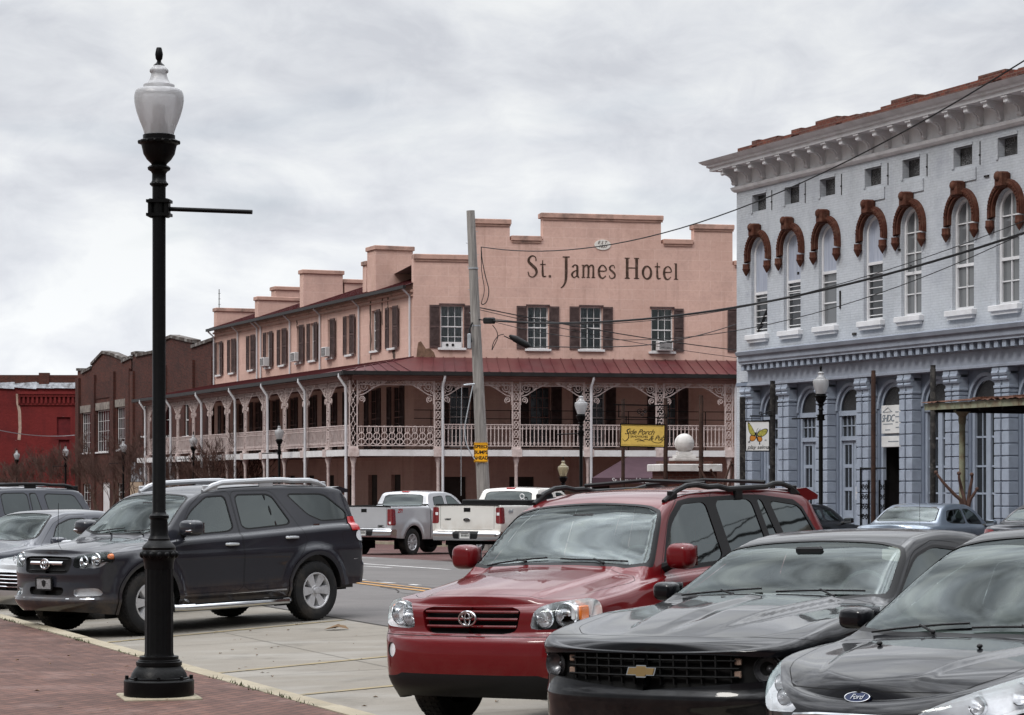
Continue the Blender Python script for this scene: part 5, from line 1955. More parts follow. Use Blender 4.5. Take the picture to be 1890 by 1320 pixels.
PO = {}
for (px, top, m, lab, r, sq) in ((1150, 737, M_RUST, 'rusty post at the left end of the yellow pub sign', .055, False), (1228.5, 735, M_RUST, 'rusty post at the right end of the yellow pub sign', .065, False),
                                 (1294, 730, M_RUST, 'rusty post right of the white stone ball', .065, False), (1370.5, 733, M_DKPOST, 'dark square post left of the butterfly sign', .075, True),
                                 (1426, 703, M_DKPOST, 'dark post carrying the butterfly sign on its bracket', .075, False), (1612, 684, M_RUST, 'rusty post standing before the blue building beside the office doorway', .06, False),
                                 (1722, 674, M_DKPOST, 'speckled dark post standing left of the rusty canopy', .07, False)):
    PO[px] = rusty_post(px, top, m, lab, r, square=sq)

# pub sign hung between two posts
pa, pb = on_q(1150, 31.05), on_q(1228.5, 31.05)
sd = (pb - pa).normalized()
FS = Frame(pa.x, pa.y, pb.x - pa.x, pb.y - pa.y)
# the sign faces the viewer's end of the street, so it is turned out from the line of posts
pc = at(1186, 804, 69.0)
FS = Frame(pc.x, pc.y, .985, -.02)
M_PUBY = pm('yellow_pub_sign_paint', (.58, .40, .095), .5, var=.08, dirt=(.40, .26, .07), dirt_amt=.35, dscale=3)
hw, hh = .625, .31
ps_ = thing('pub_sign', 'yellow sandwich pub sign with black script, hung between two rusty posts', 'sign', tuple(pc))
T = FS.M @ Matrix.Translation((0, 0, pc.z)) @ Matrix.Rotation(R(1.2), 4, 'Y')
mb = MB(T)
mb.box(-hw, hw, -.015, .02, -hh, hh); mb.build('panel', M_PUBY, ps_)
mb = MB(T)
for (a, b, c1_, d1) in ((-hw - .03, hw + .03, hh, hh + .03), (-hw - .03, hw + .03, -hh - .03, -hh), (-hw - .03, -hw, -hh, hh), (hw, hw + .03, -hh, hh)):
    mb.box(a, b, -.03, .03, c1_, d1)
mb.box(-.86, .72, -.015, .015, hh + .55, hh + .585); mb.box(-.72, -.69, -.015, .015, hh + .20, hh + .55); mb.box(-.5, -.47, -.012, .012, hh + .03, hh + .24); mb.box(.42, .45, -.012, .012, hh + .03, hh + .24); mb.box(-.72, .7, -.012, .012, hh + .20, hh + .23)
for (cx, cz, r_, tr, a0_, fl) in ((-.1, hh + .38, .09, 1.4, 0, 1), (.05, hh + .40, .07, 1.3, 2, -1), (.55, hh + .40, .12, 1.6, 1, 1), (.62, hh + .28, .08, 1.4, 0, -1), (-.02, hh + .30, .05, 1.2, 3, 1)):
    mb.tube([(x, 0, z) for (x, z) in spiral(cx, cz, r_, tr, a0_, 9, .2, fl)], .014, 4)
mb.build('iron_frame', M_BLACKIRON, ps_)
mb = MB(T)
for (tx, sz, x, z, sh, al) in (('Side Porch', .215, -.10, .095, .45, 'CENTER'), ('SANDWICHES', .085, -.10, -.035, .0, 'CENTER'), ('& Pub', .20, .40, -.07, .45, 'CENTER')):
    v, f = text_mesh(tx, sz, shear=sh, extrude=.002, space=.92)
    mb.add(v, f, M=Matrix.Translation((x, -.018, z)) @ STAND)
for st in ([(-.58, -.10, .01), (-.50, -.17, .015), (-.40, -.05, .02), (-.44, .14, .015), (-.36, .20, .01)], [(-.22, -.13, .01), (-.10, -.10, .018), (0, -.14, .01), (.10, -.10, .018), (.2, -.14, .01)], [(-.16, -.17, .01), (-.05, -.145, .015), (.06, -.175, .01)], [(.24, -.12, .01), (.34, -.19, .014), (.5, -.2, .014), (.58, -.14, .01)]):
    mb.ribbon(cat(st, 5), -.0195, -.0155)
for fr in ((-hw + .03, hw - .03, hh - .035, hh - .028), (-hw + .03, hw - .03, -hh + .028, -hh + .035)): mb.box(fr[0], fr[1], -.018, -.0155, fr[2], fr[3])
mb.build('lettering', M_SIGNK, ps_)

# butterfly sign
pc = at(1398, 805, 63.4)
FP = Frame(pc.x, pc.y, .99, -.02)
T = FP.M @ Matrix.Translation((0, 0, pc.z))
bs = thing('gallery_sign', 'white square sign with a painted butterfly hanging from a dark post', 'sign', tuple(pc))
hw, hh = .305, .385
mb = MB(T); mb.box(-hw, hw, -.015, .015, -hh, hh); mb.build('panel', M_SIGNW, bs)
mb = MB(T)
for (a, b, c1_, d1) in ((-hw - .03, hw + .03, hh, hh + .03), (-hw - .03, hw + .03, -hh - .03, -hh), (-hw - .03, -hw, -hh, hh), (hw, hw + .03, -hh, hh)): mb.box(a, b, -.025, .025, c1_, d1)
mb.build('frame', M_BLACKIRON, bs)
mb = MB(T)
for z in (hh + .13,): mb.box(-.20, .42, -.015, .015, z, z + .035)
mb.tube([(.40, 0, hh + .30), (.28, 0, hh + .26), (.10, 0, hh + .18)], .014, 5)
for q_ in (spiral(.08, hh + .22, .05, 1.5, 0), spiral(.33, hh + .20, .055, 1.5, 2, flip=-1)): mb.tube([(x, 0, z) for (x, z) in q_], .012, 4)
for x in (-.15, .15): mb.box(x - .008, x + .008, -.008, .008, hh + .03, hh + .13)
mb.build('bracket', M_BLACKIRON, bs)
M_BFY = pm('olive_yellow_paint', (.36, .33, .07), .6, var=.35, vscale=12, dirt=(.08, .075, .03), dirt_amt=.8, dscale=14)
M_BFO = pm('orange_paint', (.52, .20, .03), .6, var=.3, vscale=14, dirt=(.05, .03, .02), dirt_amt=.6, dscale=14)
W1 = cat([(-.05, .02), (-.10, .16), (-.20, .33), (-.255, .36), (-.25, .22), (-.21, .08), (-.13, .0)], 4, True)
W2 = cat([(-.02, .04), (.06, .14), (.20, .20), (.275, .17), (.24, .06), (.12, -.02), (.02, -.01)], 4, True)
W3 = cat([(-.06, .0), (-.18, .02), (-.21, -.08), (-.16, -.14), (-.08, -.12), (-.03, -.04)], 4, True)
W4 = cat([(-.01, -.02), (.10, -.02), (.13, -.10), (.07, -.16), (.0, -.12)], 4, True)
mb = MB(T)
for W in (W1, W2, W3, W4):
    cx = sum(p[0] for p in W) / len(W); cz = sum(p[1] for p in W) / len(W)
    W = W if sum(W[i][0] * W[(i + 1) % len(W)][1] - W[(i + 1) % len(W)][0] * W[i][1] for i in range(len(W))) > 0 else W[::-1]
    mb.mi = 0; mb.prism(W, -.017, -.0152)
    mb.mi = 1 if W1[0] in W or W2[0] in W else 2
    mb.prism([(cx + (p[0] - cx) * .84, cz + (p[1] - cz) * .84) for p in W], -.019, -.0172)
mb.mi = 0
mb.tube([(-.05, -.018, .10), (-.03, -.018, .0), (.01, -.018, -.12)], .018, 6)
for st in ([(-.03, .08), (-.01, .17), (.02, .21)], [(-.02, .07), (.04, .14), (.08, .19)]): mb.ribbon([(x, z, .010) for x, z in st], -.018, -.0155)
mb.tube([(-.19, -.018, -.1), (-.22, -.018, -.17), (-.25, -.018, -.15)], .012, 5); mb.tube([(.06, -.018, -.15), (.05, -.018, -.22)], .014, 5)
mb.build('painted_butterfly', [M_SIGNK, M_BFY, M_BFO], bs)
mb = MB(T)
v, f = text_mesh('play selma', .145, shear=.25, extrude=.002, space=.95)
mb.add(v, f, M=Matrix.Translation((.02, -.018, -.295)) @ STAND)
for z in (-.10, -.125): mb.box(.19, .24, -.017, -.0155, z - .006, z + .006)
mb.build('lettering', M_SIGNK, bs)

# ------------------------------------------------------------------ stone ball monument
pm_ = at(1263, 893, 74.0); gzz = gz(pm_.x, pm_.y)
mon = thing('monument', 'brick pier with white stone cap and a big white stone ball on steps', 'monument', (pm_.x, pm_.y, gzz))
M_BALL = pm('white_stone', (.56, .54, .52), .85, var=.08, vscale=4, dirt=(.26, .23, .20), dirt_amt=.55, dscale=2.5, bmp=.2, bscale=30)
def mz(py): return EYE + (CY - py) * 74.0 / FPX
T = Matrix.Translation((pm_.x, pm_.y, 0)) @ Matrix.Rotation(R(8), 4, 'Z')
k = 74.0 / FPX
mb = MB(T); mb.box(-50 * k, 50 * k, -50 * k, 50 * k, gzz - .1, mz(871)); mb.build('brick_pier', M_OLDBRICK, mon)
mb = MB(T); mb.bbox(-58.5 * k, 58.5 * k, -58.5 * k, 58.5 * k, mz(870.8), mz(857), .02); mb.build('stone_cap', M_BALL, mon)
mb = MB(T); mb.box(-44 * k, 44 * k, -44 * k, 44 * k, mz(856.8), mz(851)); mb.build('brick_course', M_OLDBRICK, mon)
mb = MB(T)
for (w, a, b) in ((24, 851, 845.5), (18.5, 845.4, 840), (13, 839.9, 834)): mb.bbox(-w * k, w * k, -w * k, w * k, mz(a), mz(b), .01)
mb.build('stepped_base', M_BALL, mon)
mb = MB(T); mb.sphere((0, 0, mz(818.5)), 18.3 * k, n=32, m=20); mb.lathe([(18.45 * k, mz(818.9)), (18.45 * k, mz(818.3))], 32)
mb.build('stone_ball', M_BALL, mon)

# ------------------------------------------------------------------ rusty canopy before the blue building
cn = thing('rusty_canopy', 'low rusty sheet roofed canopy with mouldy green fascia on an iron post', 'canopy', tuple(on_q(1778, 31)))
FC = Frame(*(N * 30.2).to_2d().to_tuple(), -U.x, -U.y)
s0, s1 = FC.s(1707), FC.s(2050)
z0, z1 = FC.z(1707, 757.5), FC.z(1707, 748)
mb = MB(FC.M)
mb.box(s0, s1, 0, .06, z0, z1 + .03); mb.box(s0, s0 + .06, .061, 3.2, z0, z1 + .02)
i = 0
while s0 + i * .62 < s1:
    mb.box(s0 + i * .62, s0 + i * .62 + .02, -.012, -.001, z0, z1 + .03); i += 1
mb.build('fascia', M_GREENF, cn)
mb = MB(FC.M)
n = int((s1 - s0) / .12)
v = []
for i in range(n + 1):
    s = s0 - .05 + i * .12
    dz = .010 * math.cos(i * math.pi) + rnd.uniform(-.012, .012)
    v += [(s, -.08 + rnd.uniform(-.02, .02), z1 + .05 + dz), (s, 3.6, z1 + .34 + dz)]
mb.add(v, [(2 * i, 2 * i + 2, 2 * i + 3, 2 * i + 1) for i in range(n)])
mb.mi = 0
for i in range(16):
    s = rnd.uniform(s0, s1); mb.box(s, s + rnd.uniform(.1, .5), rnd.uniform(-.05, .4), rnd.uniform(.5, .9), z1 + .07, z1 + rnd.uniform(.09, .13))
mb.build('sheet_roof', M_RUSTRF, cn)
mb = MB(FC.M); mb.box(s0 + .07, s1, .07, 3.2, z0 + .02, z0 + .05)
for i in range(12): mb.box(s0 + .3 + i * .9, s0 + .36 + i * .9, .07, 3.2, z0 - .06, z0 + .018)
mb.build('soffit', M_DARK, cn)
mb = MB(FC.M)
sp_ = FC.s(1776, .6)
g_ = gz(*(FC.M @ Vector((sp_, .6, 0))).to_2d())
mb.lathe([(.13, g_), (.13, g_ + .1), (.075, g_ + .16), (.07, z0 - .35), (.085, z0 - .3), (.09, z0 - .15), (.16, z0 - .06), (.20, z0 - .05), (.20, z0)], 12, (sp_, .6, 0))
mb.build('post', M_GREENF, cn)

# ------------------------------------------------------------------ trees
M_BARK = pm('brown_bark', (.085, .055, .042), .9, var=.3, vscale=6, bmp=.3, bscale=30)
M_TWIG = pm('red_brown_twigs', (.070, .038, .030), .9, var=.35, vscale=3)


def limb(mt, mc, p, d, l, r, lv, rg, up=.25):
    n = 3
    P = [p]; q_ = p.copy(); dd = d.copy()
    for i in range(n):
        dd = (dd + Vector((rg.uniform(-1, 1), rg.uniform(-1, 1), rg.uniform(-.3, 1) * up)) * .22).normalized()
        q_ = q_ + dd * l / n
        P.append(q_.copy())
    rs = [r * (1 - .38 * i / n) for i in range(n + 1)]
    (mt if lv >= 3 else mc).tube([tuple(x) for x in P], rs, 6 if lv >= 3 else 3, cap=False)
    if lv == 0: return
    k = rg.choice((3, 4)) if lv < 4 else 3
    for i in range(k):
        t_ = rg.uniform(.45, 1.0) if i else 1.0
        f = min(int(t_ * n), n - 1)
        s_ = P[f].lerp(P[f + 1], t_ * n - f)
        ax = Vector((rg.uniform(-1, 1), rg.uniform(-1, 1), rg.uniform(-.2, .7)))
        nd = (dd + ax * rg.uniform(.35, .75)).normalized()
        limb(mt, mc, s_, nd, l * rg.uniform(.55, .8), max(rs[-1] * .62, .0085), lv - 1, rg, up)


def bare_tree(label, loc, seed, h=1.0, group=None, levels=5):
    rg = random.Random(seed)
    t = thing('bare_tree', label, 'tree', loc, 0, group)
    mt, mc = MB(), MB()
    for i in range(5):
        a = i * 2 * math.pi / 5 + rg.uniform(-.4, .4)
        d = Vector((math.cos(a) * rg.uniform(.15, .5), math.sin(a) * rg.uniform(.15, .5), 1)).normalized()
        limb(mt, mc, Vector((.12 * math.cos(a), .12 * math.sin(a), -.1)), d, 1.7 * h, .055 * h, levels, rg, .35)
    mt.build('trunk', M_BARK, t, local=True)
    mc.build('crown', M_TWIG, t, local=True)
    return t


G_ = 'bare crape myrtle trees along the far kerb'
T0 = bare_tree('bare twiggy tree before the red building wall, leftmost', tuple(on_q(62, 31.6)), 3, 1.25, G_)
T1 = bare_tree('bare forked tree in front of the brown building white door', tuple(on_q(195, 31.6)), 5, 1.25, G_)
T2 = bare_tree('bare tree right of the tall black lamp, before the hotel veranda end', tuple(on_q(318, 31.6)), 8, 1.08, G_)
T3 = bare_tree('wide bare tree in front of the hotel wing veranda', tuple(on_q(428, 31.6)), 11, 1.12, G_)
for (src, px, sc, ro, lab) in ((T0, 128, .95, 2.0, 'bare tree between the red building and the brown barred windows'), (T1, 262, .95, 4.0, 'bare tree half hidden by the tall black lamp post'), (T3, 392, .85, 1.2, 'smaller bare tree at the left of the wide one by the hotel wing'), (T2, 8, .95, 3.0, 'bare tree at the left edge beside the farthest lamp')):
    c = copy_tree(src); c.location = on_q(px, 31.9); c.scale = (sc,) * 3; c.rotation_euler = (0, 0, ro); c['label'] = lab


def pollard(label, loc, spec, m=M_BARK, th=1.0):
    t = thing('pruned_tree', label, 'tree', loc)
    mb = MB()
    for P in spec:
        k = cat(P, 4)
        n = len(k)
        mb.tube(k, [(.085 - .045 * i / (n - 1)) * th for i in range(n)], 8)
        mb.sphere(k[-1], .075 * th, n=8, m=6)
    mb.build('trunk', m, t, local=True)
    return t


b0 = at(1782, 935, 52.5); b0.z = gz(b0.x, b0.y)
k = 52.5 / FPX
def lp(px, py): return (px - 1782) * k
def zp(py): return (EYE + (CY - py) * k) - b0.z
spec = []
for (P) in ([(1778, 985), (1775, 930), (1760, 912), (1740, 890), (1728, 872)], [(1780, 985), (1780, 930), (1776, 905), (1770, 885), (1769, 874)], [(1784, 985), (1786, 935), (1790, 905), (1794, 885), (1793, 876)], [(1786, 985), (1788, 930), (1797, 912), (1803, 903)]):
    spec.append([(lp(x, y), .05 * math.sin(i * 2 + x), zp(y)) for i, (x, y) in enumerate(P)])
M_POLL = pm('pruned_reddish_bark', (.06, .032, .024), .85, var=.35, vscale=8, bmp=.3, bscale=30)
pollard('hard pruned tree with knobbly stumps under the rusty canopy', tuple(b0), spec, M_POLL, .6)
b1 = at(1322, 935, 68); b1.z = gz(b1.x, b1.y); k = 68 / FPX; THIN = .55
spec = []
for P in ([(1318, 950), (1312, 900), (1300, 880), (1291, 862)], [(1330, 950), (1335, 900), (1342, 875), (1350, 852)], [(1326, 950), (1330, 905), (1322, 885), (1312, 868)], [(1332, 950), (1345, 900), (1352, 870), (1352, 858)]):
    spec.append([((x - 1322) * k, .04 * math.sin(x), EYE + (CY - y) * k - b1.z) for (x, y) in P])
pollard('hard pruned tree with knobbly stumps right of the stone ball', tuple(b1), spec, M_POLL, .55)

a, b = at(-20, 790, 150), at(141, 803, 168)
tag((lambda m_: (m_.tube(sag(a, b, .25), .03, 4), m_.build('overhead_wire', M_STEELG))[1])(MB()), 'pale thin wire drooping across the red building wall', 'wire')

# aerial on the hotel roof
mb = MB(); p = at(404.5, 572, 131)
mb.tube([tuple(p), (p.x, p.y, EYE + (CY - 534) * 131 / FPX)], .025, 5)
for dz in (.3, .6, .9): mb.tube([(p.x - .05, p.y, p.z + dz), (p.x + .08, p.y, p.z + dz)], .015, 4)
mb.build('aerial', M_DKPOST, hotel)

# ------------------------------------------------------------------ litter, weeds in the kerb joint, a plant at the lower edge
M_WEED = pm('dull_green_weeds', (.045, .055, .02), .9, var=.4, vscale=9)
mb = MB()
rg = random.Random(5)
for i in range(900):
    t_ = rg.uniform(11, 32); 
    if math.sin(t_ * 1.7) + math.sin(t_ * 3.1 + 1) < rg.uniform(-1, 1.6): continue
    p = qt(rg.gauss(5.80, .025), t_)
    a = rg.uniform(0, 6.28); l = rg.uniform(.012, .045)
    d = Vector((math.cos(a), math.sin(a), 0))
    mb.add([tuple(p - d * .006), tuple(p + d * .006), tuple(p + d.yxz * .02 + Vector((0, 0, l)))], [(0, 1, 2)])
structure(mb.build('kerb_weeds', M_WEED), 'stuff')
M_LEAF = pm('dry_leaf', (.12, .075, .04), .9, var=.3)
(q_, t_) = gpix(622, 1163)
p = qt(q_, t_)
mb = MB(Matrix.Translation(p)); 
mb.add([(-.16, -.06, .01), (0, -.09, .05), (.15, -.02, .012), (.10, .08, .05), (-.06, .09, .015), (0, 0, .07)], [(0, 1, 5), (1, 2, 5), (2, 3, 5), (3, 4, 5), (4, 0, 5)])
tag(mb.build('dry_leaf', M_LEAF), 'single curled dry leaf lying on the concrete parking pavement', 'leaf')
M_REDLEAF = pm('dry_red_grass', (.16, .045, .022), .8, var=.4, vscale=12)
for (px, h, lab) in ((432, .23, 'dry red plant tips at the bottom edge under the street lamp'), (505, .30, 'taller dry red plant tips at the bottom edge right of the lamp')):
    b_ = at(px, 1300, 13.0); b_.z = .05
    t = thing('dry_plant', lab, 'plant', tuple(b_))
    mb = MB(); rg = random.Random(px)
    for i in range(26):
        a = rg.uniform(0, 6.28); l = rg.uniform(.6, 1) * h * 1.1; w = .008
        dx, dy = math.cos(a) * l * .55, math.sin(a) * l * .55
        P = [(0, 0, 0), (dx * .3, dy * .3, l * .6), (dx, dy, l)]
        mb.add([(P[0][0] - w, 0, 0), (P[0][0] + w, 0, 0), (P[1][0] + w, P[1][1], P[1][2]), (P[1][0] - w, P[1][1], P[1][2]), P[2]], [(0, 1, 2, 3), (3, 2, 4)])
    mb.build('leaves', M_REDLEAF, t, local=True)

# bits of leaf and grit on the paving
mb = MB(); rg = random.Random(9)
for i in range(420):
    q_, t_ = rg.uniform(.5, 9.8), rg.uniform(9, 34)
    if 5.7 < q_ < 6.1: continue
    p = qt(q_, t_); l = rg.uniform(.008, .03); a = rg.uniform(0, 6.28)
    d = Vector((math.cos(a), math.sin(a), 0)) * l; e = Vector((-d.y, d.x, 0)) * rg.uniform(.3, .8)
    h_ = Vector((0, 0, .006)); k_ = Vector((0, 0, rg.uniform(.006, .02)))
    mb.add([tuple(p + h_ - d), tuple(p + k_ - e), tuple(p + h_ + d), tuple(p + k_ + e)], [(0, 1, 2, 3)])
structure(mb.build('leaf_litter', M_LEAF), 'stuff')
# ------------------------------------------------------------------ vehicles
def pchip(pts):
    x = np.array([p[0] for p in pts], float); y = np.array([p[1] for p in pts], float)
    h = np.diff(x); d = np.diff(y) / h
    n = len(x); m = np.zeros(n)
    for i in range(1, n - 1):
        if d[i - 1] * d[i] > 0:
            w1, w2 = 2 * h[i] + h[i - 1], h[i] + 2 * h[i - 1]
            m[i] = (w1 + w2) / (w1 / d[i - 1] + w2 / d[i])
    m[0], m[-1] = d[0], d[-1]

    def f(q):
        q = np.clip(np.asarray(q, float), x[0], x[-1])
        i = np.clip(np.searchsorted(x, q) - 1, 0, n - 2)
        t = (q - x[i]) / h[i]
        return ((2 * t ** 3 - 3 * t ** 2 + 1) * y[i] + (t ** 3 - 2 * t ** 2 + t) * h[i] * m[i] + (-2 * t ** 3 + 3 * t ** 2) * y[i + 1] + (t ** 3 - t ** 2) * h[i] * m[i + 1])
    return f


def sdf(P, poly):
    """signed distance of points (n,2) to a polygon, negative inside"""
    poly = np.asarray(poly, float)
    n = len(poly)
    d = np.full(len(P), 1e9); s = np.zeros(len(P), bool)
    for i in range(n):
        a, b = poly[i - 1], poly[i]
        e = b - a; w = P - a
        t = np.clip((w @ e) / max(e @ e, 1e-12), 0, 1)
        q = w - t[:, None] * e
        d = np.minimum(d, (q * q).sum(1))
        c = ((a[1] > P[:, 1]) != (b[1] > P[:, 1]))
        with np.errstate(divide='ignore', invalid='ignore'):
            xi = a[0] + (P[:, 1] - a[1]) * (b[0] - a[0]) / (b[1] - a[1] if b[1] != a[1] else 1e-12)
        s ^= c & (P[:, 0] < xi)
    d = np.sqrt(d)
    return np.where(s, -d, d)


def chaikin(p, k=2, w=.22):
    for _ in range(k):
        q = []
        n = len(p)
        for i in range(n):
            a, b = p[i], p[(i + 1) % n]
            q += [(a[0] + (b[0] - a[0]) * w, a[1] + (b[1] - a[1]) * w), (a[0] + (b[0] - a[0]) * (1 - w), a[1] + (b[1] - a[1]) * (1 - w))]
        p = q
    return p


class Skin:
    """the outer surface of half a vehicle (y >= 0): x runs from the nose to the tail, z up"""

    def __init__(s, S):
        s.S = S
        L = S['L']
        W, zs, zt, tb, cr, zb = (pchip(S[k]) for k in ('W', 'zs', 'zt', 'tb', 'cr', 'zb'))
        si, fi, ri = (pchip(S[k]) for k in ('side', 'front', 'rear'))
        af, pf, ar, pr = S['af'], S['pf'], S['ar'], S['pr']
        dx = S.get('dx', .045)
        nc = 18
        fr_ = np.linspace(0, .72, 12)
        def ang(p_):
            a_ = np.arcsin(fr_ ** (p_ / 2))
            return np.concatenate([a_, np.linspace(a_[-1], math.pi / 2, 11)[1:]])
        th = ang(pf)
        cols = [(af * (1 - math.cos(t) ** (2 / pf)), math.sin(t) ** (2 / pf)) for t in th]
        th = ang(pr)
        xs = list(np.arange(af, L - ar, dx)[1:])
        for a, b, st in S.get('dense', []):
            xs = [x for x in xs if not a < x < b] + list(np.arange(a, b + 1e-6, st))
        cols += [(x, 1.0) for x in sorted(xs)]
        cols += [(L - ar * (1 - math.cos(t) ** (2 / pr)), math.sin(t) ** (2 / pr)) for t in th[::-1]]
        cx = np.array([c[0] for c in cols]); cy = np.array([c[1] for c in cols]) * W(cx)
        tx = np.gradient(cx); ty = np.gradient(cy)
        l = np.hypot(tx, ty) + 1e-9
        nx, ny = -ty / l, tx / l
        nx[0], ny[0] = -1, 0; nx[-1], ny[-1] = 1, 0
        NC = len(cols)
        M_ = S.get('rows', 30); K = S.get('trows', 44)
        v = np.linspace(0, 1, M_)
        v = np.sort(np.concatenate([v, [.985, .995]]))
        P = np.zeros((NC, len(v) + K, 3))
        z0, z1 = zb(cx), zs(cx)
        Z = z0[:, None] + (z1 - z0)[:, None] * v[None, :]
        wf = np.where(nx < 0, nx ** 2, 0)[:, None]; wr = np.where(nx > 0, nx ** 2, 0)[:, None]; ws = (ny ** 2)[:, None]
        # round the shoulder over
        rr = S.get('rsh', .05)
        sh = np.clip(1 - (z1[:, None] - Z) / rr, 0, 1)
        sh = (1 - np.sqrt(np.clip(1 - sh ** 2, 0, 1))) * rr * .7
        sidev = si(Z)
        ins = wf * fi(Z) + wr * ri(Z) + ws * sidev + sh
        for (wx, wz, R_, A_, wd) in S.get('flare', []):
            rho = np.hypot(cx[:, None] - wx, Z - wz)
            g = np.clip(1 - np.abs(rho - R_) / wd, 0, 1)
            ins = ins - ws * A_ * g * g * (3 - 2 * g)
        X = cx[:, None] - nx[:, None] * ins
        Y = cy[:, None] - ny[:, None] * ins
        Y = np.maximum(Y, 0); Y[0, :] = 0; Y[-1, :] = 0
        P[:, :len(v), 0] = X; P[:, :len(v), 1] = Y; P[:, :len(v), 2] = Z
        xs_, ys_, zs_ = X[:, -1], Y[:, -1], Z[:, -1]
        dsp = S.get('disp')
        k = np.linspace(0, 1, 240)
        for i in range(NC):
            y = ys_[i] * (1 - k)
            f1 = zs_[i] + tb(xs_[i]) * (ys_[i] - y)
            f2 = zt(xs_[i]) - cr(xs_[i]) * y * y
            f2 = np.full_like(y, f2) if np.isscalar(f2) else f2
            if dsp is not None: f2 = f2 + dsp(np.full_like(y, xs_[i]), y)
            r_ = S.get('rr', .06)
            h = np.maximum(r_ - np.abs(f1 - f2), 0) / r_
            z = np.minimum(f1, f2) - h * h * r_ / 4
            z = z + (zs_[i] - z[0]) * (1 - k) ** 6
            s_ = np.concatenate([[0], np.cumsum(np.hypot(np.diff(y), np.diff(z)))])
            if s_[-1] < 1e-6: s_ = k
            t = np.linspace(0, s_[-1], K + 1)[1:]
            P[i, len(v):, 0] = xs_[i]
            P[i, len(v):, 1] = np.interp(t, s_, y)
            P[i, len(v):, 2] = np.interp(t, s_, z)
        NR = P.shape[1]
        s.nt = len(v)
        du = np.gradient(P, axis=0); dv = np.gradient(P, axis=1)
        Nn = np.cross(du, dv)
        nl = np.linalg.norm(Nn, axis=2, keepdims=True)
        Nn = np.where(nl > 1e-9, Nn / np.maximum(nl, 1e-9), np.array([0, 0, 1.0]))
        flip = np.sign((Nn * np.array([0, 1, .3])).sum(2).mean()) or 1
        s.fl = flip
        Nn = Nn * flip
        Nn[1] = Nn[2]; Nn[0] = Nn[1]; Nn[-2] = Nn[-3]; Nn[-1] = Nn[-2]
        Nn[0, :, 1] = 0; Nn[-1, :, 1] = 0; Nn[:, -1, 1] = 0
        Nn /= np.maximum(np.linalg.norm(Nn, axis=2, keepdims=True), 1e-9)
        s.G, s.GN = P, Nn
        s.V = [tuple(p) for p in P.reshape(-1, 3)]
        s.N = [tuple(p) for p in Nn.reshape(-1, 3)]
        s.top = [(j >= s.nt - 1) for i in range(NC) for j in range(NR)]
        s.polys = []
        for i in range(NC - 1):
            for j in range(NR - 1):
                a, b, c, d = i * NR + j, (i + 1) * NR + j, (i + 1) * NR + j + 1, i * NR + j + 1
                q = (a, b, c, d) if flip > 0 else (d, c, b, a)
                s.polys.append(q)
        s.topf = [j >= s.nt - 1 for i in range(NC - 1) for j in range(NR - 1)]
        s.parts = {}

    def at(s, which, a, b):
        """nearest skin point: which = 'front' (y,z), 'rear' (y,z), 'side' (x,z), 'plan' (x,y)"""
        P = s.G.reshape(-1, 3); n = s.GN.reshape(-1, 3)
        if which == 'front': d = (P[:, 1] - a) ** 2 + (P[:, 2] - b) ** 2 + np.where(n[:, 0] < -.25, 0, 9)
        elif which == 'rear': d = (P[:, 1] - a) ** 2 + (P[:, 2] - b) ** 2 + np.where(n[:, 0] > .25, 0, 9)
        elif which == 'side': d = (P[:, 0] - a) ** 2 + (P[:, 2] - b) ** 2 + np.where(n[:, 1] > .3, 0, 9)
        else: d = (P[:, 0] - a) ** 2 + (P[:, 1] - b) ** 2 + np.where(n[:, 2] > .3, 0, 9)
        i = int(d.argmin())
        return Vector(P[i]), Vector(n[i])

    def field(s, kind, poly, cond=None):
        V = np.array(s.V)
        ax = {'side': (0, 2), 'front': (1, 2), 'rear': (1, 2), 'plan': (0, 1)}[kind]
        f = sdf(V[:, ax], poly)
        if cond is not None: f = np.maximum(f, cond(V))
        return f

    def split(s, polys, f):
        """cut polygons along f = 0; returns (inside, outside)"""
        ins, out = [], []
        cache = {}
        V, N_ = s.V, s.N
        for p in polys:
            fs = [f[i] for i in p]
            mx, mn = max(fs), min(fs)
            if mn >= 0: out.append(p); continue
            if mx <= 0: ins.append(p); continue
            A, B = [], []
            n = len(p)
            for k in range(n):
                i, j = p[k], p[(k + 1) % n]
                fi_, fj = fs[k], fs[(k + 1) % n]
                if fi_ <= 0: A.append(i)
                if fi_ >= 0: B.append(i)
                if fi_ * fj < 0:
                    key = (i, j) if i < j else (j, i)
                    q = cache.get(key)
                    if q is None:
                        t = fi_ / (fi_ - fj)
                        if key[0] != i: pass
                        a, b = V[i], V[j]
                        V.append(tuple(a[m] + (b[m] - a[m]) * t for m in range(3)))
                        a, b = N_[i], N_[j]
                        N_.append(tuple(a[m] + (b[m] - a[m]) * t for m in range(3)))
                        q = len(V) - 1
                        cache[key] = q
                    A.append(q); B.append(q)
            if len(A) > 2: ins.append(tuple(A))
            if len(B) > 2: out.append(tuple(B))
        return ins, out

    def cut(s, kind, poly, part, rim=0.0, rimpart=None, cond=None, sel=None, off=0.0):
        """take the patch inside an outline off the skin; a rim of it may go to another part"""
        f = s.field(kind, poly, cond)
        if sel is not None:
            keep = [p for p in s.polys if sel(p)]; rest = [p for p in s.polys if not sel(p)]
        else: keep, rest = s.polys, []
        ins, out = s.split(keep, f)
        s.polys = rest + out
        if rim > 0:
            f2 = s.field(kind, poly, cond) + rim
            ins, rp = s.split(ins, f2)
            s.parts.setdefault(rimpart, []).extend(rp)
        if part: s.parts.setdefault(part, []).extend(ins)
        return ins

    def is_top(s): return None


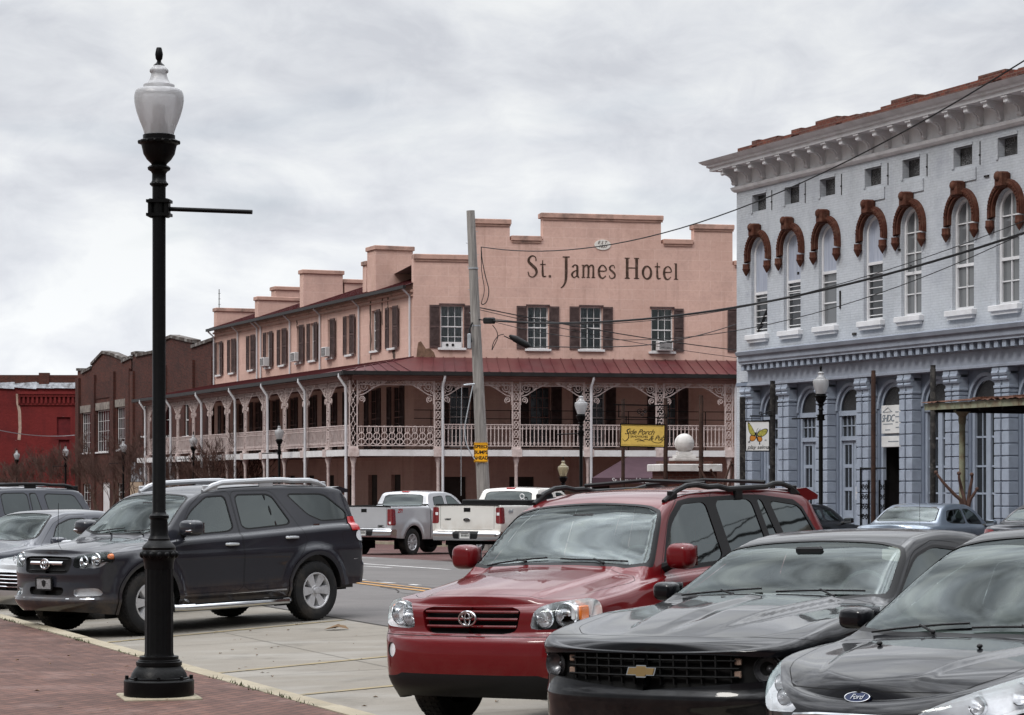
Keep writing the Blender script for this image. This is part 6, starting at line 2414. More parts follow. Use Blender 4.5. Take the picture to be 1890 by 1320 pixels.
def mesh_from(name, groups, V, N_, mats, parent, sides=(1,), smooth=True):
    """groups: list of (polys, material index, offset along normal); sides: 1 and/or -1 mirrored"""
    vs, ns, fs, mi = [], [], [], []
    mp = {}
    for sd in sides:
        for (polys, m, off, thick) in groups:
            for p in polys:
                q = []
                for i in p:
                    y0 = abs(V[i][1]) < 1e-5
                    key = (i, off, 0 if y0 else sd)
                    k = mp.get(key)
                    if k is None:
                        v, n = V[i], N_[i]
                        vs.append((v[0] + n[0] * off, (v[1] + n[1] * off) * sd, v[2] + n[2] * off))
                        ns.append((n[0], n[1] * sd, n[2]))
                        k = len(vs) - 1
                        mp[key] = k
                    q.append(k)
                if len(set(q)) < 3: continue
                fs.append(q if sd > 0 else q[::-1]); mi.append(m)
    if not fs: return None
    me = bpy.data.meshes.new(name)
    me.from_pydata(vs, [], fs)
    for m in mats: me.materials.append(m)
    me.polygons.foreach_set('material_index', mi)
    me.polygons.foreach_set('use_smooth', [True] * len(fs))
    me.update()
    if smooth: me.normals_split_custom_set_from_vertices([Vector(n).normalized() for n in ns])
    o = bpy.data.objects.new(name, me)
    COL.objects.link(o)
    o.parent = parent
    return o


def rimmed(V, N_, polys, d):
    """side walls along the border of a patch, reaching d inwards"""
    ec = {}
    for p in polys:
        for k in range(len(p)):
            i, j = p[k], p[(k + 1) % len(p)]
            ec[(i, j)] = ec.get((i, j), 0) + 1
    out = []
    nv = {}
    def low(i):
        if i not in nv:
            v, n = V[i], N_[i]
            V.append((v[0] - n[0] * d, v[1] - n[1] * d, v[2] - n[2] * d)); N_.append(n)
            nv[i] = len(V) - 1
        return nv[i]
    for (i, j) in list(ec):
        if (j, i) not in ec:
            out.append((i, low(i), low(j), j))
    return out


def carpaint(name, col, metal=.0, rough=.32, flake=0.0, dust=None, spec=.5, ior=1.5):
    m, t, b = nt(name)
    f = ramp2(t, noise(t, 1.3, 4, .6), .3, .7)
    cc = mixc(t, f, tuple(c * .94 for c in col), tuple(c * 1.06 for c in col))
    if dust:   # road dirt thrown up along the lower body
        c = node(t, 'TexCoord'); sp = node(t, 'SeparateXYZ'); t.links.new(c.outputs['Object'], sp.inputs[0])
        g = ramp2(t, sp.outputs['Z'], dust[1], dust[2], 1, 0)
        n_ = ramp2(t, noise(t, 5, 6, .7), .35, .75)
        mm = node(t, 'Math', operation='MULTIPLY'); t.links.new(g, mm.inputs[0]); t.links.new(n_, mm.inputs[1])
        m2 = node(t, 'Math', operation='MULTIPLY'); t.links.new(mm.outputs[0], m2.inputs[0]); m2.inputs[1].default_value = dust[3]
        cc = mixc(t, m2.outputs[0], cc, dust[0])
        rr = node(t, 'Math', operation='MULTIPLY_ADD'); t.links.new(m2.outputs[0], rr.inputs[0]); rr.inputs[1].default_value = .5; rr.inputs[2].default_value = rough
        t.links.new(rr.outputs[0], b.inputs['Roughness'])
    else:
        b.inputs['Roughness'].default_value = rough
    t.links.new(cc, b.inputs['Base Color'])
    b.inputs['Metallic'].default_value = metal
    b.inputs['Specular IOR Level'].default_value = spec
    b.inputs['Coat Weight'].default_value = 1.0
    b.inputs['Coat Roughness'].default_value = .035
    b.inputs['Coat IOR'].default_value = ior
    bp = node(t, 'Bump'); bp.inputs['Strength'].default_value = .035; bp.inputs['Distance'].default_value = .01
    t.links.new(noise(t, 3.0, 2, .5), bp.inputs['Height'])
    t.links.new(bp.outputs[0], b.inputs['Coat Normal'])
    return m


M_RUBBER = pm('tyre_rubber', (.010, .010, .0105), .8, var=.25, vscale=8, dirt=(.075, .058, .042), dirt_amt=.3, dscale=4, bmp=.1, spec=.3)
M_ALLOY = pm('alloy_rim', (.50, .50, .51), .35, .35, .08, 5, dirt=(.10, .085, .07), dirt_amt=.35, dscale=6)
M_CHROME = pm('chrome', (.56, .57, .585), .10, 1.0, .03)
M_PLASTIC = pm('black_plastic_trim', (.008, .008, .0085), .5, var=.15, spec=.2)
M_GAP = pm('panel_gap', (.003, .003, .003), .8)
M_UNDER = pm('dark_underbody', (.006, .006, .006), .9)
M_INTER = pm('grey_interior', (.09, .087, .083), .85, var=.25)
M_INTERT = pm('tan_grey_seat', (.17, .16, .15), .85, var=.2)
M_WSG = cleargl('windshield_glass', (.74, .87, .84), .035, 1.0, .78, .03)
M_SIDEG = cleargl('side_window_glass', (.72, .82, .80), .05, 1.4, .50, .04)
M_PRIVG = cleargl('dark_privacy_glass', (.40, .42, .42), .045, 1.4, .10, .04)
M_TINT = cleargl('shaded_windshield_strip', (.40, .52, .56), .0, .55, .6, .03)
M_LENS = cleargl('lamp_lens', (1, 1, 1), .0, .6, .96, 0)
M_RED = pm('red_tail_lens', (.36, .006, .008), .12, var=.15, vscale=25, coat=1, spec=.5)
M_REDD = pm('dark_red_tail_lens', (.15, .004, .006), .15, var=.3, vscale=25, coat=1, spec=.5)
M_AMBER = pm('amber_lens', (.72, .17, .015), .15, var=.1, coat=1, spec=.5)
M_REFL = pm('lamp_reflector', (.82, .83, .85), .22, .35, .06, 30, bmp=.06, bscale=30, spec=.5)
M_BOWL = pm('mirrored_lamp_bowl', (.80, .81, .83), .10, .95, .05, 20, bmp=.10, bscale=50)
M_GOLD = pm('gold_emblem', (.30, .21, .095), .35, .7, .1)
M_PLATE = pm('plate_white', (.50, .50, .48), .5, var=.15, vscale=12)
M_PLATED = pm('plate_grey', (.20, .20, .205), .5, var=.25, vscale=30)
M_EMBB = pm('emblem_blue', (.010, .018, .055), .3, var=.1)
M_MUD = pm('orange_brown_mud', (.16, .085, .04), .95, var=.35, vscale=5)


def tyre(name, parent, loc, R_, w, rimR, out, nsp=6, spokes='six', steer=0.0, rim_m=None):
    """wheel > tyre, rim; 'out' is +1 or -1 for the outward side"""
    o = bpy.data.objects.new('wheel', None)
    COL.objects.link(o); o.parent = parent
    # wheel is a mesh: hub drum, with tyre and rim as sub-parts
    bpy.data.objects.remove(o)
    T = Matrix.Translation(loc) @ Matrix.Rotation(steer, 4, 'Z') @ (Matrix.Rotation(R(90), 4, 'X') if out < 0 else Matrix.Rotation(R(-90), 4, 'X'))
    mb = MB(T)
    h = w / 2
    mb.lathe([(.03, -h * .6), (rimR * .86, -h * .6), (rimR * .86, h * .1), (.03, h * .1)], 20)
    wo = mb.build('wheel', M_UNDER, parent, local=True)
    mb = MB(T)
    mb.lathe([(rimR, -h * .82), (rimR + .02, -h * .95), (R_ - .045, -h), (R_ - .012, -h * .9), (R_, -h * .7), (R_, h * .7), (R_ - .012, h * .9), (R_ - .045, h), (rimR + .05, h * 1.0), (rimR + .015, h * .93), (rimR, h * .84)], 48, cap=False)
    n = 44
    for i in range(n):
        a = 2 * math.pi * i / n
        for zz in (-.62, -.2, .25, .62):
            mb.box(R_ - .004, R_ + .005, -.013, .013, (zz - .13) * h, (zz + .13) * h, M=Matrix.Rotation(a + zz * .06, 4, 'Z'))
    mb.build('tyre', M_RUBBER, wo, local=True)
    mb = MB(T)
    rm = rim_m or M_ALLOY
    mb.lathe([(rimR + .004, h * .80), (rimR + .004, h * .92), (rimR - .012, h * .94), (rimR - .022, h * .85), (rimR - .03, h * .55), (rimR - .04, -h * .5)], 40, cap=False)
    zf = h * .66
    if spokes == 'six':
        for i in range(nsp):
            M2 = Matrix.Rotation(2 * math.pi * i / nsp, 4, 'Z')
            r0, r1 = .055, rimR - .016
            wa, wb = .036, .062
            mb.add([(r0, -wa, zf + .01), (r1, -wb, zf + .03), (r1, wb, zf + .03), (r0, wa, zf + .01), (r0, -wa - .01, zf - .06), (r1, -wb - .008, zf - .05), (r1, wb + .008, zf - .05), (r0, wa + .01, zf - .06)],
                   [(0, 1, 2, 3), (0, 4, 5, 1), (3, 2, 6, 7), (1, 5, 6, 2)], M=M2)
    else:
        for i in range(nsp):
            M2 = Matrix.Rotation(2 * math.pi * i / nsp, 4, 'Z')
            for d in (-.032, .032):
                mb.add([(.06, d * .7 - .014, zf + .01), (rimR - .016, d - .017, zf + .03), (rimR - .016, d + .017, zf + .03), (.06, d * .7 + .014, zf + .01), (.06, d * .7 - .02, zf - .05), (rimR - .016, d - .022, zf - .04), (rimR - .016, d + .022, zf - .04), (.06, d * .7 + .02, zf - .05)],
                       [(0, 1, 2, 3), (0, 4, 5, 1), (3, 2, 6, 7), (1, 5, 6, 2)], M=M2)
    mb.lathe([(.078, zf - .05), (.078, zf + .005), (.068, zf + .014), (.04, zf + .016), (.036, zf + .035), (.0, zf + .04)], 20)
    for i in range(6):
        a = 2 * math.pi * (i + .5) / 6
        mb.lathe([(.012, zf - .02), (.012, zf + .02), (.0, zf + .022)], 6, (.058 * math.cos(a), .058 * math.sin(a), 0))
    mb.build('rim', rm, wo, local=True)
    return wo


def vehicle(S, label, cat_, X, Y, yaw, z, pitch=.0, kind='vehicle', group=None, roll=.0):
    """builds the whole vehicle from its specification; returns its Empty"""
    yr = R(yaw)
    root = thing(kind, label, cat_, (X, Y, z), 0, group)
    root.rotation_euler = (0, 0, R(90) - yr)
    if pitch or roll:
        root.rotation_mode = 'XYZ'
        root.rotation_euler = (Matrix.Rotation(R(90) - yr, 4, 'Z') @ Matrix.Rotation(-pitch, 4, 'Y') @ Matrix.Rotation(-roll, 4, 'X')).to_euler()
    sk = Skin(S)
    paintm = S['paint']
    L = S['L']
    R_ = S['R']; ax1, ax2 = S['ax']
    trk = S['trk']
    tw = S.get('tw', .23)
    gapw = S.get('gap', .0045)
    topcond = None
    # wheel arches first
    for i, ax in enumerate((ax1, ax2)):
        ra = S.get('arch', R_ + .055)
        zc = R_ + S.get('archdz', .02)
        n = 40
        pl = [(ax + ra * math.cos(2 * math.pi * k / n), zc + ra * math.sin(2 * math.pi * k / n)) for k in range(n)]
        pl = [(x, z_ if z_ > zc else -1.0) for (x, z_) in pl] if False else [(ax + ra * math.cos(math.pi * k / n), zc + ra * math.sin(math.pi * k / n)) for k in range(n + 1)] + [(ax - ra * .97, -.5), (ax + ra * .97, -.5)]
        lip = S.get('lip', .018)
        big = [(ax + (ra + lip) * math.cos(math.pi * k / n), zc + (ra + lip) * math.sin(math.pi * k / n)) for k in range(n + 1)] + [(ax - (ra + lip) * .97, -.5), (ax + (ra + lip) * .97, -.5)]
        cond = lambda V: np.where(V[:, 1] > .5, -1, 1)
        sk.cut('side', pl, None, cond=cond)
        if S.get('lipmat'):
            sk.cut('side', big, 'lip', cond=cond)
    body_groups_extra = {}
    # outlines in order
    for F in S['cuts']:
        if F['part'] == 'windshield':      # the tinted strip along the top of the glass
            pz = chaikin(F['poly'], 1, .12); xt = max(q[0] for q in pz)
            cx_ = np.array(pz); mid = cx_.mean(0)
            sk.cut('plan', [(q[0] - .03 if q[0] > xt - .25 else q[0], q[1] - .03 if q[1] > .3 else q[1]) for q in pz], 'sunshade_strip', 0, None, lambda V: np.maximum(xt - .135 - .05 * np.clip(1 - np.abs(V[:, 1]) / .3, 0, 1) - V[:, 0], .9 - V[:, 2]))
        kind_, part = F['in'], F['part']
        poly = F['poly']
        if F.get('smooth', 2): poly = chaikin(poly, F.get('smooth', 2), F.get('cw', .10 if F.get('smooth', 2) == 2 else .12))
        cond = F.get('cond')
        sk.cut(kind_, poly, part, F.get('rim', 0), F.get('rimpart', 'trim'), cond)
    V, N_ = sk.V, sk.N
    G = []
    P = sk.parts
    body = [(sk.polys, 0, 0, 0)]
    # dark seams stay on the body
    if 'seam' in P: body.append((P.pop('seam'), 1, 0, 0))
    if 'trim' in P: body.append((P.pop('trim'), 2, 0, 0))
    if 'lip' in P: body.append((P.pop('lip'), 3, .012, 0))
    if 'chrometrim' in P: body.append((P.pop('chrometrim'), 4, .003, 0))
    if 'cladding' in P: body.append((P.pop('cladding'), 2, .004, 0))
    mats = [paintm, M_GAP, M_PLASTIC, S.get('lipmat') or paintm, M_CHROME]
    mesh_from('body', body, V, N_, mats, root, (1, -1))
    PM = dict(S.get('pm', {})); PM.setdefault('sunshade_strip', dict(mat=M_TINT, off=-.004))
    for part, polys in list(P.items()):
        spec = PM.get(part, {})
        nm = spec.get('name', part)
        mt = spec.get('mat', paintm)
        off = spec.get('off', 0.0)
        extra = []
        if spec.get('wall'):
            extra = rimmed(V, N_, polys, spec['wall'])
        sides = spec.get('sides', 'both')
        if sides == 'both':      # one object across both halves
            objs = [mesh_from(nm, [(polys, 0, off, 0)], V, N_, [mt], root, (1, -1), smooth=not spec.get('flat'))]
            sds = [(1, -1)]
        else:
            objs = [mesh_from(nm, [(polys, 0, off, 0)], V, N_, [mt], root, (sd,)) for sd in (-1, 1)]
            sds = [(-1,), (1,)]
        for o, sd in zip(objs, sds):
            if o is None: continue
            if extra: mesh_from('recess', [(extra, 0, 0, 0)], V, N_, [spec.get('wallmat', M_PLASTIC)], o, sd, smooth=False)
            if spec.get('back'):
                mesh_from('housing', [(polys, 0, -spec['back'], 0)], V, N_, [spec.get('backmat', M_PLASTIC)], o, sd)
            if spec.get('then'): spec['then'](o, sd, sk)
    # underbody, wheel wells, wheels
    mb = MB()
    zf = S['floor']
    mb.box(.35, L - .3, -trk / 2 + .15, trk / 2 - .15, zf, zf + .03)
    mb.box(.45, ax1 - R_ * .9, -trk / 2 + .3, trk / 2 - .3, zf + .02, zf + .3)
    mb.box(ax2 + R_ * .9, L - .35, -trk / 2 + .2, trk / 2 - .2, zf + .05, zf + .3)
    mb.box(ax1 + R_ * 1.12, ax2 - R_ * 1.12, -trk / 2 - .04, trk / 2 + .04, zf - .02, zf + .05)
    for ax in (ax1, ax2):
        for sd in (-1, 1):
            ra = S.get('arch', R_ + .055) + .012
            n = 20
            y0, y1 = sd * (trk / 2 - tw * .75), sd * (S['Wmax'] - .05)
            zc = R_ + S.get('archdz', .02)
            v = []
            for k in range(n + 1):
                a = math.pi * k / n
                v += [(ax + ra * math.cos(a), y0, zc + ra * math.sin(a)), (ax + ra * math.cos(a), y1, zc + ra * math.sin(a))]
            mb.add(v, [(2 * k, 2 * k + 1, 2 * k + 3, 2 * k + 2) for k in range(n)])
            mb.add([v[2 * k] for k in range(n + 1)] + [(ax - ra, y0, .2), (ax + ra, y0, .2)], [tuple(range(n + 3))])
    mb.build('underbody', M_UNDER, root, local=True)
    for i, ax in enumerate((ax1, ax2)):
        for sd in (-1, 1):
            tyre('wheel', root, Vector((ax, sd * trk / 2, R_)), R_, tw, S['rim'], sd, S.get('nsp', 6), S.get('spk', 'six'), S.get('steer', 0) if i == 0 else 0)
    # cabin
    cb = S.get('cabin')
    if cb:
        mb = MB()
        x0, x1, zb_, wd = cb['x0'], cb['x1'], cb['belt'], cb['w']
        mb.bbox(x0, x0 + .55, -wd, wd, zf + .3, zb_ - .03, .06)
        mb.box(x0 + .3, x1, -wd, wd, zf + .03, zf + .12)
        mb.box(x0 + .3, x1, wd - .03, wd, zf + .1, zb_ - .08); mb.box(x0 + .3, x1, -wd, -wd + .03, zf + .1, zb_ - .08)
        mb.box(x1 - .05, x1, -wd, wd, zf + .1, zb_ - .15)
        mb.tube([(x0 + .62 + .11 * math.sin(a) * .4, -.36 + .185 * math.cos(a), zb_ - .02 + .185 * math.sin(a)) for a in [k * math.pi / 10 for k in range(20)]], .015, 6, closed=True)
        mb.tube([(x0 + .4, -.36, zb_ - .1), (x0 + .62, -.36, zb_ - .02)], .03, 6)
        mb.build('dashboard', M_INTER, root, local=True)
        for (sx, sw) in cb['seats']:
            for sd in ((-1, 1) if sw < .6 else (0,)):
                mb = MB()
                yc = sd * .37
                T = Matrix.Translation((sx, yc, zf + .15)) @ Matrix.Rotation(R(14), 4, 'Y')
                hw = .25 if sd else wd - .12
                mb.sphere((0, 0, .42), .09, hw, .36, n=16, m=10, e=.45, M=T)
                mb.sphere((-.25, 0, .12), .28, hw, .11, n=16, m=8, e=.5, M=T)
                for hy in ((0,) if sd else (-.4, .4)):
                    mb.sphere((.02, hy, .92), .055, .135, .11, n=12, m=8, e=.6, M=T)
                    mb.box(-.005, .005, hy - .06, hy - .045, .75, .86, M=T); mb.box(-.005, .005, hy + .045, hy + .06, .75, .86, M=T)
                mb.build('seat', M_INTERT if cb.get('tan') else M_INTER, root, local=True)
        mb = MB()
        xm, zm = cb['mirror']
        mb.bbox(xm - .02, xm + .02, -.10, .10, zm - .02, zm + .045, .012)
        mb.build('rear_view_mirror', M_PLASTIC, root, local=True)
    return root, sk


def mirror_pair(root, x, y, z, s=1.0, m=None, lens=True, shape=(.11, .13, .09), signal=False):
    for sd in (-1, 1):
        mb = MB()
        mb.sphere((x, sd * y, z), shape[0] * s, shape[1] * s, shape[2] * s, n=24, m=14, e=.62)
        o = mb.build('mirror', m or M_PLASTIC, root, local=True)
        mb = MB()
        mb.tube([(x + .02, sd * (y - .08), z - shape[2] * .55), (x + .05, sd * (y - .24), z - shape[2] * 1.05)], [.032, .045], 8)
        mb.build('mirror_arm', M_PLASTIC, o, local=True)
        mb = MB()
        mb.box(x + shape[0] * s * .93, x + shape[0] * s * 1.02, sd * y - shape[1] * .75, sd * y + shape[1] * .75, z - shape[2] * .7, z + shape[2] * .7)
        mb.build('mirror_glass', M_CHROME, o, local=True)
        if signal:
            mb = MB(); mb.bbox(x - shape[0] * s * .99, x - shape[0] * s * .3, sd * (y + shape[1] * .55) - .05, sd * (y + shape[1] * .55) + .05, z - .055, z - .018, .01)
            mb.build('turn_signal', M_CHROME, o, local=True)


def handles(root, sk, pts, m, l=.20, h=.038):
    for (x, z) in pts:
        p, n = sk.at('side', x, z)
        for sd in (-1, 1):
            mb = MB()
            y = p.y
            mb.sphere((x, sd * (y - .012), z), .105, .012, .048, n=16, m=8)
            mb.mi = 1
            mb.tube([(x - l / 2, sd * (y - .004), z), (x - l / 2 + .02, sd * (y + .028), z), (x + l / 2 - .02, sd * (y + .028), z), (x + l / 2, sd * (y - .004), z)], h / 2, 8)
            mb.build('door_handle', [M_GAP, m], root, local=True)


def wipers(root, sk, specs):
    for (x0, y0, x1, y1) in specs:
        mb = MB()
        S_ = sk.G.reshape(-1, 3); n_ = sk.GN.reshape(-1, 3)
        def on(x, y):
            d = (S_[:, 0] - x) ** 2 + (S_[:, 1] - abs(y)) ** 2 + np.where(n_[:, 2] > .2, 0, 9)
            i = int(d.argmin()); v = Vector(S_[i]); nn = Vector(n_[i])
            dx_ = x - v.x
            return Vector((x, y, v.z - (nn.x * dx_) / max(nn.z, .2))) + Vector((nn.x, nn.y * (1 if y >= 0 else -1), nn.z)) * .014
        P = [on(x0 + (x1 - x0) * t, y0 + (y1 - y0) * t) for t in (0, .25, .5, .75, 1)]
        mb.tube([tuple(p) for p in P], .007, 5)
        mid = P[2]
        b = on(x0 - .03, (y0 * .3 + y1 * .7))
        mb.tube([tuple(b), tuple(mid + Vector((0, 0, .008)))], .007, 5)
        mb.sphere(tuple(b), .013, n=8, m=6)
        mb.build('wiper', M_PLASTIC, root, local=True)


def plate(root, p, n, w=.305, h=.152, m=None, letters_=None, tilt=0.0):
    T = Matrix.Translation(p) @ (Matrix.Rotation(R(0), 4, 'Z'))
    side = -1 if n.x < 0 else 1
    Rz = Matrix.Rotation(R(-90), 4, 'Z') if side < 0 else Matrix.Rotation(R(90), 4, 'Z')   # local -y faces outwards
    mb = MB(T @ Rz)
    mb.bbox(-w / 2, w / 2, -.012, .004, -h / 2, h / 2, .004)
    o = mb.build('number_plate', m or M_PLATE, root, local=True)
    mb = MB(T @ Rz)
    for (a, b, c_, d) in ((-w / 2, w / 2, h / 2 - .012, h / 2 + .006), (-w / 2, w / 2, -h / 2 - .006, -h / 2 + .012), (-w / 2 - .006, -w / 2 + .012, -h / 2 + .012, h / 2 - .012), (w / 2 - .012, w / 2 + .006, -h / 2 + .012, h / 2 - .012)):
        mb.box(a, b, -.02, -.002, c_, d)
    mb.build('plate_frame', M_PLATED if m is not M_PLATED else M_PLASTIC, o, local=True)
    if letters_ == 'crest':
        mb = MB(T @ Rz)
        mb.prism([(-.04, .03), (-.03, -.02), (0, -.045), (.03, -.02), (.04, .03), (0, .045)], -.016, -.0125)
        for d in (-.11, .11): mb.lathe([(.008, 0), (.008, .006)], 6, (d, -.05, 0), M=Matrix.Identity(4))
        mb.build('plate_crest', M_PLASTIC, o, local=True)
    elif letters_ == 'bars':
        mb = MB(T @ Rz)
        for i in range(6): mb.box(-.095 + i * .038, -.095 + i * .038 + .022, -.0145, -.0125, -.025, .03)
        mb.box(-.1, .1, -.0145, -.0125, .045, .055)
        mb.build('plate_digits', M_PLASTIC, o, local=True)
    return o


def front_T(p, side=-1):
    """matrix: local x to the viewer's right, -y out of the nose (side -1) or tail (+1)"""
    return Matrix.Translation(p) @ (Matrix.Rotation(R(-90), 4, 'Z') if side < 0 else Matrix.Rotation(R(90), 4, 'Z'))


def oval_emblem(root, p, w, h, side=-1, m=None, tilt=0.0):
    """three interlaced rings"""
    mb = MB(front_T(p, side) @ Matrix.Rotation(tilt, 4, 'X'))
    def el(cx, cz, a, b, r): mb.tube([(cx + a * math.cos(t), -.012, cz + b * math.sin(t)) for t in [i * math.pi / 14 for i in range(28)]], r, 6, closed=True)
    el(0, 0, w / 2, h / 2, w * .055)
    el(0, h * .20, w * .32, h * .22, w * .045)
    el(0, -h * .02, w * .15, h * .42, w * .045)
    return mb.build('emblem', m or M_CHROME, root, local=True)


def script_oval(root, p, w, h, side=-1, tilt=0.0, word='Ford'):
    T = front_T(p, side) @ Matrix.Rotation(tilt, 4, 'X')
    mb = MB(T)
    n = 32
    mb.prism([(w / 2 * math.cos(2 * math.pi * i / n), h / 2 * math.sin(2 * math.pi * i / n)) for i in range(n)], -.008, .006)
    o = mb.build('emblem', M_EMBB, root, local=True)
    mb = MB(T)
    mb.tube([(w / 2 * math.cos(t), -.008, h / 2 * math.sin(t)) for t in [i * math.pi / 16 for i in range(32)]], h * .05, 6, closed=True)
    v, f = text_mesh(word, h * .72, shear=.35, extrude=.002, space=.9)
    mb.add(v, f, M=Matrix.Translation((0, -.011, -.002)) @ STAND)
    mb.build('emblem_script', M_CHROME, o, local=True)
    return o


def lamp_bowls(specs):
    """reflector bowls inside a headlamp: (y, z, radius, depth behind the lens)"""
    def then(o, sd, sk):
        for (y, z, r, dp) in specs:
            p, n = sk.at('front', y, z)
            for s_ in sd:
                dq = dp + r * (.9 * abs(n.y / n.x) + .5 * abs(n.z / n.x)) if abs(n.x) > .2 else dp + r
                mb = MB(Matrix.Translation((p.x + dq, s_ * y, z)) @ Matrix.Rotation(R(-90), 4, 'Y'))
                mb.lathe([(r, .01), (r * .97, 0), (r * .8, -.03), (r * .5, -.055), (r * .2, -.065), (r * .14, -.03), (0, -.026)], 20, cap=False)
                mb.lathe([(r * 1.0, .0), (r * 1.08, .014), (r * 1.16, .0), (r * 1.08, -.012)], 20, cap=False)
                mb.build('reflector', M_BOWL, o, local=True)
    return then
def ycond(a): return lambda V: a - V[:, 1]
def fcond(x): return lambda V: V[:, 0] - x
def rcond(x): return lambda V: x - V[:, 0]
def bothc(*c): return lambda V: np.maximum.reduce([k(V) for k in c])


def front_bar(root, sk, name, pts, r, m, lift=.0, sides=(1, -1), which='front', flat=1.0, join=True):
    """a bar following the nose through (y, z) points of one half, mirrored"""
    P = []
    for (a, b) in pts:
        p, n = sk.at(which, a, b)
        P.append(Vector((p.x, a, b)) + n * lift)
    mb = MB()
    if join:
        Q = [Vector((p.x, -p.y, p.z)) for p in P[::-1]] + (P[1:] if abs(pts[0][0]) < 1e-6 else P)
        mb.tube([tuple(p) for p in Q], r, 6)
    else:
        for sd in sides: mb.tube([(p.x, p.y * sd, p.z) for p in P], r, 6)
    return mb.build(name, m, root, local=True)


def slats(root, sk, name, zs, y1, h, d, m, lift=-.02, ends=None):
    """flat grille bars across the nose"""
    mb = MB()
    for i, z in enumerate(zs):
        ye = ends[i] if ends else y1
        ys = np.linspace(0, ye, 8)
        X = [sk.at('front', y, z)[0].x - lift for y in ys]
        v = []
        for y, x in list(zip(-ys[::-1], X[::-1])) + list(zip(ys[1:], X[1:])):
            v += [(x, y, z - h / 2), (x - .006, y, z), (x, y, z + h / 2), (x + d, y, z + h / 2), (x + d, y, z - h / 2)]
        n = len(v) // 5
        f = []
        for k in range(n - 1):
            for j in range(5):
                a, b = k * 5 + j, k * 5 + (j + 1) % 5
                f.append((b, a, a + 5, b + 5))
        mb.add(v, f)
    return mb.build(name, m, root, local=True)


def rails(root, sk, xs, y, h, m, mid=None, r=.022, foot=.06, flat=False):
    """roof rails on feet"""
    for sd in (-1, 1):
        mb = MB()
        P = []
        n = 14
        for i in range(n + 1):
            x = xs[0] + (xs[1] - xs[0]) * i / n
            p, _ = sk.at('plan', x, y(x) if callable(y) else y)
            e = min(i, n - i) / n
            rise = h * min(1, e * 7) ** .6
            P.append((x, sd * p.y, p.z + rise + .005))
        mb.tube(P, [r * (.8 if i in (0, n) else 1) for i in range(n + 1)], 8)
        for x in ([xs[0] + .12, (xs[0] + xs[1]) / 2, xs[1] - .12]):
            p, _ = sk.at('plan', x, y(x) if callable(y) else y)
            mb.bbox(x - foot, x + foot, sd * p.y - .014, sd * p.y + .014, p.z - .02, p.z + h - .004, .006)
        mb.build('roof_rail', m, root, local=True)


def finish(S):
    return S


DARKLAMP = dict(mat=M_LENS, wall=.07, back=.07, backmat=M_PLASTIC)

# ---- charcoal SUV beside the street lamp -----------------------------------------------------------------
M_RAILS = pm('silver_roof_rail', (.42, .43, .445), .38, .3, .08, spec=.4)
M_PGREY = carpaint('charcoal_metallic_paint', (.0150, .0155, .0205), .0, .34, spec=.12, ior=1.42, dust=((.13, .085, .05), .36, .62, .55))
S = dict(L=4.82, Wmax=.94, paint=M_PGREY, af=.52, pf=2.9, ar=.34, pr=3.4, R=.385, ax=(.93, 3.72), trk=1.60, tw=.26, rim=.235, arch=.455, lip=.05, lipmat=M_PGREY, floor=.36,
         W=[(0, .90), (.6, .915), (2.4, .925), (4.2, .92), (4.82, .88)],
         zb=[(0, .30), (.5, .26), (1.3, .32), (1.4, .33), (3.2, .34), (3.9, .42), (4.4, .44), (4.82, .48)],
         zs=[(0, .995), (.3, 1.015), (.8, 1.045), (1.12, 1.085), (1.45, 1.13), (2.6, 1.17), (3.5, 1.21), (4.3, 1.24), (4.82, 1.22)],
         zt=[(0, 1.0), (.12, 1.04), (.3, 1.07), (.7, 1.12), (1.05, 1.155), (1.12, 1.17), (1.25, 1.26), (1.80, 1.665), (2.0, 1.73), (2.4, 1.785), (3.2, 1.80), (3.9, 1.785), (4.40, 1.735), (4.50, 1.69), (4.70, 1.32), (4.78, 1.24), (4.82, 1.22)],
         tb=[(0, .7), (1.0, .9), (1.35, 2.7), (2.0, 2.9), (4.4, 2.9), (4.7, 1.5), (4.82, 1)],
         cr=[(0, .08), (1.3, .09), (2.0, .07), (2.6, .06), (4.3, .07), (4.82, .05)],
         side=[(.26, .09), (.36, .05), (.43, .02), (.52, .03), (.62, .025), (.78, .012), (.92, .0), (.98, .012), (1.06, .025), (1.15, .035), (1.26, .06)],
         front=[(.24, .20), (.30, .11), (.37, .03), (.44, .0), (.48, .035), (.6, .05), (.70, .055), (.74, .045), (.86, .07), (.96, .085), (1.01, .13), (1.1, .22)],
         rear=[(.4, .12), (.48, .03), (.6, .0), (.70, .0), (.74, .05), (1.0, .06), (1.2, .10), (1.3, .14)],
         flare=[(.93, .405, .50, .035, .12), (3.72, .405, .50, .035, .12)], rsh=.07, rr=.05,
         disp=lambda x, y: np.where(x < 1.35, .018 * np.clip((np.abs(y) - .42) / .12, 0, 1) * np.clip((x - .3) / .4, 0, 1), 0))
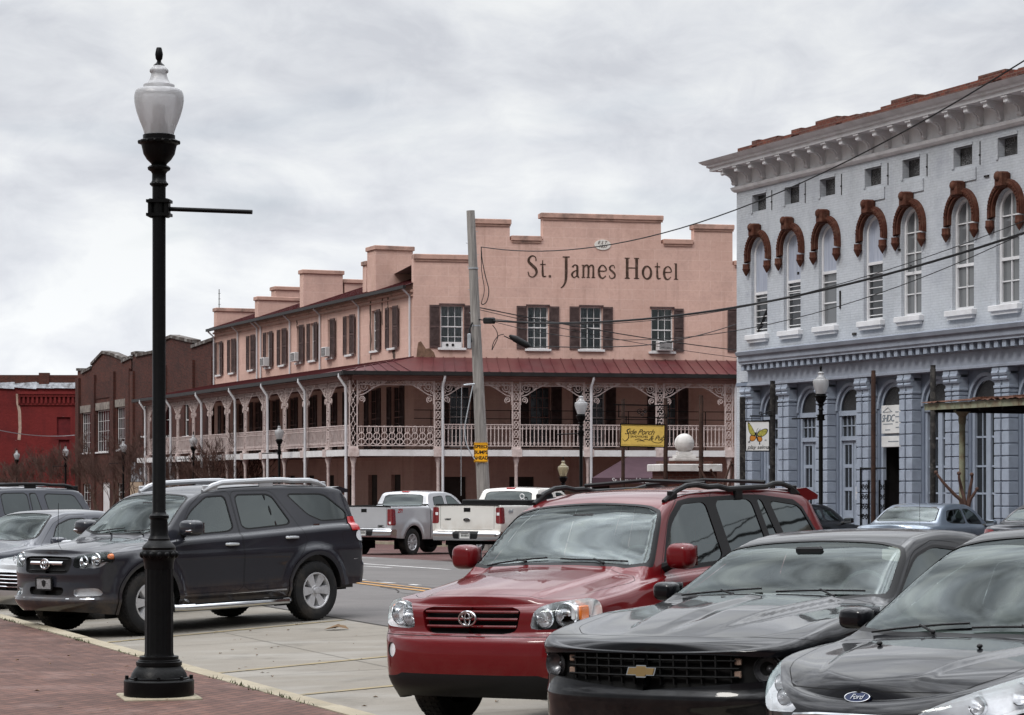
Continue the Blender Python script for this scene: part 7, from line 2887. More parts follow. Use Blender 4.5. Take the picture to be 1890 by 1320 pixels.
S['cuts'] = [
    dict(part='trim', poly=[(3.12, 1.23), (3.15, 1.23), (3.05, 1.67), (3.02, 1.67)], smooth=0, cond=ycond(.4), **{'in': 'side'}),
    dict(part='side_window', poly=[(1.42, 1.165), (2.40, 1.20), (2.38, 1.665), (2.05, 1.66), (1.74, 1.48)], rim=.02, cond=ycond(.4), **{'in': 'side'}),
    dict(part='rear_side_window', poly=[(2.52, 1.21), (3.42, 1.255), (3.16, 1.67), (2.52, 1.675)], rim=.02, cond=ycond(.4), **{'in': 'side'}),
    dict(part='quarter_window', poly=[(3.40, 1.665), (4.10, 1.655), (4.45, 1.40), (4.42, 1.29), (3.95, 1.28), (3.72, 1.37)], rim=.02, cond=ycond(.4), **{'in': 'side'}),
    dict(part='windshield', poly=[(1.15, -.2), (1.18, .5), (1.27, .76), (1.34, .765), (1.80, .64), (1.87, .5), (1.89, -.2)], rim=.03, smooth=1, cond=lambda V: 1.1 - V[:, 2], **{'in': 'plan'}),
    dict(part='rear_window', poly=[(-.2, 1.34), (.58, 1.34), (.52, 1.64), (-.2, 1.66)], rim=.02, cond=rcond(4.42), **{'in': 'rear'}),
    dict(part='headlight', poly=[(.47, .83), (.49, .975), (.74, 1.02), (.97, 1.02), (.97, .93), (.80, .83)], cond=fcond(.40), smooth=1, **{'in': 'front'}),
    dict(part='grille', poly=[(-.2, .76), (.41, .76), (.465, .965), (-.2, .975)], cond=fcond(.4), smooth=1, **{'in': 'front'}),
    dict(part='lower_grille', poly=[(-.2, .50), (.32, .50), (.34, .60), (-.2, .60)], cond=fcond(.4), smooth=1, **{'in': 'front'}),
    dict(part='fog_lamp', poly=[(.50, .49), (.50, .585), (.80, .59), (.84, .50)], cond=fcond(.5), smooth=1, **{'in': 'front'}),
    dict(part='tail_light', poly=[(.66, 1.15), (.66, 1.33), (1.0, 1.33), (1.0, 1.15)], cond=rcond(4.42), smooth=1, **{'in': 'rear'}),
    dict(part='tail_lens', poly=[(.78, 1.0), (.74, 1.15), (1.0, 1.15), (1.0, 1.02)], cond=rcond(4.50), smooth=0, **{'in': 'rear'}),
    dict(part='front_door', poly=[(1.36, .45), (1.33, 1.07), (1.42, 1.135), (1.74, 1.53), (2.0, 1.70), (2.455, 1.715), (2.465, 1.2), (2.47, .45)], rim=.006, rimpart='seam', cond=ycond(.4), smooth=1, cw=.08, **{'in': 'side'}),
    dict(part='rear_door', poly=[(2.48, .45), (2.475, 1.2), (2.465, 1.715), (3.18, 1.705), (3.50, 1.27), (3.60, 1.05), (3.46, .88), (3.30, .70), (3.22, .45)], rim=.006, rimpart='seam', cond=ycond(.4), smooth=1, cw=.08, **{'in': 'side'}),
    dict(part='hood', poly=[(.20, -.2), (.22, .40), (.33, .66), (.5, .76), (1.06, .815), (1.13, .70), (1.125, -.2)], rim=.006, rimpart='seam', cond=lambda V: .93 - V[:, 2], smooth=1, **{'in': 'plan'}),
    dict(part='chrometrim', poly=[(1.40, .42), (3.20, .42), (3.20, .442), (1.40, .442)], cond=ycond(.4), smooth=0, **{'in': 'side'}),
    dict(part='fuel_flap', poly=[(4.24, .98), (4.46, .98), (4.46, 1.14), (4.24, 1.14)], rim=.004, rimpart='seam', cond=ycond(.4), **{'in': 'side'}),
    dict(part='chrometrim', poly=[(4.42, .76), (5, .76), (5, .775), (4.42, .775)], cond=ycond(.4), smooth=0, **{'in': 'side'}),
]
S['pm'] = dict(windshield=dict(mat=M_WSG, off=-.004), side_window=dict(mat=M_SIDEG, off=-.006, sides='two'), rear_side_window=dict(mat=M_PRIVG, off=-.006, sides='two', name='side_window'), quarter_window=dict(mat=M_PRIVG, off=-.006, sides='two'), rear_window=dict(mat=M_PRIVG),
               headlight=dict(mat=M_LENS, sides='two', wall=.12, back=.12, backmat=M_REFL, then=lamp_bowls([(.585, .905, .066, .04), (.72, .93, .07, .05)])), grille=dict(mat=M_PLASTIC, off=-.035, wall=.035), lower_grille=dict(mat=M_GAP, off=-.04, wall=.04),
               fog_lamp=dict(mat=M_LENS, sides='two', wall=.05, back=.05, backmat=M_REFL, wallmat=M_CHROME), tail_light=dict(mat=M_RED, sides='two', off=.012, wall=.014, wallmat=M_RED), tail_lens=dict(mat=M_REFL, sides='two', off=.008, name='reversing_light'),
               front_door=dict(sides='two', name='door'), rear_door=dict(sides='two', name='door'), hood=dict(), fuel_flap=dict(sides='two'))
S['cabin'] = dict(x0=1.18, x1=4.5, belt=1.16, w=.80, seats=[(2.15, .25), (3.15, .7)], mirror=(1.68, 1.55))
car, sk = vehicle(S, 'charcoal grey SUV with silver roof rails parked behind the near street lamp', 'SUV', -5.70, 29.0, 41.5, -.055, .018, 'suv', roll=.008)
SUV_GREY = car
mirror_pair(car, 1.50, 1.03, 1.275, 1.12, M_PGREY, signal=True)
handles(car, sk, [(2.28, 1.045), (3.32, 1.095)], M_CHROME)
wipers(car, sk, [(1.21, .55, 1.26, -.05), (1.21, -.10, 1.26, -.66)])
rails(car, sk, (2.05, 4.20), lambda x: .62, .06, M_RAILS, r=.034, foot=.12)
front_bar(car, sk, 'grille_bar', [(0, .885), (.15, .885), (.31, .885)], .024, M_CHROME, .0)
slats(car, sk, 'grille_slats', [.80, .935], .36, .012, .01, M_PLASTIC, -.012, [.35, .38])
oval_emblem(car, sk.at('front', 0, .885)[0] + Vector((-.02, 0, 0)), .165, .12, m=M_CHROME)
p, n = sk.at('front', 0, .64); plate(car, Vector((p.x - .02, 0, .64)), n, m=M_PLATED, letters_='crest')
front_bar(car, sk, 'bumper_trim', [(.40, .455), (.62, .455), (.78, .455)], .010, M_CHROME, .004, join=False)
for sd in (-1, 1):
    mb = MB()
    for (y, z) in ((.88, .90), (.885, .93), (.88, .96)):
        p, n = sk.at('front', y, z)
    p, n = sk.at('front', .86, .96)
    mb.sphere((p.x + .075, sd * .845, .965), .05, .04, .036, n=12, m=8, e=.7)
    mb.build('turn_signal', M_AMBER, car, local=True)
    mb = MB()
    y = sd * 1.0
    mb.tube([(1.30, y - sd * .08, .29), (1.42, y, .29), (3.12, y, .29), (3.22, y - sd * .08, .29)], .048, 10)
    for x in (1.6, 2.3, 3.0): mb.tube([(x, y - sd * .25, .36), (x, y, .30)], .025, 6)
    mb.mi = 1
    mb.box(1.55, 3.05, y - .035, y + .035, .334, .342)
    mb.build('running_board', [M_CHROME, M_PLASTIC], car, local=True)
    mb = MB(); p, n = sk.at('side', 3.82, 1.25)
    mb.box(3.78, 3.89, sd * (p.y + .002), sd * (p.y + .006), 1.235, 1.255); mb.build('badge', M_CHROME, car, local=True)
mb = MB()
sp = [(4.28, 1.72), (4.46, 1.735), (4.62, 1.695), (4.615, 1.655), (4.42, 1.64)]
for x0_, x1_ in ((-.62, .62),):
    v = [(x, x0_, z) for (x, z) in sp] + [(x, x1_, z) for (x, z) in sp]
    mb.add(v, [(0, 1, 2, 3, 4), (9, 8, 7, 6, 5)] + [((i + 1) % 5, i, 5 + i, 5 + (i + 1) % 5) for i in range(5)])
mb.build('spoiler', M_PGREY, car, local=True)
mb = MB(); mb.tube([(.80, .72, 1.02), (.83, .73, 1.60)], .0035, 4); mb.build('aerial', M_PLASTIC, car, local=True)
# ---- red SUV ---------------------------------------------------------------------------------------------
M_PRED = carpaint('deep_red_paint', (.098, .0038, .0055), .0, .3, spec=.1, ior=1.37, dust=((.16, .12, .09), .2, .62, .3))
S = dict(L=4.69, Wmax=.92, paint=M_PRED, af=.50, pf=2.9, ar=.36, pr=3.2, R=.365, ax=(.95, 3.665), trk=1.57, tw=.235, rim=.22, arch=.415, lip=.02, floor=.28,
         W=[(0, .90), (.6, .91), (2.4, .912), (4.2, .905), (4.69, .87)],
         zb=[(0, .27), (.5, .22), (1.2, .26), (3.6, .28), (4.69, .36)],
         zs=[(0, .925), (.25, .95), (.8, .995), (1.15, 1.045), (1.5, 1.08), (3.0, 1.12), (4.2, 1.16), (4.69, 1.12)],
         zt=[(0, .935), (.10, .965), (.25, .995), (.7, 1.07), (1.06, 1.125), (1.15, 1.14), (1.28, 1.22), (1.76, 1.595), (2.0, 1.675), (2.4, 1.72), (3.2, 1.735), (3.9, 1.705), (4.25, 1.65), (4.33, 1.61), (4.57, 1.19), (4.62, 1.13), (4.69, 1.12)],
         tb=[(0, .7), (1.0, .8), (1.38, 2.4), (2.0, 2.8), (4.2, 2.6), (4.6, 1.3), (4.69, 1)],
         cr=[(0, .10), (1.2, .10), (2.0, .08), (2.6, .07), (4.3, .08), (4.69, .05)],
         side=[(.2, .09), (.30, .05), (.42, .015), (.6, .012), (.78, .0), (.88, .008), (.95, .015), (1.05, .03), (1.16, .055)],
         front=[(.2, .22), (.27, .12), (.34, .045), (.42, .012), (.56, .0), (.65, .008), (.70, .03), (.718, .075), (.73, .085), (.90, .095), (.94, .12), (1.0, .2)],
         rear=[(.36, .10), (.45, .02), (.6, .0), (.72, .01), (.78, .05), (1.0, .06), (1.2, .12)],
         flare=[(.95, .385, .46, .018, .12), (3.665, .385, .46, .018, .12)], rsh=.08, rr=.06,
         disp=lambda x, y: np.where(x < 1.25, .022 * np.clip(1 - (np.abs(y) - .40 - .12 * x) / .07, 0, 1) * np.clip((x - .05) / .3, 0, 1), 0))
circ = lambda y, z, r, n=16: [(y + r * math.cos(2 * math.pi * i / n), z + r * math.sin(2 * math.pi * i / n)) for i in range(n)]
S['cuts'] = [
    dict(part='side_window', poly=[(1.46, 1.115), (2.47, 1.14), (2.47, 1.635), (2.08, 1.625), (1.82, 1.48)], rim=.022, cond=ycond(.4), **{'in': 'side'}),
    dict(part='rear_side_window', poly=[(2.58, 1.145), (3.26, 1.165), (3.24, 1.645), (2.58, 1.645)], rim=.022, cond=ycond(.4), **{'in': 'side'}),
    dict(part='rear_side_window', poly=[(3.31, 1.165), (3.52, 1.175), (3.42, 1.635), (3.30, 1.642)], rim=.02, cond=ycond(.4), **{'in': 'side'}),
    dict(part='quarter_window', poly=[(3.60, 1.18), (4.24, 1.20), (4.06, 1.575), (3.50, 1.63)], rim=.022, cond=ycond(.4), **{'in': 'side'}),
    dict(part='trim', poly=[(1.46, 1.10), (4.27, 1.18), (4.07, 1.598), (3.3, 1.662), (2.06, 1.645), (1.80, 1.50)], cond=ycond(.4), smooth=1, **{'in': 'side'}),
    dict(part='windshield', poly=[(1.165, -.2), (1.19, .5), (1.28, .78), (1.36, .79), (1.75, .65), (1.82, .5), (1.84, -.2)], rim=.032, smooth=1, cond=lambda V: 1.05 - V[:, 2], **{'in': 'plan'}),
    dict(part='rear_window', poly=[(-.2, 1.22), (.60, 1.22), (.54, 1.52), (-.2, 1.54)], rim=.02, cond=rcond(4.2), **{'in': 'rear'}),
    dict(part='headlight', poly=[(.49, .755), (.53, .905), (.62, .945), (.93, .985), (.93, .82), (.80, .765)], cond=fcond(.44), smooth=1, **{'in': 'front'}),
    dict(part='grille', poly=[(-.2, .726), (.39, .726), (.43, .915), (-.2, .915)], cond=fcond(.5), smooth=1, **{'in': 'front'}),
    dict(part='fog_lamp', poly=circ(.71, .60, .058), cond=fcond(.6), smooth=0, **{'in': 'front'}),
    dict(part='trim', poly=[(-.2, .1), (1.0, .1), (1.0, .40), (.66, .415), (.60, .44), (-.2, .44)], cond=fcond(.62), smooth=0, **{'in': 'front'}),
    dict(part='tail_light', poly=[(.62, .95), (.62, 1.25), (.95, 1.25), (.95, .95)], cond=rcond(4.35), smooth=1, **{'in': 'rear'}),
    dict(part='bumper', poly=[(-.1, .1), (.66, .1), (.60, .60), (.56, .712), (-.1, .712)], rim=.005, rimpart='seam', smooth=0, **{'in': 'side'}),
    dict(part='front_door', poly=[(1.32, .34), (1.30, .95), (1.40, 1.07), (1.80, 1.51), (2.06, 1.67), (2.52, 1.69), (2.53, 1.1), (2.53, .34)], rim=.005, rimpart='seam', cond=ycond(.4), smooth=1, cw=.08, **{'in': 'side'}),
    dict(part='rear_door', poly=[(2.54, .34), (2.54, 1.1), (2.53, 1.69), (3.34, 1.68), (3.55, 1.2), (3.60, 1.0), (3.42, .80), (3.26, .62), (3.18, .34)], rim=.005, rimpart='seam', cond=ycond(.4), smooth=1, cw=.08, **{'in': 'side'}),
    dict(part='hood', poly=[(.21, -.2), (.235, .50), (.30, .60), (.44, .72), (1.08, .80), (1.17, .72), (1.145, -.2)], rim=.005, rimpart='seam', cond=lambda V: .80 - V[:, 2], smooth=1, **{'in': 'plan'}),
]


def headl_amber(bowls, ay, az, hh):
    base = lamp_bowls(bowls)
    def then(o, sd, sk):
        base(o, sd, sk)
        for s_ in sd:
            mb = MB()
            p, n = sk.at('front', ay, az)
            mb.bbox(p.x + .02, p.x + .13, s_ * (ay - .035) - .012, s_ * (ay - .035) + .012, az - hh, az + hh, .006)
            mb.build('turn_signal', M_AMBER, o, local=True)
            mb = MB(); mb.bbox(p.x + .03, p.x + .06, s_ * (ay - .085) - .03, s_ * (ay - .085) + .03, az - hh, az + hh, .006); mb.build('side_reflector', M_REFL, o, local=True)
    return then


S['pm'] = dict(windshield=dict(mat=M_WSG, off=-.004), side_window=dict(mat=M_SIDEG, off=-.006, sides='two'), rear_side_window=dict(mat=M_PRIVG, off=-.006, sides='two', name='side_window'), quarter_window=dict(mat=M_PRIVG, off=-.006, sides='two'), rear_window=dict(mat=M_PRIVG),
               headlight=dict(mat=M_LENS, sides='two', wall=.14, back=.13, backmat=M_PLASTIC, wallmat=M_REFL, then=headl_amber([(.58, .835, .062, .04), (.715, .855, .078, .05)],   .84, .87, .05)), grille=dict(mat=M_GAP, off=-.05, wall=.05, wallmat=M_PRED), fog_lamp=dict(mat=M_REFL, sides='two', wall=.02, off=-.012), tail_light=dict(mat=M_RED, sides='two', off=.006), bumper=dict(),
               front_door=dict(sides='two', name='door'), rear_door=dict(sides='two', name='door'), hood=dict())
S['cabin'] = dict(x0=1.22, x1=4.3, belt=1.12, w=.78, seats=[(2.25, .25), (3.2, .7)], mirror=(1.68, 1.50))
car, sk = vehicle(S, 'deep red SUV with black roof rails parked nose to the kerb beside the black coupe', 'SUV', -.335, 16.9, 33.5, .005, .012, 'suv', roll=.021)
SUV_RED = car
mirror_pair(car, 1.47, .965, 1.225, .92, M_PRED, shape=(.095, .115, .105))
handles(car, sk, [(2.35, .99), (3.30, 1.02)], M_PRED)
wipers(car, sk, [(1.235, .60, 1.27, .08), (1.235, -.06, 1.28, -.62)])
rails(car, sk, (1.88, 4.15), lambda x: .58 + .04 * math.sin((x - 1.9) * 1.4), .065, M_PLASTIC, r=.022, foot=.06)
slats(car, sk, 'grille_bars', [.88, .828, .776], .39, .020, .02, M_PRED, -.012, [.40, .395, .385])
oval_emblem(car, sk.at('front', 0, .828)[0] + Vector((-.012, 0, 0)), .145, .10)
mb = MB()
sp = [(4.08, 1.69), (4.28, 1.70), (4.50, 1.635), (4.49, 1.60), (4.26, 1.59)]
v = [(x, -.60, z) for (x, z) in sp] + [(x, .60, z) for (x, z) in sp]
mb.add(v, [(0, 1, 2, 3, 4), (9, 8, 7, 6, 5)] + [((i + 1) % 5, i, 5 + i, 5 + (i + 1) % 5) for i in range(5)])
mb.build('spoiler', M_PRED, car, local=True)
for x in (2.6, 3.6):
    mb = MB()
    a, _ = sk.at('plan', x, .55)
    mb.tube([(x, -a.y, a.z + .055), (x, 0, a.z + .085), (x, a.y, a.z + .055)], .016, 6); mb.build('cross_bar', M_PLASTIC, car, local=True)

M_REFLD = pm('smoked_reflector', (.10, .10, .105), .25, .6, .3, 30)
# ---- black coupe -----------------------------------------------------------------------------------------
M_PBLK = carpaint('black_metallic_paint', (.003, .0032, .0042), .0, .3, spec=.06, ior=1.33, dust=((.14, .125, .11), .15, .6, .22))
S = dict(L=4.84, Wmax=.97, paint=M_PBLK, af=.50, pf=2.6, ar=.40, pr=2.8, R=.355, ax=(.95, 3.80), trk=1.62, tw=.25, rim=.25, arch=.385, lip=.015, floor=.17,
         W=[(0, .955), (.9, .955), (2.3, .915), (3.7, .960), (4.4, .945), (4.84, .90)],
         zb=[(0, .20), (.5, .15), (1.2, .18), (3.6, .20), (4.84, .32)],
         zs=[(0, .755), (.2, .80), (.5, .865), (1.0, .935), (1.6, .955), (2.5, .965), (3.3, 1.0), (4.1, 1.03), (4.84, .98)],
         zt=[(0, .765), (.12, .815), (.3, .855), (.8, .925), (1.3, .975), (1.46, .99), (1.58, 1.04), (2.22, 1.335), (2.45, 1.39), (2.85, 1.42), (3.2, 1.40), (3.6, 1.31), (4.05, 1.11), (4.3, 1.06), (4.7, 1.04), (4.84, .98)],
         tb=[(0, .5), (1.4, .7), (1.75, 1.7), (2.3, 2.1), (3.2, 2.0), (4.0, .9), (4.84, .7)],
         cr=[(0, .06), (1.4, .05), (2.0, .06), (2.8, .06), (4.84, .04)],
         side=[(.15, .10), (.22, .05), (.32, .03), (.45, .045), (.62, .035), (.74, .01), (.82, .0), (.90, .012), (1.0, .04)],
         front=[(.15, .24), (.20, .13), (.28, .055), (.40, .02), (.47, .0), (.495, .0), (.52, .02), (.62, .04), (.74, .045), (.765, .01), (.80, .018), (.88, .10)],
         rear=[(.3, .10), (.4, .02), (.6, .0), (.7, .02), (.9, .05), (1.0, .03)],
         flare=[(.95, .37, .43, .02, .16), (3.80, .37, .44, .03, .2)], rsh=.09, rr=.09,
         disp=lambda x, y: np.where(x < 1.5, .036 * np.clip(1 - (np.abs(y) - .20 - .20 * x) / .06, 0, 1) * np.clip((x - .25) / .6, 0, 1) - .016 * np.clip(1 - np.abs(y) / .10, 0, 1) * np.clip((x - .25) / .4, 0, 1), 0))
S['cuts'] = [
    dict(part='side_window', poly=[(1.72, .985), (2.80, .985), (2.98, 1.05), (2.92, 1.28), (2.58, 1.315), (2.26, 1.255)], rim=.02, cond=ycond(.35), **{'in': 'side'}),
    dict(part='quarter_window', poly=[(3.06, 1.06), (3.38, 1.10), (3.22, 1.25), (3.02, 1.275)], rim=.02, cond=ycond(.35), **{'in': 'side'}),
    dict(part='windshield', poly=[(1.475, -.2), (1.50, .45), (1.60, .80), (1.70, .815), (2.20, .675), (2.28, .45), (2.30, -.2)], rim=.035, smooth=1, cond=lambda V: .92 - V[:, 2], **{'in': 'plan'}),
    dict(part='rear_window', poly=[(3.30, -.2), (3.34, .58), (3.95, .62), (4.0, -.2)], rim=.03, smooth=1, cond=lambda V: 1.03 - V[:, 2], **{'in': 'plan'}),
    dict(part='grille', poly=[(-.2, .532), (.0, .525), (.06, .532), (.50, .568), (.86, .60), (.93, .64), (.915, .72), (.50, .740), (.04, .745), (-.2, .745)], cond=fcond(.60), smooth=1, **{'in': 'front'}),
    dict(part='lower_grille', poly=[(-.2, .26), (.45, .28), (.48, .36), (-.2, .36)], cond=fcond(.5), smooth=1, **{'in': 'front'}),
    dict(part='front_door', poly=[(1.66, .24), (1.64, .86), (1.70, .955), (2.26, 1.275), (2.6, 1.345), (2.95, 1.315), (3.04, 1.05), (3.08, .86), (3.02, .24)], rim=.005, rimpart='seam', cond=ycond(.35), smooth=1, cw=.08, **{'in': 'side'}),
    dict(part='hood', poly=[(.19, -.2), (.22, .35), (.30, .62), (.50, .78), (.95, .80), (1.48, .82), (1.54, .60), (1.465, -.2)], rim=.005, rimpart='seam', cond=lambda V: .77 - V[:, 2], smooth=1, **{'in': 'plan'}),
    dict(part='bumper', poly=[(-.1, .05), (.58, .05), (.60, .60), (.52, .80), (-.1, .90)], rim=.004, rimpart='seam', cond=lambda V: np.where(V[:, 2] > .90, 1, -1), smooth=0, **{'in': 'side'}),
]
S['pm'] = dict(windshield=dict(mat=M_WSG, off=-.004), side_window=dict(mat=M_SIDEG, off=-.006, sides='two'), quarter_window=dict(mat=M_PRIVG, off=-.006, sides='two'), rear_window=dict(mat=M_PRIVG, off=-.006),
               grille=dict(mat=M_GAP, off=-.07, wall=.07), lower_grille=dict(mat=M_GAP, off=-.04, wall=.04), front_door=dict(sides='two', name='door'), hood=dict(), bumper=dict())
S['cabin'] = dict(x0=1.54, x1=3.9, belt=.98, w=.78, seats=[(2.75, .25), (3.4, .7)], mirror=(2.1, 1.27))
car, sk = vehicle(S, 'black two door coupe with a gold cross emblem in its wide dark grille', 'coupe',   .775, 14.15, 36, .045, .010, 'coupe', roll=.022)
COUPE = car
mirror_pair(car, 1.82, .95, 1.03, .8, M_PBLK, shape=(.10, .105, .08))
wipers(car, sk, [(1.55, .66, 1.60, .08), (1.56, -.05, 1.62, -.66)])
slats(car, sk, 'grille_mesh', [.61, .66, .705], .55, .010, .02, M_GAP, -.03, [.60, .60, .58])
mb = MB()
for i in range(-6, 7):
    y = i * .092
    p, n = sk.at('front', abs(y), .63)
    mb.box(p.x + .035, p.x + .055, y - .005, y + .005, .552 + abs(y) * .05, .735)
mb.build('grille_mesh', M_GAP, car, local=True)
for sd in (-1, 1):
    mb = MB()
    p, n = sk.at('front', .755, .655)
    T = Matrix.Translation((p.x + .028, sd * .755, .655)) @ Matrix.Rotation(R(-90), 4, 'Y') @ Matrix.Rotation(R(-18 * sd), 4, 'X')
    mb.lathe([(.075, .012), (.072, 0), (.058, -.03), (.03, -.05), (.012, -.03), (0, -.025)], 20, M=T, cap=False)
    mb.lathe([(.078, -.004), (.085, .012), (.09, -.004), (.085, -.012)], 20, M=T, cap=False)
    ho = mb.build('headlight', M_REFLD, car, local=True)
    mb = MB()
    for z in (.625, .70):
        p, n = sk.at('front', .585, z)
        mb.bbox(p.x + .03, p.x + .05, sd * .585 - .022, sd * .585 + .022, z - .02, z + .02, .004)
    mb.build('marker_lamp', pm('smoked_marker_lamp', (.20, .14, .11), .3, var=.3, vscale=40) if sd < 0 else bpy.data.materials['smoked_marker_lamp'], ho, local=True)
p, n = sk.at('front', 0, .64)
mb = MB(front_T(p + Vector((-.025, 0, .0))) @ Matrix.Rotation(R(-6), 4, 'X'))
BT = [(x * .82, z * .8) for (x, z) in [(-.128, -.030), (-.045, -.030), (-.040, -.046), (.040, -.046), (.046, -.030), (.112, -.030), (.128, .030), (.046, .030), (.040, .046), (-.040, .046), (-.046, .030), (-.112, .030)]]
mb.prism(BT, -.006, .01)
eo = mb.build('emblem_rim', M_CHROME, car, local=True)
mb = MB(front_T(p + Vector((-.025, 0, 0))) @ Matrix.Rotation(R(-6), 4, 'X'))
mb.prism([(x * .9, z * .82) for (x, z) in BT], -.011, -.0062)
mb.build('emblem', M_GOLD, eo, local=True)

# ---- dark grey hatchback at the right edge -----------------------------------------------------------------
M_PDG = carpaint('dark_grey_metallic_paint', (.0045, .0047, .0062), .0, .3, spec=.06, ior=1.34, dust=((.14, .125, .11), .15, .6, .2))
S = dict(L=4.36, Wmax=.92, paint=M_PDG, af=.75, pf=2.2, ar=.35, pr=2.8, R=.33, ax=(.92, 3.57), trk=1.55, tw=.215, rim=.21, arch=.37, lip=.012, floor=.2,
         W=[(0, .86), (.8, .905), (2.3, .912), (3.6, .905), (4.36, .85)],
         zb=[(0, .22), (.5, .18), (1.2, .2), (3.6, .22), (4.36, .34)],
         zs=[(0, .745), (.15, .80), (.5, .885), (.95, .945), (1.4, .97), (3.0, 1.02), (4.36, .97)],
         zt=[(0, .755), (.06, .80), (.2, .86), (.5, .925), (.92, .975), (1.0, .985), (1.12, 1.04), (1.95, 1.475), (2.2, 1.535), (2.6, 1.55), (3.2, 1.52), (3.8, 1.42), (4.05, 1.27), (4.28, 1.0), (4.36, .96)],
         tb=[(0, .6), (.9, .8), (1.3, 2.0), (2.0, 2.3), (3.8, 2.2), (4.36, 1)],
         cr=[(0, .09), (.9, .09), (2.0, .07), (2.6, .06), (4.36, .05)],
         side=[(.18, .10), (.28, .04), (.45, .02), (.62, .012), (.76, .0), (.86, .01), (.97, .04)],
         front=[(.18, .22), (.24, .12), (.34, .05), (.45, .015), (.56, .0), (.66, .012), (.74, .035), (.80, .07), (.86, .15)],
         rear=[(.3, .10), (.4, .02), (.6, .0), (.9, .06), (1.0, .1)],
         flare=[(.92, .35, .41, .012, .1), (3.57, .35, .41, .012, .1)], rsh=.09, rr=.08,
         disp=lambda x, y: np.where(x < 1.0, .020 * np.clip(1 - (np.abs(y) - .22 - .30 * x) / .05, 0, 1) * np.clip((x - .1) / .35, 0, 1), 0))
S['cuts'] = [
    dict(part='side_window', poly=[(1.42, 1.0), (2.34, 1.03), (2.34, 1.39), (2.2, 1.39), (1.90, 1.275)], rim=.02, cond=ycond(.4), **{'in': 'side'}),
    dict(part='rear_side_window', poly=[(2.42, 1.035), (3.3, 1.06), (3.5, 1.15), (3.2, 1.32), (2.42, 1.365)], rim=.02, cond=ycond(.4), **{'in': 'side'}),
    dict(part='windshield', poly=[(1.02, -.2), (1.06, .45), (1.15, .75), (1.25, .775), (1.92, .63), (2.01, .45), (2.04, -.2)], rim=.035, smooth=1, cond=lambda V: .95 - V[:, 2], **{'in': 'plan'}),
    dict(part='rear_window', poly=[(-.2, 1.05), (.58, 1.05), (.5, 1.28), (-.2, 1.30)], rim=.02, cond=rcond(3.9), **{'in': 'rear'}),
    dict(part='headlight', poly=[(.33, .675), (.44, .735), (.70, .85), (.90, .92), (.93, .87), (.86, .73), (.66, .655)], cond=fcond(.82), smooth=1, **{'in': 'front'}),
    dict(part='grille', poly=[(-.2, .42), (.30, .42), (.44, .58), (.36, .665), (-.2, .675)], cond=fcond(.5), smooth=1, **{'in': 'front'}),
    dict(part='front_door', poly=[(1.28, .28), (1.26, .85), (1.38, .985), (1.90, 1.30), (2.14, 1.41), (2.38, 1.41), (2.38, .28)], rim=.005, rimpart='seam', cond=ycond(.4), smooth=1, cw=.08, **{'in': 'side'}),
    dict(part='hood', poly=[(.085, -.2), (.10, .25), (.17, .45), (.42, .66), (.92, .79), (1.06, .72), (1.01, -.2)], rim=.005, rimpart='seam', cond=lambda V: .785 - V[:, 2], smooth=1, **{'in': 'plan'}),
]
S['pm'] = dict(windshield=dict(mat=M_WSG, off=-.004), side_window=dict(mat=M_SIDEG, off=-.006, sides='two'), rear_side_window=dict(mat=M_SIDEG, off=-.006, sides='two', name='side_window'), rear_window=dict(mat=M_PRIVG),
               headlight=dict(mat=M_LENS, sides='two', wall=.21, back=.20, backmat=M_REFL, wallmat=M_REFL, then=lamp_bowls([(.57, .725, .042, .07), (.70, .775, .052, .08)])), grille=dict(mat=M_GAP, off=-.045, wall=.045), front_door=dict(sides='two', name='door'), hood=dict())
S['cabin'] = dict(x0=1.10, x1=4.0, belt=1.02, w=.76, seats=[(2.15, .25), (3.0, .7)], mirror=(1.72, 1.30))
car, sk = vehicle(S, 'dark grey hatchback with a blue oval emblem at the right edge, nearest the viewer', 'hatchback', 1.64, 11.55, 43.5, -.0, .012, 'hatchback', roll=.022)
HATCH = car
mirror_pair(car, 1.42, .935, 1.06, .72, M_PDG, shape=(.11, .13, .085), signal=False)
wipers(car, sk, [(1.09, .60, 1.14, .02), (1.10, -.02, 1.16, -.58)])
for d in (-.30, .30):
    mb = MB(); p, n = sk.at('plan', .72, abs(d)); mb.sphere((.72, d, p.z + .008), .02, .014, .012, n=10, m=6); mb.build('washer_jet', M_PLASTIC, car, local=True)
front_bar(car, sk, 'grille_surround', [(0, .675), (.20, .672), (.355, .662), (.44, .58), (.31, .42)], .011, M_CHROME, .004)
slats(car, sk, 'grille_bars', [.63, .585, .54, .495, .45], .36, .014, .02, M_PLASTIC, -.02, [.37, .40, .40, .36, .33])
p, n = sk.at('front', 0, .755); script_oval(car, Vector((p.x - .006, 0, .755)), .145, .058, tilt=R(-38), word='Ford')
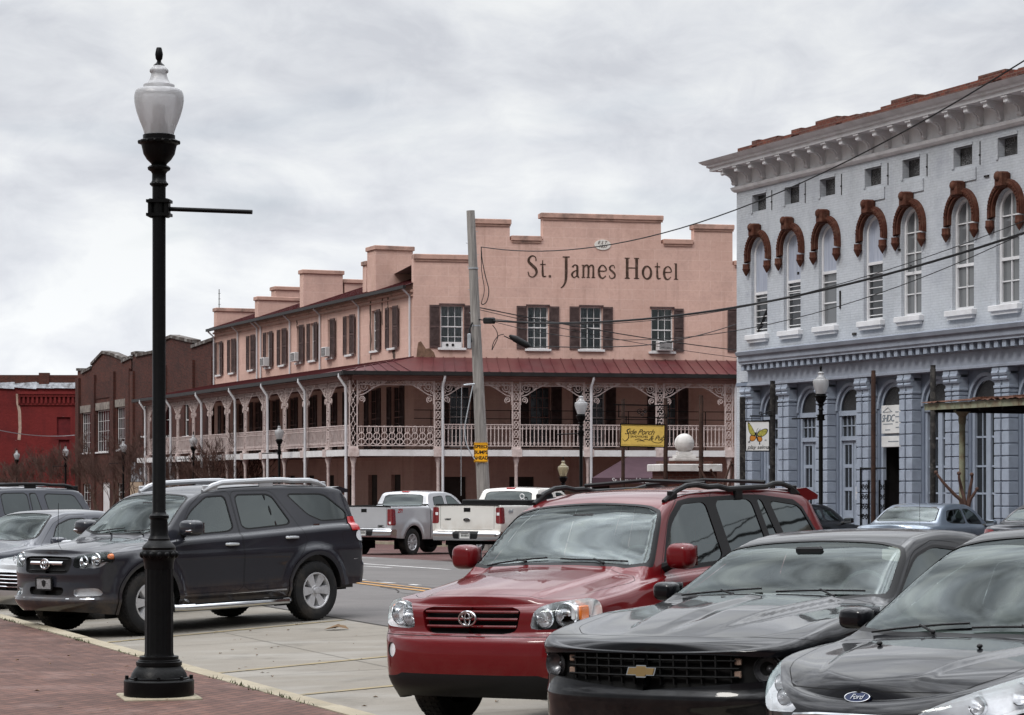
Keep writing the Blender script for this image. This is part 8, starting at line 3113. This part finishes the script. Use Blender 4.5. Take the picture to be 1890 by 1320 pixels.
# ---- pickups, sedans and the far cars --------------------------------------------------------------------
def pickup(label, paint, tail, heading, z, ext, dirt=None, pit=0.0):
    S = dict(L=5.75, Wmax=1.02, paint=paint, af=.5, pf=3, ar=.12, pr=5, R=.40, ax=(.98, 4.60), trk=1.70, tw=.26, rim=.235, arch=.475, lip=.03, lipmat=paint, floor=.46, dx=.07, rows=24, trows=36, nsp=6, spk='twin',
             W=[(0, .96), (1, 1.0), (3.5, 1.0), (5.75, .99)],
             zb=[(0, .45), (.6, .4), (1.5, .46), (4.0, .48), (5.2, .52), (5.75, .56)],
             zs=[(0, 1.05), (.8, 1.16), (1.5, 1.22), (2.4, 1.27), (3.55, 1.33), (3.75, 1.41), (5.75, 1.43)],
             zt=[(0, 1.06), (.1, 1.12), (.5, 1.18), (1.3, 1.24), (1.4, 1.26), (2.05, 1.74), (2.3, 1.83), (2.8, 1.88), (3.4, 1.86), (3.52, 1.82), (3.72, 1.44), (3.8, 1.42), (5.75, 1.44)],
             dense=[(3.48, 3.82, .02)],
             tb=[(0, .8), (1.4, 1.0), (1.7, 3.0), (3.5, 3.1), (3.7, 2.0), (3.8, .5), (5.75, .5)],
             cr=[(0, .08), (1.4, .08), (2.4, .06), (3.5, .06), (3.8, .01), (5.75, .01)],
             side=[(.4, .08), (.5, .03), (.7, .015), (.95, .0), (1.15, .012), (1.3, .02), (1.43, .03)],
             front=[(.4, .15), (.5, .0), (.75, .0), (.8, .06), (1.1, .1), (1.2, .2)],
             rear=[(.5, .10), (.57, .015), (.62, .0), (.75, .0), (.775, .015), (.79, .09), (.9, .095), (1.44, .10)],
             flare=[(.98, .42, .53, .03, .14), (4.60, .42, .53, .03, .14)], rsh=.04, rr=.05)
    S['cuts'] = [
        dict(part='rear_window', poly=[(-.2, 1.42), (.72, 1.42), (.66, 1.76), (-.2, 1.785)], rim=.02, cond=lambda V: np.maximum(3.4 - V[:, 0], V[:, 0] - 3.85), smooth=1, **{'in': 'rear'}),
        dict(part='side_window', poly=[(1.72, 1.29), (2.62, 1.31), (2.62, 1.74), (2.32, 1.73), (2.02, 1.56)], rim=.02, cond=ycond(.4), **{'in': 'side'}),
        dict(part='rear_side_window', poly=[(2.78, 1.33), (3.38, 1.36), (3.34, 1.70), (2.78, 1.74)], rim=.02, cond=ycond(.4), **{'in': 'side'}),
        dict(part='windshield', poly=[(1.42, -.2), (1.45, .5), (1.56, .8), (1.64, .8), (2.05, .66), (2.12, .5), (2.14, -.2)], rim=.03, smooth=1, cond=lambda V: 1.1 - V[:, 2], **{'in': 'plan'}),
        dict(part='bed', poly=[(3.84, -.2), (3.84, .88), (5.55, .88), (5.55, -.2)], smooth=0, cond=lambda V: 1.3 - V[:, 2], **{'in': 'plan'}),
        dict(part='tail_light', poly=[(.80, .90), (.80, 1.36), (1.2, 1.36), (1.2, .90)] if ext else [(.82, .98), (.82, 1.38), (1.2, 1.38), (1.2, .98)], cond=rcond(5.50), smooth=0, **{'in': 'rear'}),
        dict(part='tailgate', poly=[(-.2, .83), (.775, .83), (.775, 1.50), (-.2, 1.50)], rim=.008, rimpart='seam', cond=rcond(5.56), smooth=0, **{'in': 'rear'}),
        dict(part='bumper_step', poly=[(-.2, .60), (.34, .60), (.38, .79), (-.2, .79)], cond=rcond(5.3), smooth=0, **{'in': 'rear'}),
        dict(part='rear_bumper', poly=[(-.2, .3), (1.2, .3), (1.2, .782), (-.2, .782)], cond=rcond(5.42), smooth=0, **{'in': 'rear'}),
        dict(part='headlight', poly=[(.55, .9), (.55, 1.08), (.97, 1.1), (.97, .9)], cond=fcond(.4), smooth=1, **{'in': 'front'}),
        dict(part='grille', poly=[(-.2, .85), (.5, .85), (.5, 1.08), (-.2, 1.08)], cond=fcond(.4), smooth=1, **{'in': 'front'}),
        dict(part='front_door', poly=[(1.52, .55), (1.5, 1.2), (2.02, 1.65), (2.3, 1.79), (2.70, 1.81), (2.70, .55)], rim=.006, rimpart='seam', cond=ycond(.4), smooth=0, **{'in': 'side'}),
        dict(part='seam', poly=[(3.66, .5), (3.69, .5), (3.69, 1.5), (3.66, 1.5)], cond=ycond(.6), smooth=0, **{'in': 'side'}),
    ]
    S['pm'] = dict(windshield=dict(mat=M_WSG), side_window=dict(mat=M_SIDEG, sides='two'), rear_side_window=dict(mat=M_PRIVG, sides='two', name='side_window'), rear_window=dict(mat=M_PRIVG, flat=True), bed=dict(mat=M_UNDER, off=-.40, wall=.40, name='cargo_bed', wallmat=M_UNDER),
                   tail_light=dict(mat=M_REDD, sides='two', off=.006), tailgate=dict(), rear_bumper=dict(mat=M_CHROME), bumper_step=dict(mat=M_PLASTIC), headlight=dict(mat=M_REFL, sides='two'), grille=dict(mat=M_GAP), front_door=dict(sides='two', name='door'))
    S['cabin'] = dict(x0=1.5, x1=3.5, belt=1.28, w=.86, seats=[(2.45, .25)], mirror=(2.0, 1.6))
    h = R(heading)
    nose = Vector((tail[0] + 5.75 * math.sin(h), tail[1] + 5.75 * math.cos(h), z))
    car, sk = vehicle(S, label, 'pickup truck', nose.x, nose.y, heading + 180, z, pit, 'pickup_truck')
    mirror_pair(car, 1.75, 1.08, 1.32, 1.2, M_PLASTIC, shape=(.09, .13, .11))
    for sd in (-1, 1):
        mb = MB()
        zz = .93 if ext else 1.18
        p, n = sk.at('rear', .9, 1.1)
        mb.bbox(p.x - .0, p.x + .012, sd * .90 - .06, sd * .90 + .06, zz, zz + .07, .003)
        mb.build('reversing_light', M_REFL, car, local=True)
    mb = MB(); p, n = sk.at('rear', 0, 1.32); mb.bbox(p.x - .01, p.x + .006, -.10, .10, 1.26, 1.37, .01)
    mb.mi = 1; mb.bbox(p.x + .0, p.x + .014, -.07, .07, 1.285, 1.33, .008); mb.build('tailgate_handle', [M_PLASTIC, M_GAP], car, local=True)
    mb = MB(); mb.bbox(3.40, 3.52, -.12, .12, 1.825, 1.865, .01); mb.build('third_brake_light', M_RED, car, local=True)
    p, n = sk.at('rear', 0, .68); plate(car, Vector((p.x + .012, 0, .68)), Vector((1, 0, 0)), letters_='bars')
    mb = MB(); mb.box(3.8, 5.62, -.93, -.885, 1.43, 1.455); mb.box(3.8, 5.62, .885, .93, 1.43, 1.455); mb.box(5.56, 5.66, -.88, .88, 1.435, 1.46); mb.build('rail_cap', M_PLASTIC, car, local=True)
    T = Matrix.Rotation(R(90), 4, 'Z')

    def rear_text(tx, y, zz, sz, m, w=.96):
        p, n = sk.at('rear', abs(y), zz)
        v, f = text_mesh(tx, sz, offset=.002)
        mb = MB(Matrix.Translation((p.x + .006, y, zz)) @ T); mb.add(v, f, M=STAND); mb.build('lettering', m, car, local=True)

    def side_text(tx, x, zz, sz, m, sh=.3):
        p, n = sk.at('side', x, zz)
        v, f = text_mesh(tx, sz, shear=sh, offset=.003)
        for sd in (-1, 1):
            mb = MB(Matrix.Translation((x, sd * (p.y + .006), zz)) @ (Matrix.Identity(4) if sd < 0 else Matrix.Rotation(R(180), 4, 'Z'))); mb.add(v, f, M=STAND); mb.build('lettering', m, car, local=True)
    return car, sk, rear_text, side_text


M_PSILV = carpaint('silver_metallic_paint', (.42, .425, .44), .3, .35, dust=((.17, .12, .08), .5, .9, .6))
car, sk, rt, st = pickup('silver pickup truck with red tail lights parked behind the charcoal SUV', M_PSILV, (-4.28, 68.0), 31, -.28, True)
rt('GMC', .58, .87, .09, M_PLASTIC); st('Z71', 5.25, 1.30, .15, M_RED)
M_PWHT = carpaint('dirty_white_paint', (.60, .585, .55), .0, .35, dust=((.30, .22, .145), .6, 1.15, .85))
car, sk, rt, st = pickup('white pickup truck with a dirty tailgate, parked between the silver pickup and red SUV', M_PWHT, (-1.16, 58.8), 30, -.16, False)
p, n = sk.at('rear', 0, 1.07); script_oval(car, Vector((p.x + .012, 0, 1.07)), .19, .08, side=1)
bpy.data.objects[[o.name for o in car.children if o.name.startswith('emblem')][0]].data.materials[0] = M_PLASTIC
rt('LARIAT', -.55, 1.08, .055, M_PLASTIC); st('4x4', 5.2, 1.28, .15, M_STEELG)
mb = MB(); mb.bbox(3.84, 4.32, -.96, .96, 1.40, 1.56, .02); mb.build('tool_box', M_PLASTIC, car, local=True)
mb = MB(Matrix.Translation((3.70, .46, 1.58)) @ Matrix.Rotation(R(90), 4, 'Z'))
for (x, z_, r_) in ((0, .06, .06), (.02, -.05, .055)): mb.tube([(x + r_ * math.cos(a), -.012, z_ + r_ * math.sin(a)) for a in [k * math.pi / 6 for k in range(12)]], .014, 5, closed=True)
mb.build('window_decal', M_WHITE, car, local=True)


def sedan(label, paint, X, Y, yaw, z, kind='sedan', cat_='car', H=1.43, L=4.85, W=.90, cowl=1.30, deck=.98, nose=.72, rear=True, glass=None, tail_z=(.74, .88), grille='plain', fr=None, roofx=(2.0, 3.3)):
    k = H - 1.43
    S = dict(L=L, Wmax=W + .02, paint=paint, af=.62, pf=2.5, ar=.45, pr=2.6, R=.33, ax=(.95, .95 + 2.78), trk=W * 2 - .27, tw=.215, rim=.205, arch=.37, lip=.012, floor=.2, dx=.06, rows=24, trows=36,
             W=[(0, W * .95), (.8, W), (3.9, W), (L, W * .94)], zb=[(0, .22), (.5, .18), (1.2, .2), (3.8, .22), (L, .32)],
             zs=[(0, nose - .02), (.3, nose + .06), (cowl - .1, .90), (1.7, .94), (3.6, deck - .01), (4.3, deck - .02), (L, deck - .06)],
             zt=[(0, nose), (.15, nose + .06), (.5, nose + .13), (cowl - .1, .965), (cowl, .985), (cowl + .15, 1.06), (roofx[0], 1.36 + k), (roofx[0] + .3, 1.415 + k), (2.8, 1.43 + k), (roofx[1], 1.40 + k), (roofx[1] + .25, 1.33 + k), (4.05, deck + .06), (4.15, deck + .03), (L - .12, deck), (L, deck - .05)],
             tb=[(0, .6), (cowl - .1, .8), (cowl + .4, 1.9), (2.6, 2.2), (3.6, 1.9), (4.1, .7), (L, .6)], cr=[(0, .08), (cowl, .08), (2.0, .07), (2.8, .06), (4.2, .05), (L, .04)],
             side=[(.18, .10), (.28, .04), (.45, .02), (.62, .01), (.78, .0), (.9, .015), (1.0, .05)], front=[(.18, .2), (.26, .1), (.36, .03), (.5, .0), (.6, .01), (.68, .04), (.8, .12)],
             rear=[(.3, .10), (.4, .02), (.55, .0), (.66, .015), (.7, .06), (.9, .07), (1.0, .05)], rsh=.08, rr=.08, flare=[(.95, .35, .41, .012, .1), (3.73, .35, .41, .012, .1)])
    zr = 1.31 + k
    S['cuts'] = [
        dict(part='side_window', poly=[(cowl + .45, .96), (2.55, .985), (2.55, zr), (roofx[0] + .28, zr - .01), (roofx[0], zr - .1)], rim=.02, cond=ycond(.4), **{'in': 'side'}),
        dict(part='rear_side_window', poly=[(2.64, .985), (3.40, 1.0), (3.62, 1.06), (roofx[1] + .12, zr - .03), (2.64, zr)], rim=.02, cond=ycond(.4), **{'in': 'side'}),
        dict(part='windshield', poly=[(cowl + .02, -.2), (cowl + .05, .45), (cowl + .16, W - .17), (cowl + .26, W - .16), (roofx[0], W - .32), (roofx[0] + .07, .45), (roofx[0] + .09, -.2)], rim=.03, smooth=1, cond=lambda V: .9 - V[:, 2], **{'in': 'plan'}),
        dict(part='rear_window', poly=[(roofx[1] + .17, -.2), (roofx[1] + .2, .56), (4.0, W - .22), (4.06, -.2)], rim=.025, smooth=1, cond=lambda V: .9 - V[:, 2], **{'in': 'plan'}),
        dict(part='headlight', poly=[(.40, nose - .14), (.44, nose - .03), (.85, nose + .05), (.85, nose - .10)], cond=fcond(.55), smooth=1, **{'in': 'front'}),
        dict(part='grille', poly=[(-.2, .42), (.36, .42), (.40, nose - .06), (-.2, nose - .05)], cond=fcond(.5), smooth=1, **{'in': 'front'}),
        dict(part='tail_light', poly=[(.56, tail_z[0]), (.56, tail_z[1]), (1.0, tail_z[1]), (1.0, tail_z[0])], cond=rcond(L - .42), smooth=1, **{'in': 'rear'}),
        dict(part='boot_lid', poly=[(-.2, .66), (.68, .66), (.70, deck + .1), (-.2, deck + .1)], rim=.005, rimpart='seam', cond=rcond(4.12), smooth=0, **{'in': 'rear'}),
        dict(part='front_door', poly=[(cowl + .22, .28), (cowl + .2, .9), (roofx[0] - .05, zr - .08), (roofx[0] + .26, zr + .045), (2.59, zr + .05), (2.6, .28)], rim=.005, rimpart='seam', cond=ycond(.4), smooth=1, cw=.06, **{'in': 'side'}),
        dict(part='hood', poly=[(.20, -.2), (.26, .45), (.5, .68), (cowl - .05, W - .10), (cowl + .02, W - .2), (cowl, -.2)], rim=.005, rimpart='seam', cond=lambda V: nose - .01 - V[:, 2], smooth=1, **{'in': 'plan'}),
    ]
    S['pm'] = dict(windshield=dict(mat=M_WSG), side_window=dict(mat=glass or M_SIDEG, sides='two'), rear_side_window=dict(mat=glass or M_SIDEG, sides='two', name='side_window'), rear_window=dict(mat=M_WSG), headlight=dict(mat=M_LENS, sides='two', wall=.06, back=.06, backmat=M_REFL),
                   grille=dict(mat=M_GAP, off=-.03, wall=.03, wallmat=M_CHROME), tail_light=dict(mat=M_REDD, sides='two', off=.004), boot_lid=dict(), front_door=dict(sides='two', name='door'), hood=dict())
    S['cabin'] = dict(x0=cowl + .06, x1=4.0, belt=.96, w=W - .14, seats=[(2.3, .25), (3.15, .7)], mirror=(roofx[0] - .12, 1.25 + k))
    car, sk = vehicle(S, label, cat_, X, Y, yaw, z, 0, kind)
    mirror_pair(car, cowl + .42, W + .09, .99, .9, paint, shape=(.10, .12, .075))
    return car, sk


def from_tail(X, Y, heading, L=4.85):
    h = R(heading)
    return X + L * math.sin(h), Y + L * math.cos(h), heading + 180


M_PMERC = carpaint('pale_silver_paint', (.40, .41, .42), .35, .3)
car, sk = sedan('pale silver sedan with chrome slatted grille half hidden by the charcoal SUV', M_PMERC, -6.88, 32.4, 40, -.07, L=4.75, cowl=1.48, roofx=(2.32, 3.35), H=1.41)
front_bar(car, sk, 'grille_slat', [(0, .47), (.37, .47)], .010, M_CHROME, .0)
for z_ in (.52, .57, .62): front_bar(car, sk, 'grille_slat', [(0, z_), (.38, z_)], .010, M_CHROME, .0)
mb = MB(front_T(sk.at('plan', .16, 0)[0] + Vector((0, 0, .06))))
mb.tube([(.04 * math.cos(a), 0, .04 * math.sin(a)) for a in [k * math.pi / 9 for k in range(18)]], .005, 5, closed=True)
for a in (90, 210, 330): mb.tube([(0, 0, 0), (.04 * math.cos(R(a)), 0, .04 * math.sin(R(a)))], .004, 4)
mb.tube([(0, 0, -.06), (0, 0, -.04)], .006, 5)
mb.build('emblem', M_CHROME, car, local=True)
M_PNAVY = carpaint('dark_navy_paint', (.009, .012, .024), .0, .3)
sedan('dark navy sedan at the left edge beyond the pale silver sedan', M_PNAVY, -8.72, 35.3, 40, -.06, H=1.46, roofx=(1.95, 3.1))
M_PSKY = carpaint('light_blue_grey_paint', (.175, .215, .27), .5, .32, dust=((.3, .3, .3), .7, 1.0, .3))
X_, Y_, yw = from_tail(7.62, 48.4, 33)
car, sk = sedan('light blue grey sedan seen from behind in front of the blue building', M_PSKY, X_, Y_, yw, -.02, H=1.42, tail_z=(.78, .88), roofx=(1.95, 3.25))
mb = MB(); p, n = sk.at('rear', 0, .83); mb.bbox(p.x - .01, p.x + .008, -.5, .5, .76, .89, .01); mb.build('boot_panel', M_STEELG, car, local=True)
mb = MB(front_T(p + Vector((.012, 0, 0)), 1)); mb.prism([(-.09, -.02), (-.03, -.02), (-.03, -.032), (.03, -.032), (.03, -.02), (.08, -.02), (.09, .02), (.03, .02), (.03, .032), (-.03, .032), (-.03, .02), (-.08, .02)], -.004, .004); mb.build('emblem', M_PLASTIC, car, local=True)
mb = MB(); p, n = sk.at('plan', 4.25, .45); mb.tube([(4.25, .45, p.z - .02), (4.27, .45, p.z + .62)], .004, 4); mb.build('aerial', M_PLASTIC, car, local=True)
M_PHON = carpaint('dark_slate_paint', (.012, .013, .019), .0, .3)
X_, Y_, yw = from_tail(9.36, 43.9, 33)
car, sk = sedan('dark slate sedan seen from behind at the right edge', M_PHON, X_, Y_, yw, -.02, H=1.46, deck=1.06, tail_z=(.82, .97), roofx=(1.9, 3.2))
p, n = sk.at('rear', 0, .95)
mb = MB(front_T(p + Vector((.01, 0, 0)), 1))
for d in (-1, 1): mb.ribbon([(d * .022, -.04, .016), (d * .032, .04, .016)], -.006, .004)
mb.box(-.025, .025, -.006, .004, -.008, .008); mb.build('emblem', M_CHROME, car, local=True)
X_, Y_, yw = from_tail(5.45, 54.4, 33)
sedan('black sedan whose rear window shows between the red SUV and light blue sedan', M_PBLK, X_, Y_, yw, -.06, H=1.40)

# big dark SUV far left, and one more car beyond it
S = dict(L=5.2, Wmax=1.0, paint=M_PNAVY, af=.5, pf=3, ar=.34, pr=3.4, R=.39, ax=(.98, 4.0), trk=1.68, tw=.26, rim=.23, arch=.45, lip=.02, floor=.36, dx=.07, rows=22, trows=34,
         W=[(0, .96), (1, .99), (5.2, .96)], zb=[(0, .35), (1.4, .38), (5.2, .48)], zs=[(0, 1.05), (.9, 1.12), (1.5, 1.17), (5.2, 1.22)],
         zt=[(0, 1.06), (.12, 1.12), (1.3, 1.22), (1.45, 1.27), (2.05, 1.72), (2.3, 1.79), (3.2, 1.83), (4.6, 1.79), (4.8, 1.73), (5.1, 1.26), (5.2, 1.22)],
         tb=[(0, .8), (1.4, 1), (1.7, 2.8), (4.8, 2.9), (5.2, 1)], cr=[(0, .08), (1.4, .08), (3, .06), (5.2, .05)], side=[(.3, .08), (.45, .02), (.95, .0), (1.2, .05)], front=[(.3, .15), (.4, .0), (.7, .0), (.75, .05), (1.1, .15)], rear=[(.4, .1), (.5, 0), (.75, 0), (.8, .05), (1.2, .1)], rsh=.06, rr=.06)
S['cuts'] = [dict(part='side_window', poly=a, rim=.02, cond=ycond(.4), **{'in': 'side'}) for a in ([(1.72, 1.22), (2.65, 1.24), (2.65, 1.70), (2.3, 1.70), (2.02, 1.54)], [(2.78, 1.24), (3.45, 1.26), (3.45, 1.71), (2.78, 1.71)], [(3.49, 1.26), (3.75, 1.27), (3.68, 1.70), (3.49, 1.71)], [(3.9, 1.27), (4.82, 1.30), (4.62, 1.66), (3.85, 1.69)])] + [
    dict(part='windshield', poly=[(1.47, -.2), (1.5, .5), (1.6, .78), (1.68, .78), (2.06, .66), (2.12, .5), (2.14, -.2)], rim=.03, smooth=1, cond=lambda V: 1.1 - V[:, 2], **{'in': 'plan'}),
    dict(part='rear_window', poly=[(-.2, 1.3), (.65, 1.3), (.6, 1.66), (-.2, 1.68)], rim=.02, cond=rcond(4.75), **{'in': 'rear'}),
    dict(part='tail_light', poly=[(.82, .95), (.82, 1.25), (1.1, 1.25), (1.1, .95)], cond=rcond(4.95), smooth=0, **{'in': 'rear'})]
S['pm'] = dict(side_window=dict(mat=M_PRIVG, sides='two'), windshield=dict(mat=M_WSG), rear_window=dict(mat=M_PRIVG), tail_light=dict(mat=M_RED, sides='two'))
S['cabin'] = dict(x0=1.5, x1=4.9, belt=1.22, w=.84, seats=[(2.45, .25), (3.5, .7)], mirror=(2.0, 1.6))
car, sk = vehicle(S, 'big dark navy SUV with black roof rack at the left edge behind the navy sedan', 'SUV', -12.5, 45.6, 41, -.12, .01, 'suv')
rails(car, sk, (2.4, 4.75), .66, .07, M_PLASTIC, r=.03, foot=.14)
for x in (2.9, 3.6, 4.3):
    mb = MB(); a, _ = sk.at('plan', x, .66); mb.tube([(x, -a.y, a.z + .07), (x, a.y, a.z + .07)], .02, 6); mb.build('cross_bar', M_RAILS, car, local=True)
